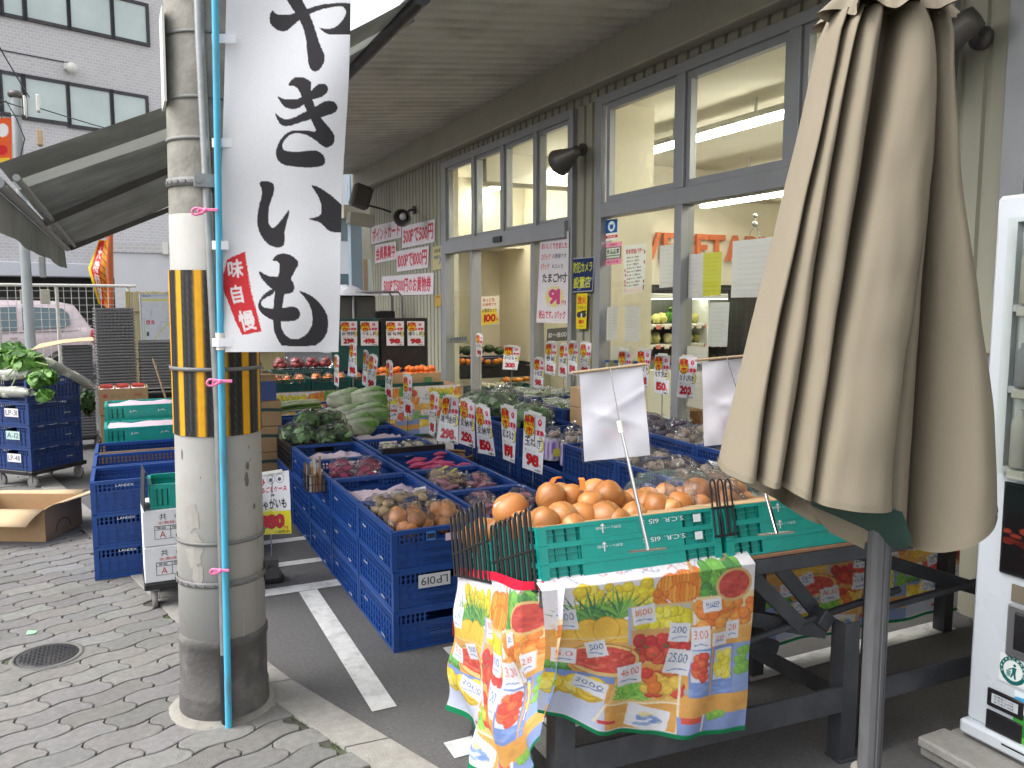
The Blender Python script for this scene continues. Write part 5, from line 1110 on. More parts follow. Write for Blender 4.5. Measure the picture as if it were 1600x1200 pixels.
SWP=mk('sweet_potato',(1.8,.62,.6),.14,1.4,tone((.44,.05,.14),.35,2.5),SKIN,spin,3,12,12)
SWD=mk('sweet_potato',(1.8,.6,.56),.14,1.4,tone((.40,.17,.22),.35,2.5),SKIN,spin,3,12,12)
def flat_(v): return (v.x,v.y,v.z*.74+(-.10*max(0,1-math.hypot(v.x,v.y)*2.2) if v.z>0 else 0))
MAND=mk('mandarin',1,.04,3,tone((.72,.20,.015),.15),SKIN,flat_)
APP=mk('apple',1,.05,2,lambda v: tuple(a*(.75+.4*noise.noise(v*4)) for a in(.42,.03,.035)),SKIN,flat_)
def persm():
    mb=vblob(1,16,10,.04,2,tone((.68,.14,.012),.15),3,flat_)
    for k in range(4):
        a=k*PI/2+.3; mb.add([(0,0,.70),(.35*math.cos(a-.45),.35*math.sin(a-.45),.72),(.52*math.cos(a),.52*math.sin(a),.74),(.35*math.cos(a+.45),.35*math.sin(a+.45),.72)],[(0,1,2,3)],0,(.10,.13,.03))
    return mb
PERS=[mesh_of(persm(),'persimmon',SKIN)]
WHT=mk('white_radish_root',(1,.8,.8),.12,2,tone((.55,.52,.38),.2))
PUMP=mk('pumpkin',1,.03,2,lambda v:tuple(x*(.75+.35*abs(math.sin(math.atan2(v.y,v.x)*5))) for x in(.04,.075,.03)),SKIN,flat_,1,20)
DARK=mk('eggplant',(1.5,.7,.7),.08,1.5,tone((.035,.015,.045),.3),SKIN)
SQ=mk('squash',1,.05,2,tone((.55,.20,.02),.2),SKIN,flat_,1)
def item(meshes,loc,r,parent,name,rot=None):
    o=bpy.data.objects.new(name,random.choice(meshes)); COL.objects.link(o); o.location=loc; o.rotation_euler=rot or (rnd(-.6,.6),rnd(-.6,.6),rnd(0,6.28)); k=r*rnd(.9,1.12); o.scale=(k,k,k); o.parent=parent; return o
def film(parent,rx,ry,rz_,seed,m=None,zc=0,knot=True,dirv=(0,0,1)):
    mb=MB(); mb.blob((0,0,zc),(rx,ry,rz_),30,18,.22,3.2,0,None,seed)
    mb.v=[(x+.010*noise.noise((x*38,y*38,seed)),y+.010*noise.noise((y*38,z*38,seed+5)),max(z,zc-rz_*.8)+.010*noise.noise((z*38,x*38,seed+9))) for x,y,z in mb.v]
    if knot:
        d=Vector(dirv).normalized(); b=Vector((d.x*rx*.9,d.y*ry*.9,zc+d.z*rz_*.9)); mb.tube([b,b+d*.015,b+d*.03],[.018,.006,.022],9,caps=False)
    return mb.build('plastic_bag',m or BAG,parent)
def bag(lab,cat,loc,kind,nm,n,r,spread,group=None,stick=None,rz=0,layers=2,film_m=None,name='produce_bag'):
    t=thing(name,lab,cat,loc,rz,group); sx,sy=spread; k=0; pts=[]
    for L in range(layers):
        q=n if L==0 else max(1,n//2)
        for i in range(q):
            for tr in range(30):
                f=(1,.55,.3)[L]; x,y=rnd(-sx,sx)*f,rnd(-sy,sy)*f; z=r*.8+L*r*1.15
                if all((x-a)**2+(y-b)**2+(z-c)**2>(1.55*r)**2 for a,b,c in pts): break
            pts.append((x,y,z)); item(kind,(x,y,z),r,t,nm)
    film(t,sx+r*1.0,sy+r*1.0,r*(1.15+.75*layers)*.72,rnd(0,99),film_m,r*(.5+.5*layers)*.8,True,(rnd(-1,1),rnd(-1,1),.8))
    if stick:
        m=MB(); z=r*(1.2+1.15*(layers-1))+r*.55; a=rnd(-.6,.6); M=Matrix.Translation((rnd(-.3,.3)*sx,rnd(-.3,.3)*sy,z))@Euler((rnd(-.5,.5),rnd(-.5,.5),a)).to_matrix().to_4x4()
        m.box(-.03,-.018,0,.03,.018,.001,0,stick,M); m.box(-.024,-.012,.0011,.024,-.004,.0014,0,(.1,.1,.12),M) ; m.build('bag_label',VC,t)
    return t
# ================================================================== crate rows
HC=.187
Y0=3.445; SP=.596
X1,X2=1.28,1.766
nmz=('bottom','middle','top'); ordn=('first','second','third','fourth','fifth','sixth','seventh')
cont1=('bagged onions','bagged potatoes','bagged red sweet potatoes','bare pink paper')
R90=PI/2
for k in range(4):
    for i in range(3):
        o=crate('blue','%s blue crate of the %s left row stack, under %s'%(nmz[i],ordn[k],cont1[k]),(X1+rnd(-.004,.004),Y0+SP*k+.295,i*HC+.001),R90,'blue crates of the left row')
        m=MB(); [m.text(tt,(xx,.2312,zz),(-1,0,0),(0,0,1),ww,.011) for tt,xx,zz,ww in(('LANDEX',.2,.098,.07),('5016',-.10,.02,.06))]; m.build('crate_lettering',WHTI,o)
        if k==0 and i==2: sticker(o,(-.2965,-.075,.135),-R90,.10,.035,(.72,.55,.62)); sticker(o,(-.2965,.045,.150),-R90,.045,.04,(.05,.2,.6),'1',name='sticker')
        if k==0 and i==1: sticker(o,(-.2968,.035,.128),-R90,.155,.062,(.62,.62,.63),'LP019',flip=True)
        if k==0 and i==0: m=MB(); m.box(-.300,-.062,.03,-.2966,-.052,.10); m.build('red_tag',REDI,o)
for k,(kd,txt) in enumerate((('black','black crate of wrapped green lettuce at the far end of the left row'),('blue','blue crate with pink paper behind the black lettuce crate'),('blue','blue crate of spring onions beside the brown cartons'))):
    for i in range(2,3):
        crate(kd,txt,(X1+(0,.09,.09)[k],Y0+SP*(4+k)+.30,i*HC+(0,-.03,.03)[k]),R90)
    for i in range(2): crate('blue',('lower ' if i==0 else 'upper ')+'blue crate under the '+('lettuce crate','pink paper crate behind the lettuce','spring onion crate')[k],(X1+(0,.09,.09)[k],Y0+SP*(4+k)+.30,i*HC),R90,'blue crates of the left row')
cont2=('purple sweet potatoes','bagged taro with yellow labels','loose red sweet potatoes','white bagged roots','pink paper only','napa cabbages','spare napa cabbages','nothing')
for k in range(8):
    for i in (range(3) if k==0 else (1,2)):
        crate('blue','%s blue crate of the %s second row stack, %s'%(nmz[i],ordn[k] if k<7 else 'eighth','topped by '+cont2[k]),(X2+rnd(-.004,.004),Y0+.02+SP*k+.295,i*HC+.001),R90,'blue crates of the second row')
m=MB(); m.bbox(1.54,Y0+.02+SP*3-.02,.545,1.99,Y0+.02+SP*3+.012,.60,.004); tag(m.build('black_divider',BLACKP),'black divider bar between the loose sweet potatoes and the white roots','divider')
# block three and four
for k,y in enumerate((3.045,3.64)):
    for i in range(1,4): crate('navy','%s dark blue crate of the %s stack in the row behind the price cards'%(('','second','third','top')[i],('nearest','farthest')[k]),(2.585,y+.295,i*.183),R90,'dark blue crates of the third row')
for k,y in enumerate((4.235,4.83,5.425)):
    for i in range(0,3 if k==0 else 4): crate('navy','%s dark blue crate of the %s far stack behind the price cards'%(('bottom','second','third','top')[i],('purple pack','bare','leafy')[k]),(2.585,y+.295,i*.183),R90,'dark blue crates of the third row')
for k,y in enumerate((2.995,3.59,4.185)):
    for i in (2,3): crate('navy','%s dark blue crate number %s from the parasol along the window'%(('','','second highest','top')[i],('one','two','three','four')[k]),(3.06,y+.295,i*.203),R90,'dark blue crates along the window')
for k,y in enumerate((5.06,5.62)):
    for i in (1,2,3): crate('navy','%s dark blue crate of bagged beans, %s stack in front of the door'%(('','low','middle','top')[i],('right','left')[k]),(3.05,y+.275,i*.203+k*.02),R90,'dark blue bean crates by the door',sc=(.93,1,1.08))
# ---- contents of the left rows
zt_=2*HC+.012
def at(x,y,z): return (x,y,z)
bag('clear bag of golden onions, left one in the nearest left row crate','bagged onions',(1.20,3.65,zt_+.095),ONI,'onion',6,.043,(.085,.09),'onion bags in the nearest crate')
bag('clear bag of golden onions, right one in the nearest left row crate','bagged onions',(1.40,3.70,zt_+.095),ONI,'onion',6,.041,(.055,.10),'onion bags in the nearest crate')
for i,(x,y,w) in enumerate(((1.17,3.94,'left'),(1.29,3.97,'middle'),(1.40,3.98,'right'))): bag('clear bag of pale potatoes, %s one behind the bagged onions'%w,'bagged potatoes',(x,y+.08,zt_+.105),POT,'potato',6,.034,(.05,.08),'potato bags',(.75,.72,.7))
for i,(x,y,w) in enumerate(((1.17,4.83,'left front'),(1.30,4.78,'right front'),(1.21,5.0,'left back'),(1.36,4.95,'right back'))): bag('clear bag of red sweet potatoes, %s of four in the left row'%w,'bagged sweet potatoes',(x,y,zt_+.135),SWP,'sweet_potato',5,.028,(.055,.06),'red sweet potato bags',(.8,.8,.8))
for (x,y,nm) in((1.28,5.5,'the fourth left row crate'),(1.37,6.72,'the crate behind the lettuce crate'),(1.766,6.15,'the crate before the napa cabbages'),(1.30,4.3,'the second left row crate')):
    m=MB(); s=rnd(0,50); m.grid(lambda u,v:(x-.2+u*.4,y-.26+v*.5,zt_+.115+.03*noise.noise((u*4+s,v*4,0))+.02*noise.noise((u*11,v*11,s))),16,16); tag(m.build('packing_paper',PAPER),'crumpled pink packing paper lining %s'%nm,'paper')
for i,(x,y,w) in enumerate(((1.64,3.78,'left'),(1.80,3.74,'middle'),(1.90,3.88,'right'),(1.70,3.94,'rear'))): bag('clear bag of dusky sweet potatoes, %s one in the nearest second row crate'%w,'bagged sweet potatoes',(x,y,zt_+.10),SWD,'sweet_potato',5,.030,(.06,.06),'dusky sweet potato bags',(.6,.5,.52) if i==1 else None)
for i,(x,y,w) in enumerate(((1.63,4.36,'left'),(1.74,4.45,'centre'),(1.85,4.34,'right'),(1.70,4.58,'rear'))): bag('clear bag of small taro with yellow label, %s one in the second row'%w,'bagged taro',(x,y,zt_+.105),POT if i%2 else SWD,'taro',6,.031,(.055,.06),'taro bags with yellow labels',(.72,.66,.12))
t=thing('sweet_potato_pile','loose red sweet potatoes filling the third crate of the second row','sweet potatoes',(1.766,4.95,zt_+.10))
for i in range(26): item(SWP,(rnd(-.17,.17),rnd(-.22,.20),.02+rnd(0,.05)),.030,t,'sweet_potato',(rnd(-.2,.2),rnd(-.2,.2),rnd(-.4,.4)))
for i,(x,y) in enumerate(((1.66,5.5),(1.78,5.45),(1.88,5.52))): bag('clear bag of white roots, %s one behind the loose sweet potatoes'%('left','middle','right')[i],'bagged roots',(x,y,zt_+.12),WHT,'white_root',4,.028,(.045,.06),'white root bags',(.7,.7,.5))
# lettuce heads
LG=[(.11,.25,.06),(.17,.34,.10),(.25,.42,.16),(.07,.17,.045)]
for i,(x,y,z,r) in enumerate(((1.16,5.93,.62,.085),(1.31,5.90,.60,.085),(1.43,5.95,.61,.09),(1.22,6.08,.69,.10),(1.37,6.12,.68,.09),(1.10,6.12,.60,.085),(1.45,6.2,.66,.09))):
    t=thing('green_lettuce','wrapped leafy green head, %s of the heap in the black crate'%('front left','front middle','front right','top left','top middle','back left','back right')[i],'lettuce',(x,y,z),rnd(0,6),'wrapped lettuces in the black crate'); m=MB()
    m.blob((0,0,0),r*.7,12,9,.2,3,0,(.05,.12,.025),i); leaves(m,(0,0,0),(r*.85,r*.85,r*.8),60,r*.75,LG,i*3+1); m.build('head',VEG,t); film(t,r*1.0,r*1.0,r*.95,i*3,BAG,0,True,(rnd(-1,1),rnd(-1,1),1))
    if i in(1,3,2,6): m=MB(); m.box(-.03,-.012,0,.03,.012,.001,0,(.03,.03,.03),Matrix.Translation((0,-r*.55,r*.80))@Matrix.Rotation(.6,4,'X')); m.box(-.02,-.003,.0011,.02,.003,.0014,0,(.7,.7,.7),Matrix.Translation((0,-r*.55,r*.80))@Matrix.Rotation(.6,4,'X')); m.build('bag_label',VC,t)
# napa cabbages
def napa(lab,loc,rz,L=.34,R=.085,tilt=0):
    t=thing('napa_cabbage',lab,'napa cabbage',loc,rz,'wrapped napa cabbages'); m=MB()
    for s in range(5):
        n,k=18,12; vs=[];cs=[]
        for i in range(n+1):
            u=i/n
            for j in range(k+1):
                a=(j/k-.5)*2.0+s*1.257; rr=R*(.55+.62*math.sin(min(1,u*1.15)*PI*.62))*(1+.10*noise.noise((u*7,a*4,s))+.05*u*noise.noise((u*26,a*16,s)))+.012*(s%2)-.010*abs(j/k-.5)
                if u>.86: rr*=1-(u-.86)*2.2
                vs.append((-L/2+L*u,rr*math.cos(a),rr*math.sin(a))); w=abs(j/k-.5)*2; g=min(1,max(0,(u*1.5-.55)+.9*max(0,w-.28)*(u*1.6)+.35*noise.noise((u*10,a*9,s)))); cs.append(tuple(x*(1-g)+y*g for x,y in zip((.70,.74,.58),(.15,.33,.06))))
        m.add(vs,[(i*(k+1)+j,i*(k+1)+j+1,(i+1)*(k+1)+j+1,(i+1)*(k+1)+j) for i in range(n) for j in range(k)],0,cs,True)
    leaves(m,(L*.42,0,0),(.05,R*.9,R*.8),34,.07,[(.14,.3,.06),(.22,.42,.12),(.09,.22,.04)],int(L*1000)+int(loc[0]*100)); o=m.build('leaves',VEG,t); m=MB(); m.blob((-L/2+.01,0,0),(.02,R*.5,R*.5),12,6,.1,2); m.build('root_end',MATS['daikon_skin'],t)
    film(t,L*.58,R*1.22,R*1.15,loc[1]*5,BAG,0,False) if int(loc[1]*100)%2 else None
    return t
for i,(px_,py_,Y,r,lab) in enumerate(((545,650,6.8,.1,'lower front'),(575,648,6.75,-.05,'lower right'),(540,625,7.0,.15,'upper left'),(575,622,6.95,.05,'upper right'),(555,664,6.45,.2,'lowest front'),(520,652,7.2,.1,'far left'))): 
    p=PY(px_,py_,Y); napa('wrapped napa cabbage, %s of the pile in the second row'%lab,p,r,.32,.078)
# spring onions
t=thing('spring_onion_bunch','bunch of spring onions lying in the blue crate beside the brown cartons','spring onions',(1.37,7.3,.60)); m=MB()
for i in range(40):
    y=rnd(-.12,.12); z=rnd(0,.07); c=(.6,.62,.45) if i%2 else (.2,.36,.08); m.tube([(-.2,y,z),(0,y+.01,z+.02),(.2,y+rnd(-.03,.03),z+rnd(-.01,.03))],.009,6,0,c)
m.build('stalks',VEG,t)
# wire basket of slips on the crate side
wb_=thing('wire_basket','small black wire basket of coloured slips hooked on the left row crates','wire basket',(1.0,4.72,.47)); m=MB()
for z in(0,.05,.10): m.tube([(-.055,0,z),(.04,0,z),(.04,.20,z),(-.055,.20,z)],.0025,5,closed=True)
for i in range(6): m.cyl((-.055,i*.04,0),(-.055,i*.04,.10),.002,None,5); m.cyl((-.055+i*.019,0,0),(-.055+i*.019,0,.1),.002,None,5)
m.build('wire_frame',BLKW,wb_); m=MB()
for i in range(0): c=random.choice([(.5,.45,.40),(.38,.32,.27),(.6,.33,.08),(.28,.18,.14),(.55,.53,.5),(.2,.2,.22)]); x_=rnd(-.045,.0); m.box(x_,.010+i*.013,.004,x_+rnd(.03,.05),.0125+i*.013,rnd(.09,.17),0,c,Matrix.Rotation(rnd(-.12,.12),4,'X')@Matrix.Rotation(rnd(-.15,.15),4,'Y'))
[m.box(-.052+i*.0165,.008+j*.04,.004,-.052+i*.0165+.0145,.011+j*.04,rnd(.085,.16)+j*.015,0,random.choice([(.5,.46,.42),(.34,.26,.2),(.42,.2,.08),(.22,.14,.11),(.16,.14,.13),(.6,.58,.55),(.3,.28,.27)]),Matrix.Rotation(rnd(-.08,.08),4,'Y')) for i in range(6) for j in range(4)]; m.build('paper_slips',VC,wb_)
# third row contents
pk=[(2.50,4.40),(2.62,4.36),(2.49,4.62),(2.64,4.60)]
for i,(x,y) in enumerate(pk):
    t=thing('vegetable_pack','purple and white printed pack of vegetables, %s of four behind the onion price card'%('front left','front right','rear left','rear right')[i],'pack',(x,y,.562),rnd(-.2,.2),'purple vegetable packs')
    m=MB(); m.grid(lambda u,v:(lambda a,z:(.055*math.cos(a)*(1-.12*z/.15+.1*noise.noise((a*2,z*20,i))),.07*math.sin(a)*(1+.1*noise.noise((a*2,z*20,i+3))),z))(u*2*PI,v*.15),24,8,0,None); m.c=[((.20,.08,.42) if (int(math.atan2(p[1],p[0])*3)%2 and p[2]<.12) else (.55,.52,.6)) if p[2]>.01 else (.3,.3,.35) for p in m.v]; m.usecol=True; m.build('pack_sleeve',PRINTG,t)
    m=MB(); m.box(-.03,-.075,.03,.02,-.0745,.08,0,(.7,.6,.08)); m.build('pack_label',VC,t)
    for j in range(5): item(TARO,(rnd(-.03,.03),rnd(-.04,.04),.15+rnd(0,.02)),.026,t,'vegetable')
    film(t,.06,.07,.05,i*7,BAG,.165)
bx=[(x,y) for y in(3.12,3.28,3.46,3.66,3.86,4.06) for x in(2.50,2.67)]
for i,(x,y) in enumerate(bx): bag('clear bag of brown taro, %s of the %s pair from the parasol'%(('left','right')[i%2],ordn[i//2]),'bagged taro',(x+rnd(-.02,.02),y+rnd(-.03,.03),.183*3+.11),TARO,'taro',5,.035,(.06,.07),'brown taro bags',(.7,.7,.7) if i%3==0 else None)
for i,(x,y) in enumerate([(x,y) for y in(3.1,3.36,3.62,3.88,4.14,4.44) for x in(2.98,3.13)]): bag('clear bag of window row produce, %s of the %s pair from the parasol'%(('left','right')[i%2],ordn[i//2]),'bagged produce',(x,y,.203*3+.13),TARO if i<8 else DARK,'produce',5,.036,(.06,.075),'bags along the window')
for i,(x,y) in enumerate(((2.55,5.0),(2.62,5.25),(2.50,5.6),(2.62,5.75),(2.55,5.95),(2.75,5.85),(2.85,6.1))):
    m=MB(); leaves(m,(0,0,0),(.14,.13,.075),85,.085,[(.06,.15,.04),(.10,.21,.06),(.15,.27,.11),(.2,.28,.17)],i+40); t=thing('leafy_bag','bag of leafy greens on the dark crates by the door, %s from the right'%ordn[i],'leafy greens',(x,y,.183*4+.055)); m.build('leaf_bunch',VEG,t); film(t,.15,.14,.085,i*11,BAG,.01)
for i,(x,y) in enumerate([(x,y) for y in(5.2,5.4,5.75,5.98) for x in(2.95,3.16)]): 
    t=thing('bean_bag','bag of pale green beans, %s of the %s pair in front of the door'%(('left','right')[i%2],ordn[i//2]),'bagged beans',(x,y,.203*3+.20+(.02 if y>5.6 else 0)),0,'bean bags by the door'); m=MB()
    for j in range(40): a=Vector((rnd(-.07,.07),rnd(-.09,.09),rnd(-.02,.03))); d=Vector((rnd(-.06,.06),rnd(-.06,.06),rnd(-.01,.02))); m.tube([a-d,a,a+d],.007,5,0,random.choice([(.20,.26,.10),(.28,.33,.16),(.14,.2,.06)]))
    m.build('beans',SKIN,t); film(t,.10,.12,.045,i*5,BAGW,.0,False)
# small printed cartons
for i in range(3):
    c=carton('cardboard_box','%s of three small printed cartons stacked beside the bean crates'%('bottom','middle','top')[i],2.86,4.84,.56+i*.14,.30,.20,.138,0,CARD,False,group='small printed cartons by the window')
    ctext(c,[('r',-.12,.02,.06,.09,0),('e',-.02,.07,.018,.045,1),('r',.03,.05,.07,.06,0),('t','茄子',.032,.06,.06,.04,1)],[REDI,BLKI],d=.10)
t=thing('wicker_basket','low brown wicker basket standing on the crates behind the price cards','basket',(2.22,5.72,.30)); m=MB(); m.lathe([(.0,0),(.14,0),(.165,.06),(.175,.12),(.168,.12),(.155,.06),(.13,.012),(0,.012)],28); m.lathe([(.168+.01*math.cos(a),.12+.01*math.sin(a)) for a in[i*PI/4 for i in range(9)]],28); m.build('basket_body',BASK,t); crate('navy','low dark blue crate under the wicker basket',(2.2,5.75,.1),R90)
q=PX(1078,664,4.15); t=thing('wicker_basket','light brown woven basket inside the window right of the mullion','basket',q); m=MB(); m.lathe([(.0,0),(.12,0),(.16,.13),(.165,.14),(.155,.14),(.115,.012),(0,.012)],28); m.build('basket_body',BASK,t); c=carton('cardboard_box','pale carton under the woven basket inside the window',q.x-.2,q.y-.25,.02,.45,.5,q.z-.021,0,CARDL)
# ================================================================== persimmon table at the back
TX0,TX1,TY,TZ=1.35,3.55,8.85,.60
tb=thing('display_table','long low table with a printed market cloth carrying persimmons and mandarins','table',((TX0+TX1)/2,TY+.35,0)); m=MB(); w=(TX1-TX0)/2; m.bbox(-w,-.35,TZ-.03,w,.35,TZ,.004); m.build('table_top',PLY,tb)
for sx in(-1,1):
    for sy in(-1,1): m=MB(); m.box(sx*(w-.05)-.02,sy*.3-.02,0,sx*(w-.05)+.02,sy*.3+.02,TZ-.0305); m.build('leg',DSTEEL,tb)
k=1477/300.
mk_=Cv(1477,1200,.30,(236,234,244))
def fr_(x0,y0,x1,y1,cols,n,r):
    for i in range(n):
        x,y=rnd(x0,x1),rnd(y0,y1); c=random.choice(cols); rr=r*rnd(.75,1.2); mk_.ell(x,y,rr,rr*rnd(.8,1),tuple(int(q*.8) for q in c)); mk_.ell(x-rr*.08,y-rr*.1,rr*.85,rr*.8,c); mk_.ell(x-rr*.25,y-rr*.3,rr*.35,rr*.25,tuple(min(255,int(q*1.12+14)) for q in c),.7)
OC=(222,152,62)
mk_.rect(0,430,1477,1160,OC); [mk_.ell(rnd(0,1477),rnd(440,1150),rnd(20,70),rnd(8,25),random.choice([(232,172,80),(206,132,48),(226,160,72)]),.6) for i in range(120)]
mk_.rect(0,900,420,1160,(190,200,232)); fr_(230,100,740,270,[(248,222,44),(240,205,40),(250,232,80)],60,44)
for cx,cy in((240,380),(330,340),(460,360),(520,330)):
    for i in range(13): a=-PI/2+(i-6)*.2; L=rnd(170,280); mk_.poly([(cx+math.cos(a)*L,cy+math.sin(a)*L),(cx-18*math.sin(a),cy+18*math.cos(a)),(cx+18*math.sin(a),cy-18*math.cos(a))],random.choice([(58,130,60),(96,164,60),(120,190,70),(40,104,64)]))
mk_.rect(80,440,560,520,(206,140,50))
for cx,cy in((150,455),(290,440),(500,445),(410,425)):
    mk_.ell(cx,cy,94,100,(196,124,30)); mk_.ell(cx,cy,88,94,(242,186,50)); 
    for i in range(-5,6): mk_.line([(cx+i*15-50,cy-65),(cx+i*15+50,cy+65)],3,(190,120,30),.7); mk_.line([(cx+i*15+50,cy-65),(cx+i*15-50,cy+65)],3,(250,210,80),.7)
mk_.rect(60,520,570,600,(222,158,76)); mk_.line([(80,520),(560,480)],8,(236,206,150))
for cx,cy,rx,ry in((850,150,95,90),(1035,150,62,110),(950,110,90,60),(940,205,110,80)):
    mk_.ell(cx,cy,rx,ry,(226,96,24))
    for i in (-3,3,-2,2,-1,1,0): mk_.ell(cx+i*rx*.25,cy,rx*.2,ry*.93*math.sqrt(1-(i*.27)**2),(206,84,24)); mk_.ell(cx+i*rx*.25,cy,rx*.155,ry*.9*math.sqrt(1-(i*.27)**2),random.choice([(240,140,40),(236,120,30),(246,160,50)]))
mk_.line([(1010,60),(1030,0)],26,(206,150,80)); fr_(760,190,830,270,[(230,110,30)],10,30)
fr_(1100,40,1330,230,[(70,150,50),(100,180,60),(50,120,50)],46,42)
mk_.rect(1040,245,1477,480,(236,206,150)); fr_(1055,300,1460,460,[(240,120,40),(246,146,52),(230,100,30)],70,42); mk_.rect(1038,465,1477,490,(226,166,90))
mk_.ell(1320,190,138,112,(214,170,100)); mk_.ell(1320,188,118,92,(196,50,44)); [mk_.ell(1320+rnd(-95,95),188+rnd(-70,70),rnd(6,26),rnd(4,14),random.choice([(214,72,60),(170,38,40),(206,60,50)]),.7) for i in range(60)]
mk_.rect(575,265,1020,480,(224,176,100)); mk_.rect(590,280,1005,440,(190,190,180)); fr_(620,310,980,415,[(238,222,40),(246,236,80),(226,206,30)],60,36); mk_.rect(575,440,1020,485,(206,150,80))
mk_.rect(560,270,582,540,(150,170,220))
mk_.rect(585,485,1000,690,(222,170,90)); fr_(610,510,980,660,[(206,40,40),(222,64,44),(190,30,40)],70,44)
for i in range(16): x,y=rnd(610,970),rnd(505,650); mk_.poly([(x-16,y),(x,y-8),(x+16,y),(x,y+6)],(60,90,50))
mk_.ell(400,662,262,130,(150,100,44)); mk_.ell(400,662,254,122,(232,190,104)); mk_.ell(400,655,225,98,(208,50,44)); [mk_.ell(400+rnd(-190,190),655+rnd(-70,70),rnd(8,40),rnd(4,18),random.choice([(226,80,64),(186,40,42),(214,60,50),(236,110,80)]),.6) for i in range(140)]
fr_(20,720,160,780,[(50,120,50),(80,160,60)],18,30); mk_.rect(10,780,480,830,(100,130,206)); fr_(10,850,380,950,[(246,206,40),(252,226,90),(236,190,40)],34,62)
mk_.poly([(440,980),(490,800),(800,740),(960,700),(950,960)],(228,180,100)); [mk_.line([(rnd(480,740),rnd(820,960)),(rnd(500,780),rnd(810,950))],13,random.choice([(100,180,50),(130,206,70),(70,150,44)])) for i in range(60)]
fr_(720,740,940,920,[(236,110,36),(246,160,50),(214,50,40),(240,190,60)],46,46)
for x0,x1,c in((1005,1165,[(214,54,40),(226,90,50)]),(1180,1345,[(240,220,50),(248,232,90)])): mk_.rect(x0,590,x1,920,(96,128,204)); mk_.rect(x0+14,610,x1-14,820,(206,214,236)); fr_(x0+40,640,x1-40,800,c,34,32); [mk_.ell(rnd(x0,x1),rnd(840,910),30,10,(130,160,224),.5) for i in range(10)]
mk_.rect(1350,590,1477,920,(120,150,214)); fr_(1380,620,1460,780,[(110,180,60)],14,34)
mk_.line([(970,600),(930,1170)],14,(240,226,196)); mk_.line([(430,980),(350,1110)],14,(240,226,196)); mk_.line([(440,985),(950,965)],12,(244,226,190))
mk_.rect(930,1050,1477,1170,(120,146,214)); mk_.rect(955,1050,1110,1090,(216,60,48)); fr_(1170,1050,1270,1075,[(120,190,60)],10,26); mk_.rect(1118,1040,1136,1170,(236,236,240)); mk_.poly([(370,1090),(510,1100),(510,1118),(372,1115)],(206,36,44))
for x0,y0,x1,y1,t,c,r in((590,265,755,400,'1800',(222,110,60),-.12),(1090,265,1225,350,'1800',(70,100,150),-.08),(270,515,415,640,'500',(60,90,150),-.25),(850,410,1000,540,'200',(60,90,150),.1),(840,595,1015,770,'25.00',(50,90,140),.15),(495,690,685,840,'46.00',(220,80,70),-.15),(1010,445,1145,600,'3.00',(220,90,80),-.05),(1160,495,1280,585,'28',(220,90,90),0),(1270,430,1375,555,'28',(220,100,90),0),(60,265,215,435,'2.00',(90,120,170),-.1),(40,590,205,715,'5.0',(220,90,90),0),(205,815,435,925,'2000',(70,90,150),.2),(600,1000,885,1165,'',(90,120,200),.2)):
    cx,cy=(x0+x1)/2,(y0+y1)/2; cc,ss=math.cos(r),math.sin(r); q=[(cx+(a-cx)*cc-(b-cy)*ss,cy+(a-cx)*ss+(b-cy)*cc) for a,b in((x0,y0),(x1,y0),(x1,y1),(x0,y1))]; mk_.poly(q,(232,234,246))
    if t: mk_.text(t,x0+15,y0+20,x1-15,y0+(y1-y0)*.58,c,0,rot=r); mk_.line([(x0+25,y1-25),(cx,y1-36),(x1-25,y1-28)],7,(90,120,190))
    else: [mk_.ell(rnd(x0+60,x1-60),rnd(y0+50,y1-40),rnd(14,40),rnd(8,22),random.choice([(110,150,214),(90,130,206),(236,220,140)]),.8) for i in range(14)]
for i in range(14): x=rnd(30,1400); mk_.line([(x,rnd(8,50)),(x+rnd(15,40),rnd(8,50)),(x+rnd(40,70),rnd(8,60))],5,random.choice([(226,120,130),(120,150,200)]))
mk_.a[:]=mk_.a*.78+np.array((.97,.95,.90))*.22; mk_.rect(0,1168,1477,1200,(30,130,84)); MARKET=mk_.done()  # pale wash mixed over the whole print stands in for the cloth's sheen
def tile(nu): return lambda u,v:((u*nu)%1.0,v*.97+.02)
zf=TZ-.03
o=sheet('table_cloth',MARKET,lambda u,v:[TX0+u*(TX1-TX0),TY-.012-.015*np.sin(u*40)*v,zf+.03-v*.56],CLOTH,None,230,70,tile(2.6)); tag(o,'market print cloth hung along the front of the persimmon table','tablecloth')
dgn=['leftmost','second','third']
for k in range(3):
    x=1.75+k*.45
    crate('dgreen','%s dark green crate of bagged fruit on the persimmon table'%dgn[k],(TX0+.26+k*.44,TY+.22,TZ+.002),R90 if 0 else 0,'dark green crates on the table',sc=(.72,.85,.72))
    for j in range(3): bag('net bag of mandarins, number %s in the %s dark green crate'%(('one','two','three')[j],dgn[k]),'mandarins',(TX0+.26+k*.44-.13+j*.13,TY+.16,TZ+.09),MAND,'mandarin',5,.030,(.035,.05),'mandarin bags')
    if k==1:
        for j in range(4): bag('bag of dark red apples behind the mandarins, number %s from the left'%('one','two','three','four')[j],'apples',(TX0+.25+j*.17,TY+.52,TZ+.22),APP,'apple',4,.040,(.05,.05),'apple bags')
crate('dgreen','long dark green crate behind the mandarins under the apples',(TX0+.5,TY+.52,TZ+.05),0,sc=(1.3,.6,.8))
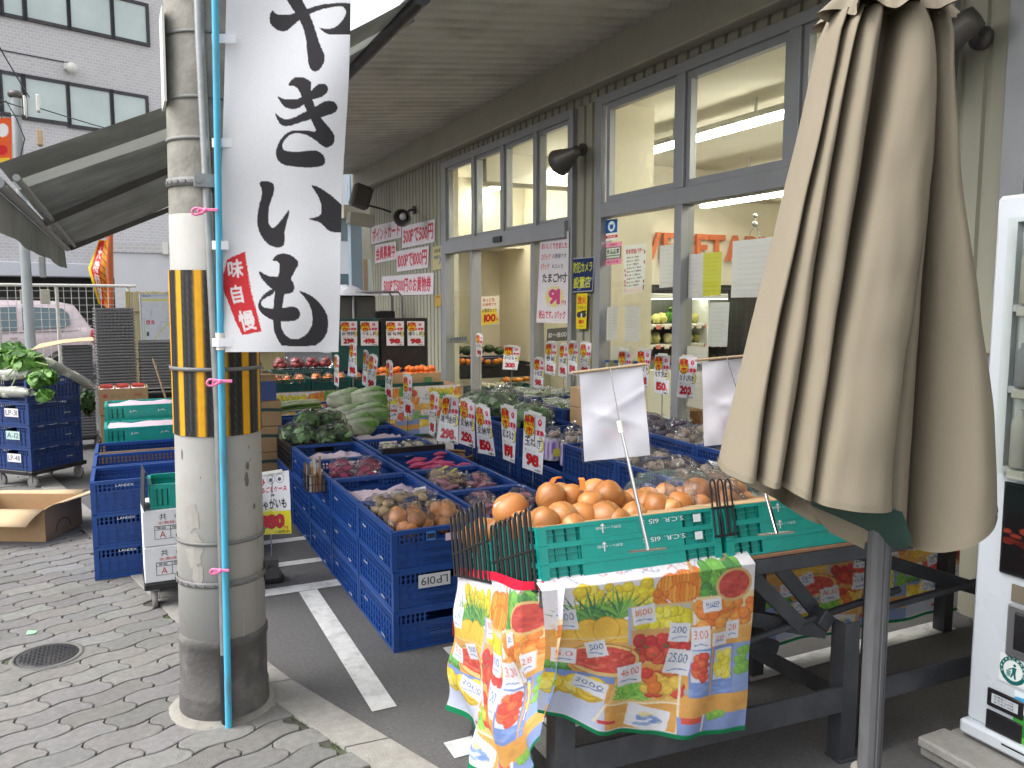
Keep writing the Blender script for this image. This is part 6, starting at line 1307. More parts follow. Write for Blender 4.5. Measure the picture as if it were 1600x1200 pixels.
for k in range(2):
    x=2.72+k*.42; c=carton('cardboard_box','%s open cardboard box of persimmons on the table'%('left','right')[k],x-.18,TY+.05,TZ+.016,.37,.28,.13,0,CARD,True)
    if k==1: ctext(c,[('r',-.02,.02,.09,.06,0)],[GRNI],d=.15)
    for i in range(4):
        for j in range(3):
            for L in range(1 if (i+j)%2 else 2):
                o=bpy.data.objects.new('persimmon',PERS[0]); COL.objects.link(o); s=.046; o.scale=(s,s,s); o.location=(x-.13+i*.088+rnd(-.008,.008),TY+.10+j*.09,TZ+.125+L*.06); o.rotation_euler=(rnd(-.5,.5),rnd(-.5,.5),rnd(0,6)); tag(o,'orange persimmon heaped in the %s open cardboard box'%('left','right')[k],'persimmon','persimmons in the %s box'%('left','right')[k])
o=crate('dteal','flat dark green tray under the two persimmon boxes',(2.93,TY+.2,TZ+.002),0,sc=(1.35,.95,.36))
# standing crates with posters
def pcard(nm,price,sub='おいしい',w=64,h=104,res=1.0):
    cv=Cv(w,h,res,(244,243,247)); cv.rect(w*.5,0,w,h*.36,(246,238,246)); sx,sy=w/64.,h/104.
    P=lambda a,b,c,d:(a*sx,b*sy,c*sx,d*sy)
    cv.ell(17*sx,24*sy,17*sx,20*sy,(60,50,30)); cv.ell(17*sx,24*sy,15.5*sx,18.5*sy,(246,214,40))
    cv.text('特売',*P(2,4,33,26),(206,34,36),3,(246,206,40),2); cv.text('市',*P(6,25,29,42),(206,40,36),3,(250,220,60),2); cv.text('お買得!',*P(29,27,62,39),(214,40,70),3)
    cv.ell(48*sx,14*sy,6*sx,6*sy,(222,54,84)); cv.ell(48*sx,13*sy,2*sx,3*sy,(246,200,214))
    cv.ell(53*sx,53*sy,11*sx,13*sy,(90,84,40)); cv.ell(52.5*sx,53*sy,10*sx,12*sy,(246,230,110)); cv.ell(48*sx,53*sy,9*sx,11*sy,(244,243,247))
    cv.text(nm,*P(3,43,58,62),(44,44,52),1); cv.text(sub,*P(6,65,44,71),(140,138,146),0); cv.line([(8*sx,73*sy),(56*sx,73*sy)],.8,(214,190,210))
    cv.text(price,*P(9,73,52,96),(216,32,44),3,(60,24,30),2); cv.text('円',*P(51,88,58,96),(206,40,50),1); cv.text('+消費税',*P(36,98,61,103),(60,58,64),0)
    return cv.done()
for k,(xa,xb,ya,yb,kd,lab) in enumerate(((524,592,498,578,'dgreen','dark green crate standing on its side with two price posters'),(597,668,497,576,'black','black crate standing on its side with two price posters'))):
    a=PY(xa,yb,9.42);b=PY(xb,ya,9.42); o=crate(kd,lab,((a.x+b.x)/2,9.43,(a.z+b.z)/2),0,sc=((b.x-a.x)/.59,(b.z-a.z)/.46,.9)); o.rotation_euler=(-R90,0,0)
    for j in range(2):
        xs=((532,559),(563,592),(603,632),(636,664))[k*2+j]; q=[PY(xs[0],502,9.41),PY(xs[1]-1,502,9.41),PY(xs[1]-1,540,9.41),PY(xs[0]+1,540,9.41)]
        tag(sheet('price_poster',pcard(('新物柿','つるし柿','富有柿','種なし柿')[k*2+j],('298','498','98','98')[k*2+j]),quad4(*q),PRINT,None,48,78),'%s price poster on the %s crate standing on its side'%(('left','right')[j],('green','black')[k]),'price poster')
for i in range(4):
    for k in range(2): crate('navy','dark blue crate at the back supporting the standing poster crates, level %s, %s side'%(('one','two','three','four')[i],('left','right')[k]),(2.5+k*.7,9.75,i*HC),0,'dark crates behind the persimmon table')
# cart with silver cover
a=PY(528,500,11.2);b=PY(587,462,11.2); ct=thing('cart','grey box cart with tube handles under a silver cover','cart',((a.x+b.x)/2,11.4,0)); hw=(b.x-a.x)/2
m=MB(); m.bbox(-hw,-.2,.35,hw,.3,b.z,.02); m.build('cart_body',mat('cart_grey',(.10,.095,.085),.6),ct)
m=MB(); z=b.z
for y in(-.22,.25): m.tube([(-hw*.2,y,.6),(-hw*.2,y,z-.02),(-hw*.1,y,z+.05),(hw*2.2,y,z+.05),(hw*2.4,y,z-.02),(hw*2.4,y,.6)],.018,8)
m.build('handle_tube',STEEL,ct)
for x in(-hw*.7,hw*.7): m=MB(); m.lathe([(0,-.02),(.1,-.02),(.1,.02),(0,.02)],16,0,None,Matrix.Translation((x,0,.1))@Matrix.Rotation(R90,4,'X')); m.build('cart_wheel',RUBBER,ct); m=MB(); m.box(x-.015,-.015,.1,x+.015,.015,.35); m.build('cart_leg',STEEL,ct)
m=MB(); m.bbox(hw*1.2,-.15,.8,hw*2.1,.2,1.42,.01); m.build('battery_box',BLACKP,ct)
m=MB(); m.grid(lambda u,v:(-hw-.05+u*(hw*2.6),-.3+v*.7,b.z+.02+.16*math.sin(min(1,u*1.3)*PI)*math.sin(v*PI)*(.8+.6*noise.noise((u*5,v*4,2)))-.03*abs(v-.5)),26,16); o=m.build('silver_cover',SILV); o.location=((a.x+b.x)/2,11.4,0); tag(o,'crumpled silver sheet draped over the grey cart','cover sheet')
# produce just inside the door
zz=PY(800,608,9.7).z; xa=PY(745,600,9.7).x
for k in range(2):
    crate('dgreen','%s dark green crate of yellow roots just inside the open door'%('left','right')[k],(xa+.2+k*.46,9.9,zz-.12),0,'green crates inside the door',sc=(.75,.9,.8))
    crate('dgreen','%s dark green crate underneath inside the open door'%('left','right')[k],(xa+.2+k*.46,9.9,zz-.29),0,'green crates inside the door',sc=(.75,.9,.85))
for i in range(7): t=thing('root_bag','yellow bagged produce number %s just inside the door'%ordn[i],'bagged roots',(xa+.06+i*.115,9.85,zz+.03+(.06 if i>3 else 0)),0,'yellow bags inside the door'); [item(WHT if i<4 else SQ,(rnd(-.05,.05),rnd(-.08,.08),rnd(0,.03)),.035,t,'yellow_root') for j in range(5)]
for k in range(2): crate('black','%s black crate of squash farther inside the door'%('left','right')[k],(xa+.3+k*.55,10.5,zz+.10),0,'black crates inside the door'); [item(MAND if k==0 else SQ,(xa+.1+k*.55+i*.08,10.42,zz+.30),.05,None,'squash') and 0 for i in range(0)]
for i in range(9):
    o=item(MAND if i<4 else SQ,(xa+.08+i*.10,10.42+rnd(-.04,.04),zz+.30+rnd(0,.04)),.052,None,'squash'); tag(o,'small orange squash in the black crates inside the door, number %s from the left'%('one','two','three','four','five','six','seven','eight','nine')[i],'squash','squashes inside the door')
for i in range(7):
    o=item(PUMP,(xa-.1+i*.17,11.0,zz+.42+rnd(0,.04)),.09,None,'pumpkin',(0,0,rnd(0,6))); tag(o,'dark green pumpkin at the back inside the door, number %s from the left'%ordn[i],'pumpkin','pumpkins inside the door')
crate('navy','left crate under the pumpkins inside the door',(xa+.15,11.0,zz+.15),0); crate('navy','right crate under the pumpkins inside the door',(xa+.8,11.0,zz+.15),0)
# ================================================================== price cards on wire stands
def pole(m,p0,p1,r=.004): m.cyl(p0,p1,r,None,7)
def price_sign(lab,q,D,nm,price,base,res=1.0,sub='おいしい',Dk=None,cvv=None):
    t=thing('price_sign',lab,'price sign'); A=cvv if cvv is not None else pcard(nm,price,sub,res=res)
    d=Dk or (D,D,D,D); pts=[PD(x,y,dd) for (x,y),dd in zip(q,d)]; f0=quad4(*pts); bend=rnd(-.02,.02); n=(Vector(pts[1])-Vector(pts[0])).cross(Vector(pts[3])-Vector(pts[0])).normalized()
    w=(Vector(pts[1])-Vector(pts[0])).length
    def f(u,v):
        b=f0(u,v); s=bend*np.sin(v*PI*1.3+.4)+.25*w*.12*np.sin(u*PI)
        return [b[i]+n[i]*s for i in range(3)]
    sheet('price_card',A,f,PRINTG,t,int(A.shape[1]*.9),int(A.shape[0]*.9))
    c=(Vector(pts[0])+Vector(pts[1]))/2; 
    m=MB(); bx_=PD(*base,D+.02) if len(base)==2 else Vector(base); top=c+FH*.012; pole(m,bx_,top+Vector((0,0,.0))); m.build('stand_rod',CHROME,t)
    m=MB(); m.bar(Vector(pts[0]).lerp(c,.4)+FH*.006+Vector((0,0,.003)),Vector(pts[1]).lerp(c,.4)+FH*.006+Vector((0,0,.003)),.012,.016); m.build('card_clip',WHITEPL,t)
    return t
price_sign('narrow turned price card at the left of the sweet potato price cards',[(672,612),(687,616),(678,683),(670,678)],5.95,'さつま芋','98',(684,705),.8)
price_sign('price card 鳴門金時 298円 above the second crate row',[(692,618),(716,622),(716,694),(682,688)],5.85,'鳴門金時','298',(690,706))
price_sign('price card 安納芋 250円 right of the 鳴門金時 card',[(720,621),(742,630),(742,701),(716,693)],5.40,'安納芋','250',(741,728))
price_sign('price card 安納芋 150円 with a curled lower edge',[(743,631),(765,637),(774,714),(746,708)],5.35,'安納芋','150',(743,732))
price_sign('price card 紅はるか 191円 between 安納芋 and 玉ねぎ',[(782,632),(808,640),(804,724),(786,717)],4.81,'紅はるか','191',(797,757),1.1)
price_sign('price card 玉ねぎ 98円, nearest of the cards on the second row',[(819,642),(853,652),(847,741),(816,730)],4.50,'玉ねぎ','98',(832,777),1.2)
price_sign('turned price card farthest left above the mandarins',[(523,554),(530,558),(529,605),(522,601)],8.6,'みかん','398',(526,640),.6)
price_sign('price card レタス hanging before the green poster crate',[(547,536),(557,538),(558,590),(543,587)],8.2,'レタス','98',(551,640),.7)
price_sign('edge on price card left of the かぶ card',[(568,547),(576,551),(573,604),(566,600)],7.75,'白菜','98',(571,655),.6)
price_sign('price card かぶ 98円 above the napa cabbages',[(578,553),(591,558),(586,613),(571,607)],7.7,'かぶ','98',(581,660),.8)
price_sign('price card 白菜 in front of the persimmon table cloth',[(604,563),(614,567),(613,628),(601,624)],7.1,'ねぎ','98',(608,672),.7)
price_sign('price card にんじん 81円 alone on its rod before the market cloth',[(630,585),(644,588),(644,653),(631,650)],6.7,'にんじん','81',(637,690),.8)
price_sign('price card 小松菜 lowest in the group by the door',[(835,559),(851,561),(848,608),(833,605)],6.35,'小松菜','98',(841,635),.8)
price_sign('price card 春菊 128円 left in the group by the door',[(853,535),(871,535),(867,587),(851,583)],6.3,'春菊','128',(860,630),.9)
price_sign('price card partly hidden left of the 三度豆 card',[(875,538),(888,538),(885,591),(872,587)],6.25,'水菜','98',(880,640),.8)
price_sign('price card 三度豆 198円 by the door',[(889,534),(904,535),(901,587),(887,584)],6.2,'三度豆','198',(895,640),.9)
price_sign('price card ピーマン, rightmost of the five by the door',[(907,535),(924,536),(921,590),(906,588)],6.15,'ピーマン','98',(914,640),.9)
price_sign('price card leftmost in front of the window, above the white blank sign',[(967,547),(988,549),(985,605),(966,602)],5.3,'きゅうり','98',(976,660),.9)
price_sign('price card peeking over the right shoulder of the white blank sign',[(995,546),(1018,547),(1012,607),(1000,605)],5.3,'トマト','98',(1008,660),.9)
price_sign('price card なすび5本 150円 left of the window mullion',[(1024,554),(1048,556),(1044,617),(1021,613)],5.2,'なすび5本','150',(1034,675),1.)
price_sign('price card なすび5本 200円 right of the window mullion',[(1061,557),(1089,558),(1085,625),(1058,620)],5.1,'なすび5本','200',(1073,685),1.1)
price_sign('small price card at the left inside the open door',[(744,521),(755,524),(753,558),(744,557)],9.6,'みかん','98',(749,610),.6)
price_sign('price card さつまいも hanging inside the open door',[(788,540),(814,542),(808,578),(785,577)],9.3,'かぼちゃ','300',(799,606),.9)
cv=Cv(64,104,1.4,(246,246,250)); cv.rect(0,66,64,104,(244,226,40)); cv.ell(24,84,26,24,(246,240,120),.6); cv.poly([(18,72),(26,62),(34,72)],(244,226,40))
for x in(29,46): cv.ell(x,11,8,8,(170,172,180)); cv.ell(x,11,6.8,6.8,(250,250,252)); cv.ell(x-1,12.5,3.4,3.4,(90,96,110))
cv.text('ひ',8,8,18,22,(206,40,66),4); cv.text('まるごとケース',2,23,58,33,(206,36,70),3); cv.text('1箱',27,36,35,41,(60,60,70),1); cv.text('じゃがいも',2,43,57,63,(50,50,62),2); cv.text('380',5,70,52,95,(216,36,60),4,(70,26,40),2); cv.text('円',50,90,58,97,(210,40,60),1); cv.text('+消費税',32,98,62,103,(70,66,60),0)
ps=price_sign('price sign of じゃがいも with two drawn eyes, on a rod behind the pole',[(398,743),(451,735),(456,833),(402,836)],4.5,'','',(423,895),1,'',None,cv.done())
m=MB(); p=PD(424,897,4.52); m.bbox(p.x-.05,p.y-.06,0,p.x+.06,p.y+.06,.05,.008); m.build('stand_foot',BLACKP,ps)
# ================================================================== display rack with onions
A0=Vector((1.045,2.0,.785)); ex=Vector((.9982,-.06,0)).normalized(); ey=Vector((.058,.97,-.235)); ey=(ey-ex*ey.dot(ex)).normalized(); ez=ex.cross(ey)
MR=Matrix((( ex.x,ey.x,ez.x,A0.x),(ex.y,ey.y,ez.y,A0.y),(ex.z,ey.z,ez.z,A0.z),(0,0,0,1)))
hx=Vector((ex.x,ex.y,0)); hy=Vector((-ex.y,ex.x,0))
def HP(x,y,z): p=Vector((A0.x,A0.y,0))+hx*x+hy*y; return (p.x,p.y,z)
def RPt(x,y,z): return tuple(MR@Vector((x,y,z)))
rk=thing('display_rack','black steel display rack with a tilted plywood top carrying onion trays','rack')
WR,DR=1.30,.66
m=MB(); m.bbox(0.0,.0,-.012,WR,DR,0,.002,0,None,MR); m.build('plywood_top',PLY,rk)
m=MB()
for y in(.002,DR-.03): m.bbox(0,y-.002,-.062,WR,y+.026,-.0122,.003,0,None,MR)
for x in(0,WR-.03): m.bbox(x,.0265,-.055,x+.03,DR-.033,-.0125,.003,0,None,MR)
m.build('top_frame',RACK,rk)
def post(x,y,z1,s=.032):
    m=MB(); a=Vector(HP(x,y,0)); b=Vector(HP(x,y,z1)); M=Matrix((( hx.x,hy.x,0,a.x),(hx.y,hy.y,0,a.y),(0,0,1,0),(0,0,0,1)))
    m.box(-s,-s,0,s,-s+.006,z1,0,None,M); m.box(-s,-s+.006,0,-s+.006,s,z1,0,None,M)
    for k in range(5): m.cyl(M@Vector((0,-s-.0006,.06+k*z1/5)),M@Vector((0,-s-.0001,.06+k*z1/5)),.006,None,8)
    m.bbox(-s-.006,-s-.006,-.0,s+.004,s+.004,.012,.002,0,None,M); return m.build('leg',RACK,rk)
post(.075,.02,.72); post(1.165,.03,.50); post(.05,DR-.03,.57); post(1.19,DR-.03,.57)
def rb(a,b,w=.045,h=.012,nm='brace',up=(0,0,1)): m=MB(); m.bar(a,b,w,h,0,None,up); return m.build(nm,RACK,rk)
rb(HP(.11,.0,.235),HP(1.13,.0,.235),.012,.09,'lower_rail'); rb(HP(.02,.03,.16),HP(.02,DR,.12),.012,.06,'side_rail'); rb(HP(1.2,.03,.2),HP(1.2,DR,.16),.012,.06,'side_rail'); rb(HP(.05,DR-.02,.20),HP(1.2,DR-.02,.20),.012,.07,'lower_rail')
rb(HP(.74,.03,.725),HP(.985,.05,.50),.012,.05); rb(HP(.90,.08,.715),HP(1.09,.10,.52),.012,.05); rb(HP(.10,.30,.69),HP(1.10,.06,.46),.03,.05); rb(HP(.10,.45,.62),HP(1.1,.30,.30),.03,.05)
m=MB(); m.cyl(HP(.55,.05,.455),HP(1.0,.06,.505),.013,None,10); m.cyl(HP(1.0,.06,.505),HP(1.5,.12,.53),.013,None,10); m.build('cross_tube',RACK,rk)
m=MB(); m.bbox(-.03,-.03,-.03,.03,.03,.03,.004,0,None,Matrix.Translation(HP(1.09,.07,.50))@Matrix.Rotation(.7,4,'Y')); m.build('hinge_block',RACK,rk)
rk2=thing('display_rack','second black steel rack beyond the parasol pole, reaching behind the vending machine','rack')
def HP2(x,y,z): p=Vector((2.36,1.93,0))+Vector((.9995,-.03,0))*x+Vector((.03,.9995,0))*y; return (p.x,p.y,z)
for (x,y,z) in((-.02,.02,.72),(1.15,.02,.72),(.0,.66,.6),(1.15,.66,.6)):
    m=MB(); a=HP2(x,y,0); m.box(a[0]-.03,a[1]-.03,0,a[0]+.03,a[1]-.024,z); m.box(a[0]-.03,a[1]-.024,0,a[0]-.024,a[1]+.03,z); m.build('leg',RACK,rk2)
for a,b,w,h in(((-.03,0,.755),(1.2,0,.755),.03,.05),((-.03,.66,.62),(1.2,.66,.62),.03,.05),((0,.0,.235),(1.2,.0,.235),.012,.08),((-.03,0,.75),(-.03,.66,.62),.03,.05),((.02,.05,.5),(1.15,.05,.56),.02,.02),((0,.3,.68),(1.1,.06,.3),.02,.05)): m=MB(); m.bar(HP2(*a),HP2(*b),w,h); m.build('rail',RACK,rk2)
m=MB(); m.add([HP2(-.03,-.01,.782),HP2(1.2,-.01,.782),HP2(1.2,.68,.648),HP2(-.03,.68,.648)],[(0,1,2,3)]); o=m.build('plywood_top',PLY,rk2); s=o.modifiers.new('s','SOLIDIFY'); s.thickness=.012
for k in range(2): crate('navy','dark blue crate standing empty on the second rack, %s one'%('left','right')[k],HP2(.35+k*.6,.33,.72),-.03,sc=(.95,1,.5)).rotation_euler=(-.19,0,-.03)
# printed cloths of the rack
Acl=MARKET
def ff(u,v):
    X=-.012+u*.738; zb=np.interp(u,[0,.12,.25,.5,.8,1],[.44,.40,.345,.285,.245,.232]); zt=.806-.0*u; d=np.clip(v,0,1); over=np.clip((.06-v)/.06,0,1)
    Z=zt*(1-d)+zb*d; Y=-.030-.012*np.sin(u*9+.6)*d-.022*np.sin(u*17+v*3)*d*d*(1-u*.5)-.006*np.sin(u*31+v*6)*d-.005*np.sin(u*4+v*13)*d-.01*d+over*.05; Z=Z+.0*over-over*.006
    X=X+.02*(1-u)*np.sin(v*5)*d-.012*u*d*0-.055*u*d*.55
    p=[A0.x+hx.x*X+hy.x*Y,A0.y+hx.y*X+hy.y*Y,Z]; return p
o=sheet('table_cloth',MARKET,ff,CLOTH,None,330,230); tag(o,'market print cloth with fruit and price tags hung on the front of the onion rack','tablecloth')
def sf(u,v):   # u: back -> front
    zt=np.interp(u,[0,.55,.8,1],[.635,.742,.775,.806]); zb=np.interp(u,[0,.3,.62,.72,.85,1],[.115,.095,.075,.085,.20,.36]); Y=.665-u*.715; wr=np.clip((u-.86)/.14,0,1)
    d=v; Z=zt*(1-d)+zb*d
    fold=.036*np.sin(u*11+v*2.4)*d+.026*np.sin(u*25-v*5+1)*d*(.3+u)+.012*np.sin(u*9-v*16)*np.sqrt(d)+.018*np.exp(-((u-.8)/.1)**2)*np.sin(v*9); X=-.03-fold*.9*(1-wr*.6)-.02*d+.085*wr*(1-.5*d)
    sag=.028*np.sin(np.clip(u/.9,0,1)*PI)*(1-d)*np.where(v<.15,1,1); Z=Z-0*sag
    return [A0.x+hx.x*X+hy.x*Y,A0.y+hx.y*X+hy.y*Y,Z]
cl2=sheet('table_cloth',MARKET,sf,CLOTH,None,210,190,lambda u,v:(np.clip(u*1.02,0,1),np.clip((v-.035)/.965,0,1))); tag(cl2,'wrinkled market print cloth with a red hem on the left side of the onion rack','tablecloth')
HEM=np.zeros((4,4,3),np.float32); HEM[:]=S(206,34,62)
sheet('red_hem',HEM,lambda u,v:(lambda p:[p[0]-.003,p[1],p[2]+.004])(sf(u*.93,v*.045)),CLOTH,cl2,120,5)
GH=HEM.copy(); GH[:]=S(24,130,84); sheet('green_hem',GH,lambda u,v:(lambda p:[p[0]-.003,p[1],p[2]-.002])(sf(u*.80,.965+v*.035)),CLOTH,cl2,120,4)
def bf(u,v): X=.95+u*1.6; Y=.72; return [A0.x+hx.x*X+hy.x*Y+0*v,A0.y+hx.y*X+hy.y*Y-.012*np.sin(u*26)*v,.60-v*.52+.0*u]
o=sheet('table_cloth',MARKET,bf,CLOTH,None,260,90,lambda u,v:((u*2.1+.35)%1.0,v*.98+.02)); tag(o,'market print cloth hanging on the far side of the racks, seen between the braces','tablecloth')
# shallow green trays
def rtray(kind,lab,x,y,z,sx=1,sy=1,txt=None,grp='green trays on the onion rack'):
    o=crate(kind,lab,(0,0,0),0,grp,'shallow_tray'); o.matrix_world=MR@Matrix.Translation((x,y,z))@Matrix.Diagonal((sx,sy,.52,1))
    if txt:
        def lt_(f): m=MB(); f(m); m.build('tray_lettering',WHTI,o)
        lt_(lambda m:m.text('S.C.R. 615 S',(.18,-.2020,.080),(-1,0,0),(0,0,-1),.150,.026,0,None,.0)); lt_(lambda m:m.text('石狩レール商組',(-.04,-.2020,.070),(-1,0,0),(0,0,-1),.085,.016))
        lt_(lambda m:m.add([(.215,-.2020,.034),(.243,-.2020,.034),(.243,-.2020,.080),(.215,-.2020,.080)],[(0,1,2,3)])); lt_(lambda m:m.add([(-.104,-.2020,.035),(-.100,-.2020,.035),(-.100,-.2020,.075),(-.094,-.2020,.075),(-.102,-.2020,.09),(-.110,-.2020,.075),(-.104,-.2020,.075)],[(0,1,2,3,4,5,6)]))
    return o
lvn=('bottom','middle','top')
for i in range(3):
    rtray('teal','%s green tray under the netted onions at the front of the rack'%lvn[i],.318,.205,.002+i*.054,1,1,i>0)
    rtray('teal','%s green tray at the back under the netted onions'%lvn[i],.318,.533,.002+i*.054,1,.62)
    rtray('teal','%s green tray at the front right under the bagged onions'%lvn[i],.965,.205,.002+i*.054,1.02,1,i>0)
    rtray('teal','%s green tray at the back right under the bagged onions'%lvn[i],.965,.533,.002+i*.054,1.02,.62)
ply=MB(); ply.box(.012,.012,.161,.625,.40,.166,0,None,MR); ply.box(.65,.012,.161,1.275,.40,.166,0,None,MR); tag(ply.build('cardboard_liner',CARD),'brown cardboard liner on the green trays below the onions','cardboard')
# black comb dividers
def comb(lab,pts,zb,zt,n,rv,r=.0026,sl=0):
    m=MB(); a,b=Vector(pts[0]),Vector(pts[1])
    for i in range(n):
        c=a.lerp(b,(i+.5)/n); d=(b-a)/n*.33; hh=zt-sl*(i+.5)/n+rnd(-.004,.004); p=[]
        for q in range(9): t=PI*q/8; p.append((c.x-d.x*math.cos(t),c.y-d.y*math.cos(t),hh-.018+.018*math.sin(t)))
        p=[(c.x-d.x,c.y-d.y,zb)]+p+[(c.x+d.x,c.y+d.y,zb)]; m.tube([MR@Vector(x) for x in p],r,6)
    for z in(zb,zb+(zt-zb)*.5): m.cyl(MR@Vector((a.x,a.y,z)),MR@Vector((b.x,b.y,z-(sl if z>zb else 0))),r*1.15,None,6)
    return tag(m.build('comb_divider',BLKW),lab,'divider')
comb('black comb divider with tall hoops at the near left corner of the onion trays',((-.012,.0,0),(-.020,.33,0)),-.012,.222,8,0,.0040,.055)
comb('black comb divider with tall hoops at the far left of the onion trays',((-.030,.33,0),(-.045,.68,0)),-.012,.252,8,0,.0040,.06)
comb('small black comb divider of three hoops between the netted and the bagged onions',((.622,.02,0),(.650,.03,0)),.09,.255,3,0) if 0 else comb('small black comb divider of three hoops between the netted and the bagged onions',((.605,.004,0),(.690,.002,0)),.075,.25,3,0,.0032)
comb('black comb divider at the far right of the bagged onion trays',((1.0,.60,0),(1.30,.52,0)),.10,.24,10,0)
# onions
def onion_pts(lst,h):
    out=[]
    for x,y,d,L,*yy in lst:
        yl_=yy[0] if yy else None
        yl=yl_ if yl_ else (.10+max(0,min(.40,(815-y)*.0085))) if L==0 else (.20+max(0,min(.25,(790-y)*.008))); p=PP(x,y,A0+hy*yl,hy); D=(p-EYE).dot(FV); out.append((p,d/2/F_*D*1.13))
    return out
HL=(.205,.262,.30)
def netbag(lab,lst,tie=None,label=None,film_=False):
    t=thing('onion_bag',lab,'bagged onions',onion_pts(lst,HL)[0][0],0,'netted onions on the rack' if not film_ else 'clear bags of onions on the rack'); c=t.location.copy()
    P_=onion_pts(lst,HL)
    for p,r in P_: item(ONI,p-c,r*1.03,t,'onion',(rnd(-1.2,1.2),rnd(-1.2,1.2),rnd(0,6)))
    if tie:
        a=PD(tie[0],tie[1],P_[0][0].dot(FH)+.04); b=PD(tie[2],tie[3],P_[0][0].dot(FH)+.05); m=MB(); w=.009; s=RV*w
        mid=a.lerp(b,.5)+Vector((0,0,.012)); pts=[]
        for q in(a,mid,b): pts+=[q-c-s,q-c+s]
        m.add(pts,[(0,1,3,2),(2,3,5,4)]); o=m.build('net_tie',mat('orange_net',(.75,.22,.03),.5) if 'orange_net' not in MATS else MATS['orange_net'],t); so=o.modifiers.new('s','SOLIDIFY'); so.thickness=.006; so.offset=0
    if label:
        x,y,wd,hh,ang=label; q=PD(x,y,P_[0][0].dot(FH)-.035)-c; m=MB(); u=RV*math.cos(ang)-Vector((0,0,1))*math.sin(ang); v=(RV*math.sin(ang)+Vector((0,0,1))*math.cos(ang)+FH*.25).normalized()
        m.quad(q-u*wd-v*hh,q+u*wd-v*hh,q+u*wd+v*hh,q-u*wd+v*hh,0,(.66,.62,.64)); e=FH*-.001
        for k in range(3): m.quad(q+e-u*wd*.8+v*hh*(.5-k*.5),q+e+u*wd*.8+v*hh*(.5-k*.5),q+e+u*wd*.8+v*hh*(.65-k*.5),q+e-u*wd*.8+v*hh*(.65-k*.5),0,((.5,.1,.12),(.3,.3,.34),(.3,.3,.34))[k])
        m.build('bag_label',VC,t)
    if film_:
        q=[p-c for p,r in P_]; ce=sum(q,Vector())/len(q); R=max((p-ce).length for p in q); m=MB(); m.blob(ce+Vector((0,0,.005)),(R+.055,R+.05,.085),30,18,.25,3.5,0,None,lst[0][0]); m.v=[tuple(Vector(v)+Vector([.012*noise.noise(Vector(v)*30+Vector((k*9,0,0))) for k in range(3)])) for v in m.v]; m.build('plastic_bag',BAG,t)
    return t
netbag('net of big onions at the near left corner with a white tag',[(798,800,54,1,.33),(820,823,48,0,.22),(850,817,48,0,.12),(777,831,42,0,.44)],None,(783,797,.012,.026,-.6))
netbag('net of onions behind the black hoops at the far left of the rack',[(738,837,32,0,.66),(757,829,34,0,.56),(750,846,32,0,.58)],None,(785,840,.022,.012,-.2))
netbag('net of onions with its orange tie standing up at the top left',[(860,778,40,1),(893,776,36,1),(876,770,30,1)],(858,760,874,746))
netbag('net of onions with a white tag in the front row centre',[(878,810,46,0),(909,808,42,0),(893,822,40,0)],None,(897,816,.024,.008,-.3))
netbag('net of onions with its tie straight up in the middle of the pile',[(922,787,38,1),(929,769,36,1),(951,775,40,1),(970,787,38,0)],(911,765,908,747),(952,790,.022,.006,.2))
netbag('net of onions in front of the steel sign rod',[(947,811,46,0),(932,800,36,0),(965,815,36,0)])
netbag('net of onions right of the steel sign rod',[(991,806,42,0),(1027,795,46,0),(1010,790,36,0)])
netbag('net of onions at the right end of the netted pile',[(1062,790,42,0),(1048,799,36,0)])
for i in range(2): netbag('net of onions at the back of the pile, %s from the left'%ordn[i],[(905+i*86,788-i*4,34,0),(926+i*80,785-i*4,32,0)])
netbag('clear bag of onions leaning on the three black hoops',[(1088,768,36,1),(1108,776,34,0),(1094,790,32,0)],None,None,True)
netbag('clear bag of onions farthest right on the rack',[(1124,768,34,1),(1148,765,32,1),(1134,787,38,0),(1164,784,32,0)],None,None,True)
netbag('clear bag of onions behind the hoops at the back right',[(1014,778,32,0),(1040,772,32,0),(1066,775,30,0)],None,None,True)
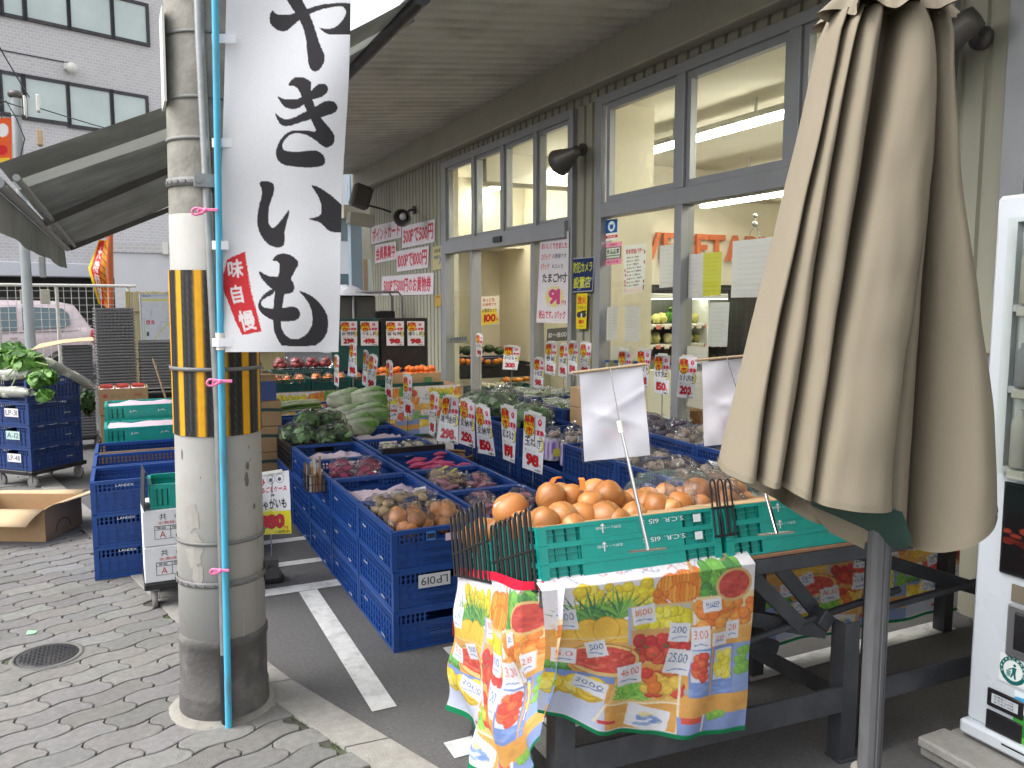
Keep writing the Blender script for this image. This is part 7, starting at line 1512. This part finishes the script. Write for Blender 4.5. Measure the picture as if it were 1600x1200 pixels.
# blank backs of two tall signs on telescopic rods
def wrinkled(lab,q,D,top,rodpts,slider,Dr,tear=0):
    t=thing('blank_sign',lab,'sign'); cv=Cv(60,80,1.2,(226,224,232)); 
    for i in range(24): cv.ell(rnd(5,55),rnd(5,75),rnd(3,10),rnd(2,8),random.choice([(224,220,230),(228,222,230),(230,228,236),(222,222,232)]),.3)
    cv.text('お買得',14,26,46,38,(218,212,222),1,al=.35); cv.text('98円',16,50,44,66,(232,214,222),4,al=.45)
    f0=quad4(*[PD(x,y,D) for x,y in q]); nn=-FH
    sd=rnd(0,40)
    def f(u,v):
        b=f0(u,v); s=.004*np.sin(u*7+v*4+sd)*np.sin(v*5+1)+.0022*np.sin(u*15-v*11+sd)*v+.004*np.exp(-((v-.55-.25*(u-.5))/.06)**2)*np.sin(u*PI)+.003*np.exp(-((v-.42+.35*(u-.6))/.05)**2)*u
        return [b[i]+nn[i]*s for i in range(3)]
    sheet('sign_paper',cv.done(),f,PRINT,t,110,140)
    m=MB(); m.cyl(PD(*top[0],D-.005),PD(*top[1],D-.005),.0045,None,8); m.build('hanger_bar',WOOD,t)
    m=MB(); a=PD(*rodpts[0],Dr[0]);b=PD(*rodpts[1],Dr[1]);c=PD(*rodpts[2],Dr[2]); m.cyl(a,b,.0018,None,8); m.cyl(b,c,.0045,.006,10); m.build('telescopic_rod',CHROME,t)
    m=MB(); d=(c-b).normalized(); m.cyl(b-d*.012,b+d*.022,.0085,None,10); m.build('rod_joint',WHITEPL,t)
    m=MB(); m.bar(c-RV*.055+Vector((0,0,-.004)),c+RV*.05+Vector((0,0,.006)),.012,.004); m.build('base_clip',CHROME,t)
    # clear sleeve
    m=MB(); g0=quad4(*[PD(x,y,D+.006) for x,y in((q[0][0]-5,q[0][1]-2),(q[1][0]+5,q[1][1]-2),(q[2][0]+3,q[2][1]+3),(q[3][0]-4,q[3][1]+3))]); m.grid(lambda u,v:tuple(g0(u,v)),6,8); m.build('clear_sleeve',BAG,t)
    return t
wrinkled('large wrinkled blank sign back held over the onions on a steel rod',[(905,580),(1003,570),(1016,711),(913,721)],2.33,[(893,583),(1010,569)],[(953,574),(969,664),(1013,860)],(969,665),(2.315,2.30,2.22))
wrinkled('large blank sign back half hidden behind the parasol, with a thin rod',[(1097,566),(1196,556),(1190,690),(1100,697)],2.62,[(1086,563),(1200,553)],[(1135,557),(1159,634),(1214,834)],(1159,634),(2.60,2.58,2.30))
t=thing('blank_sign','greyish blank sign back in the gap between the parasol and the vending machine','sign'); cv=Cv(30,60,1,(196,192,192)); 
sheet('sign_paper',cv.done(),quad4(*[PD(x,y,3.05) for x,y in((1498,556),(1572,551),(1562,664),(1500,672))]),PRINT,t,20,30); m=MB(); m.cyl(PD(1515,554,3.045),PD(1575,550,3.045),.004,None,6); m.build('hanger_bar',WOOD,t); m=MB(); m.cyl(PD(1548,556,3.03),PD(1575,620,3.0),.002,None,6); m.cyl(PD(1575,620,3.0),PD(1600,800,2.95),.004,None,8); m.build('telescopic_rod',CHROME,t)
# ================================================================== folded parasol
DPAR=2.15; pc=PD(1352,600,DPAR); pr=thing('parasol','folded beige parasol with deep hanging folds on a grey pole','parasol',(pc.x,pc.y,0)); pxm=DPAR/1287.
def pz(y): return PD(1352,y,DPAR).z
def catmull(P,n):
    out=[];k=len(P)
    for i in range(k):
        a,b,c,d=[Vector(P[(i+j)%k]) for j in(-1,0,1,2)]
        for q in range(n):
            t=q/n; out.append(.5*((2*b)+(c-a)*t+(2*a-5*b+4*c-d)*t*t+(3*b-a-3*c+d)*t**3))
    return out
# per control point: photo px at four heights, depth (cm towards the camera) at hem and top, hem height
CT=[(1272,1243,1193,1138,-9,-5,734),(1270,1241,1191,1133,-1,0,738),(1275,1246,1197,1145,7,4,740),(1282,1254,1205,1160,10,6,742),(1287,1257,1211,1172,6,4,743),(1289,1259,1214,1175,-3,1,743),(1292,1261,1218,1179,7,5,744),(1299,1268,1231,1192,12,8,746),(1305,1276,1244,1205,10,6,747),(1308,1281,1249,1210,-3,-3,747),(1313,1286,1253,1214,9,6,750),(1325,1300,1268,1230,15,10,757),(1335,1315,1283,1244,12,8,763),(1340,1321,1288,1247,-10,0,764),(1362,1338,1296,1250,-10,-1,764),(1366,1343,1299,1252,13,8,764),(1378,1370,1330,1285,18,11,768),(1390,1398,1366,1330,19,11,771),(1396,1413,1388,1358,16,9,773),(1398,1417,1394,1364,11,4,773),(1401,1418,1393,1362,-3,-3,788),(1408,1421,1402,1380,4,4,806),(1414,1422,1415,1402,6,5,832),(1418,1424,1426,1422,2,1,848),(1420,1426,1432,1433,-9,-4,852),(1424,1428,1437,1440,3,3,853),(1432,1436,1452,1462,9,6,846),(1441,1448,1478,1500,13,7,824),(1448,1457,1498,1538,9,4,801),(1452,1461,1508,1560,1,0,788),(1450,1459,1505,1560,-8,-5,792),(1430,1440,1480,1520,-20,-10,815),(1395,1400,1420,1440,-15,-8,840),(1370,1375,1390,1400,-27,-11,858),(1340,1340,1335,1330,-18,-8,850),(1320,1310,1300,1290,-26,-10,835),(1300,1280,1262,1240,-15,-7,800),(1284,1262,1225,1180,-20,-9,775)]
NS=5; LV=[catmull([(c[k]-1352,c[5]/100/pxm,0) for c in CT],NS) for k in range(4)]; BB=catmull([(0,c[4]/100/pxm,0) for c in CT],NS); HZ=catmull([(c[6],0,0) for c in CT],NS)
nn=len(BB); NV=44; vs=[]; yt=22.
for j in range(NV+1):
    t=j/NV
    for i in range(nn):
        yb=HZ[i].x; y=yt+(yb-yt)*t; ys_=(yt,200.,450.,yb)
        X=0
        for a in range(4):
            w_=1
            for b in range(4):
                if a!=b: w_*=(y-ys_[b])/(ys_[a]-ys_[b])
            X+=w_*LV[a][i].x
        Dd=LV[0][i].y+(BB[i].y-LV[0][i].y)*t**1.2
        Dd+=4*noise.noise((i*.11,t*3,1))+2.5*noise.noise((i*.3,t*7,5))+3*noise.noise((i*.06+t*4,t*9,7)); X+=2.5*noise.noise((i*.05,t*2.5,9))
        if t<.05: k=1-(.05-t)*2.0; X*=k; Dd*=k
        p=RV*(X*pxm)-FH*(Dd*pxm); vs.append((p.x,p.y,pz(y)-Dd*pxm*.02))
m=MB(); m.add(vs,[(j*nn+i,j*nn+(i+1)%nn,(j+1)*nn+(i+1)%nn,(j+1)*nn+i) for j in range(NV) for i in range(nn)],0,None,True)
m.add([vs[i] for i in range(nn)]+[(0,0,pz(yt)+.02)],[(i,(i+1)%nn,nn) for i in range(nn)],0,None,True)
cl=m.build('canvas_cover',CANV,pr)
m=MB()   # stitched hem
hv=[]
for i in range(nn):
    for dz,o in((.0,1.004),(.016,1.004)): p=Vector(vs[NV*nn+i]); hv.append((p.x*o,p.y*o,p.z+dz))
m.add(hv,[(2*i,2*((i+1)%nn),2*((i+1)%nn)+1,2*i+1) for i in range(nn)],0,None,True); m.build('hem',CANV,pr)
def drop(ptsA,ptsB,mt,nm):   # a fold of cloth between two pixel polylines with depths
    m=MB(); n=len(ptsA); A=[PD(x,y,D)-pr.location for x,y,D in ptsA]; B=[PD(x,y,D)-pr.location for x,y,D in ptsB]; K=6
    vv=[]
    for k in range(K+1):
        for a,b in zip(A,B): q=a.lerp(b,k/K); q=q-FH*(.012*math.sin(k/K*PI)); vv.append(q)
    m.add(vv,[(k*n+i,k*n+i+1,(k+1)*n+i+1,(k+1)*n+i) for k in range(K) for i in range(n-1)],0,None,True); return m.build(nm,mt,pr)
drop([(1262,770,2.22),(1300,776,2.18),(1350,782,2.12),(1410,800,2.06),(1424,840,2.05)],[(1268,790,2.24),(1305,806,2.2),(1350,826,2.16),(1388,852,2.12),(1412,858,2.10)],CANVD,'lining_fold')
drop([(1250,768,2.30),(1290,780,2.30),(1340,800,2.26),(1380,830,2.2)],[(1262,792,2.30),(1296,832,2.30),(1350,858,2.26),(1352,846,2.22)],CANV,'rear_fold')
m=MB()  # top vent skirt
def vent(u,v):
    a=u*2*PI; w=1+.16*math.sin(a*9)*v+.08*math.sin(a*17+1)*v; r=(.08+.062*v)*w; z=pz(-38)-(pz(-38)-pz(30))*v+.012*math.sin(a*9+1)*v; p=RV*(r*math.cos(a)*1.08+.014)-FH*(r*.9*math.sin(a)); return (p.x,p.y,z)
m.grid(vent,140,10); m.build('vent_skirt',CANV,pr)
m=MB(); m.lathe([(.10,pz(-36)),(.085,pz(-60)),(.05,pz(-75)),(.03,pz(-80)),(.035,pz(-90)),(.0,pz(-105))],20); m.build('top_cap',CANV,pr)
m=MB(); pb=PD(1366,1000,DPAR)-pr.location; q=Vector((pb.x,pb.y,0)); w=.0285
for k in range(8): pass
m.prism([(w*1.0*math.cos(a),w*math.sin(a)) for a in[2*PI*i/12+.1 for i in range(12)]],0,2.45,0,None,Matrix.Translation((0,0,0))); m.box(-.006,-w-.003,0.02,.006,-w+.004,1.1); m.box(w*.55,-w*.9,0.02,w*.72,-w*.70,1.1); m.build('pole',PARPOLE,pr,q)
m=MB(); m.bbox(-.26,-.26,0,.26,.26,.06,.015); m.cyl((0,0,.06),(0,0,.30),.045,None,16); m.build('base_block',CONCD,pr,q)
# ================================================================== vending machine
VX,VY,VZ=2.60,1.775,.10
vm=thing('vending_machine','white drinks vending machine with dark coffee panel and round litter emblem','vending machine',(VX,VY,VZ)); VH=1.83; VW=1.03
m=MB(); m.bbox(.0,-VW,.045,.72,0,VH,.012); m.build('cabinet',MACH,vm)
m=MB(); m.bbox(-.03,-VW-.005,.0,.70,.005,.052,.01); m.build('base_plinth',MACH,vm)
def vq(a): p=PX(*a,VX); return p.y-VY,p.z-VZ   # machine face coords
def vpanel(nm,q,mt,dep=.008,back=0): 
    ys=[vq(a) for a in q]; y0=ys[0][0];z1=ys[0][1];z0=ys[1][1];y1=ys[2][0] if len(ys)>2 else y0-.3
    m=MB(); m.bbox(-dep,min(y0,y1),min(z0,z1),-.001,max(y0,y1),max(z0,z1),.003); return m.build(nm,mt,vm),y0,y1,z0,z1
DK=mat('dark_panel',(.015,.014,.016),.15,.1,5); yB=VY*0-.93
m=MB(); y0,z1=vq((1588,365)); m.box(.0,0,0,.001,.001,.001) if 0 else None
ya=-.055; zz1=vq((1598,500))[1]; zb=vq((1570,735))[1]
m=MB(); m.box(-.004,yB,zb,-.0005,ya-.04,1.74); m.build('display_back',mat('display_white',(.62,.66,.66),.3),vm)
m=MB(); m.box(-.03,yB,zb,-.012,ya-.04,zb+.02); m.box(-.03,yB,1.74,-.0005,ya-.04,1.76); m.box(-.03,yB-.02,zb,-.0005,yB,1.76); m.box(-.03,ya-.04,zb,-.0005,ya-.02,1.76)
for k in range(1,3): m.box(-.028,yB,zb+.0+k*.26,-.006,ya-.04,zb+.022+k*.26)
m.build('display_frame',MACH,vm)
CANS=[(.62,.62,.6),(.35,.36,.4),(.65,.62,.55),(.3,.2,.12),(.45,.5,.45),(.5,.3,.28)]
for k in range(3):
    for i in range(8):
        m=MB(); y=ya-.09-i*.10; z=zb+.022+k*.26; r=.026; h=.14 if (i+k)%2 else .19; c=CANS[(i*2+k)%6]; m.lathe([(0,0),(r*.9,0),(r,.006),(r,h*.75),(r*.8,h*.82),(r*.45,h*.9),(r*.45,h),(0,h)],12,0,c,Matrix.Translation((-.014 if 0 else -.033,y,z))) if 0 else m.lathe([(0,0),(r*.9,0),(r,.006),(r,h*.75),(r*.8,h*.82),(r*.45,h*.9),(r*.45,h),(0,h)],12,0,c,Matrix.Translation((-.033,y,z))@Matrix.Diagonal((.8,1,1,1))); m.build('drink_can',VC,vm)
        m=MB(); m.bbox(-.045,y-.03,z-.038,-.0285,y+.03,z-.006,.004); m.build('select_button',WHITEPL,vm)
m=MB(); m.quad((-.062,ya-.03,zb),(-.062,yB,zb),(-.062,yB,1.75),(-.062,ya-.03,1.75)); m.build('front_glass',GLASS,vm)
z1=vq((1578,758))[1]; z0=vq((1571,890))[1]; cv=Cv(60,40,2,(20,17,20)); [cv.ell(rnd(0,60),22+rnd(-3,3)+x*.08,rnd(1,3),rnd(.6,1.6),random.choice([(90,30,24),(140,52,36),(60,22,20)]),.9) for x in range(90)]; cv.text('PROFESSIONAL QUALITY',10,28,50,32,(190,180,150),0); cv.text('COFFEE',18,34,42,38,(190,180,150),1)
yl=vq((1571,830))[0]
sheet('coffee_panel',cv.done(),lambda u,v:[-.010+0*u,yl-u*.62,z1+(z0-z1)*v],PRINTG,vm,120,80); m=MB(); m.bbox(-.0095,yl-.63,z0-.012,-.0005,yl+.010,z1+.012,.004); m.build('coffee_frame',DK,vm)
z1=vq((1586,912))[1]; z0=vq((1578,937))[1]; yl=vq((1582,925))[0]; cv=Cv(60,14,1.5,(120,112,96)); [cv.poly([(8+i*16,8),(14+i*16,3),(20+i*16,8),(14+i*16,12)],(70,160,50)) for i in range(4)]; sheet('leaf_strip',cv.done(),lambda u,v:[-.006+0*u,yl-u*.5,z1+(z0-z1)*v],PRINTG,vm,70,16)
z1=vq((1580,942))[1]; z0=vq((1572,1022))[1]; yl=vq((1575,980))[0]; m=MB(); m.bbox(-.012,yl-.52,z0,-.0005,yl,z1,.006); m.build('hatch_frame',mat('grey_hatch',(.10,.10,.105),.3),vm); m=MB(); m.bbox(-.016,yl-.49,z0+.03,-.0121,yl-.03,z1-.02,.004); m.build('delivery_flap',DK,vm)
c=vq((1584,1048)); R=abs(vq((1584,1026))[1]-vq((1584,1071))[1])/2
cv=Cv(40,40,2.4,(226,232,232)); cv.ell(20,20,19.5,19.5,(24,96,92)); cv.ell(20,20,14,14,(226,232,230)); 
for i,ch in enumerate('リサイクルご協力お願い'): a=-PI/2+(i-5)*.36; cv.text(ch,20+16.7*math.cos(a)-2,20+16.7*math.sin(a)-2,20+16.7*math.cos(a)+2,20+16.7*math.sin(a)+2,(226,236,232),2,rot=a+PI/2)
cv.ell(22,12,2.2,2.2,(24,96,92)); cv.poly([(19,15),(25,15),(24,23),(25,31),(22,31),(21,25),(18,31),(16,30),(19,23)],(24,96,92)); cv.line([(19,17),(14,20)],1.6,(24,96,92)); cv.poly([(10,21),(17,21),(16,30),(11,30)],(120,160,156)); cv.line([(10,23),(17,23)],.6,(24,96,92)); cv.line([(10.5,26),(16.5,26)],.6,(24,96,92))
sheet('litter_emblem',cv.done(),lambda u,v:[-.004+0*u,c[0]+R*.95-u*2*R*.95,c[1]+R-v*2*R],PRINTG,vm,90,90)
a=vq((1545,1072)); b=vq((1580,1150)); a2=vq((1543,1100))
for z1,z0,lab in((a[1],a2[1]+.0,1),(a2[1]-.012,a2[1]-.10,0)):
    m=MB(); m.bbox(-.010,a[0]-.125,z0,-.0005,a[0],z1,.004); m.build('service_panel',DK,vm)
    if lab: cv=Cv(40,16,2,(190,196,202)); [cv.text('管理番号住所連絡先'[k:k+6],3,1.5+k*4.6,34,5.2+k*4.6,(70,72,80),0) for k in range(3)]; zA,zB=z1,z0; sheet('service_label',cv.done(),lambda u,v:[-.0125+0*u,a[0]-.02-u*.09,zA-.012+(zB-zA+.03)*v],PRINT,vm,60,24)
z1=vq((1590,1078))[1]; z0=vq((1590,1160))[1]; yl=vq((1586,1100))[0]; cv=Cv(40,44,2,(60,150,60)); cv.rect(0,0,40,18,(230,240,246)); cv.poly([(0,14),(10,3),(22,12),(30,6),(40,15),(40,8),(26,0),(10,0),(0,6)],(70,160,214)); [cv.ell(rnd(0,40),rnd(20,44),rnd(2,6),rnd(1,3),random.choice([(50,140,50),(90,180,70),(40,120,46)]),.8) for i in range(60)]
sheet('nature_panel',cv.done(),lambda u,v:[-.006+0*u,yl-u*.36,z1+(z0-z1)*v],PRINTG,vm,70,70)
m=MB(); m.box(-.0306,-.99,.030,-.0301,-.15,.036); m.build('plinth_gap',DK,vm)
sl=thing('concrete_slab','stacked concrete slabs under the vending machine','slab',(2.44,1.85,0)); 
m=MB(); m.bbox(.03,-1.6,0,1.0,.0,.045,.008); m.build('slab_layer',KERB,sl); m=MB(); m.bbox(.0,-1.6,.047,.14,-.01,.085,.008); m.bbox(.145,-1.6,.047,1.0,-.03,.082,.006); m.build('slab_layer',KERB,sl)
for y in(-.2,-1.0): m=MB(); m.cyl((.25,y,.083),(.25,y,.102),.025,None,12); m.build('levelling_foot',DSTEEL,sl)
# ================================================================== camera, light
cd_=bpy.data.cameras.new('camera'); cam=bpy.data.objects.new('camera',cd_); COL.objects.link(cam); scene.camera=cam
cd_.sensor_width=36; cd_.lens=36*F_/1600; cd_.clip_start=.05; cd_.clip_end=600
Mc=Matrix(((RV.x,UV_.x,-FV.x,0),(RV.y,UV_.y,-FV.y,0),(RV.z,UV_.z,-FV.z,CAMH),(0,0,0,1))); cam.matrix_world=Mc
w=bpy.data.worlds.new('World'); scene.world=w; w.use_nodes=True; nt=w.node_tree; bg=nt.nodes['Background']; sk=nt.nodes.new('ShaderNodeTexSky'); sk.sky_type='NISHITA'; sk.sun_disc=False
SE,SA=math.radians(52),math.radians(-75)   # elevation, compass azimuth from +Y towards +X
sk.sun_elevation=SE; sk.sun_rotation=SA; sk.air_density=1.; sk.dust_density=4.; sk.ozone_density=1.
hs=nt.nodes.new('ShaderNodeHueSaturation'); hs.inputs['Saturation'].default_value=.22; nt.links.new(sk.outputs[0],hs.inputs['Color']); nt.links.new(hs.outputs[0],bg.inputs['Color']); bg.inputs['Strength'].default_value=.15
sd=bpy.data.lights.new('sun','SUN'); sd.energy=.6; sd.angle=math.radians(60); sd.color=(1,.97,.92); so_=bpy.data.objects.new('sun',sd); COL.objects.link(so_)
dv=Vector((math.cos(SE)*math.sin(SA),math.cos(SE)*math.cos(SA),math.sin(SE))); so_.rotation_euler=(-dv).to_track_quat('-Z','Y').to_euler(); so_.location=(-20,10,30)
vs_=scene.view_settings; vs_.view_transform='Standard'; vs_.look='None'; vs_.exposure=1.5; vs_.gamma=1; vs_.use_curve_mapping=False
scene.cycles.max_bounces=10; scene.cycles.transparent_max_bounces=24; scene.cycles.use_denoising=True; scene.cycles.caustics_reflective=False; scene.cycles.caustics_refractive=False
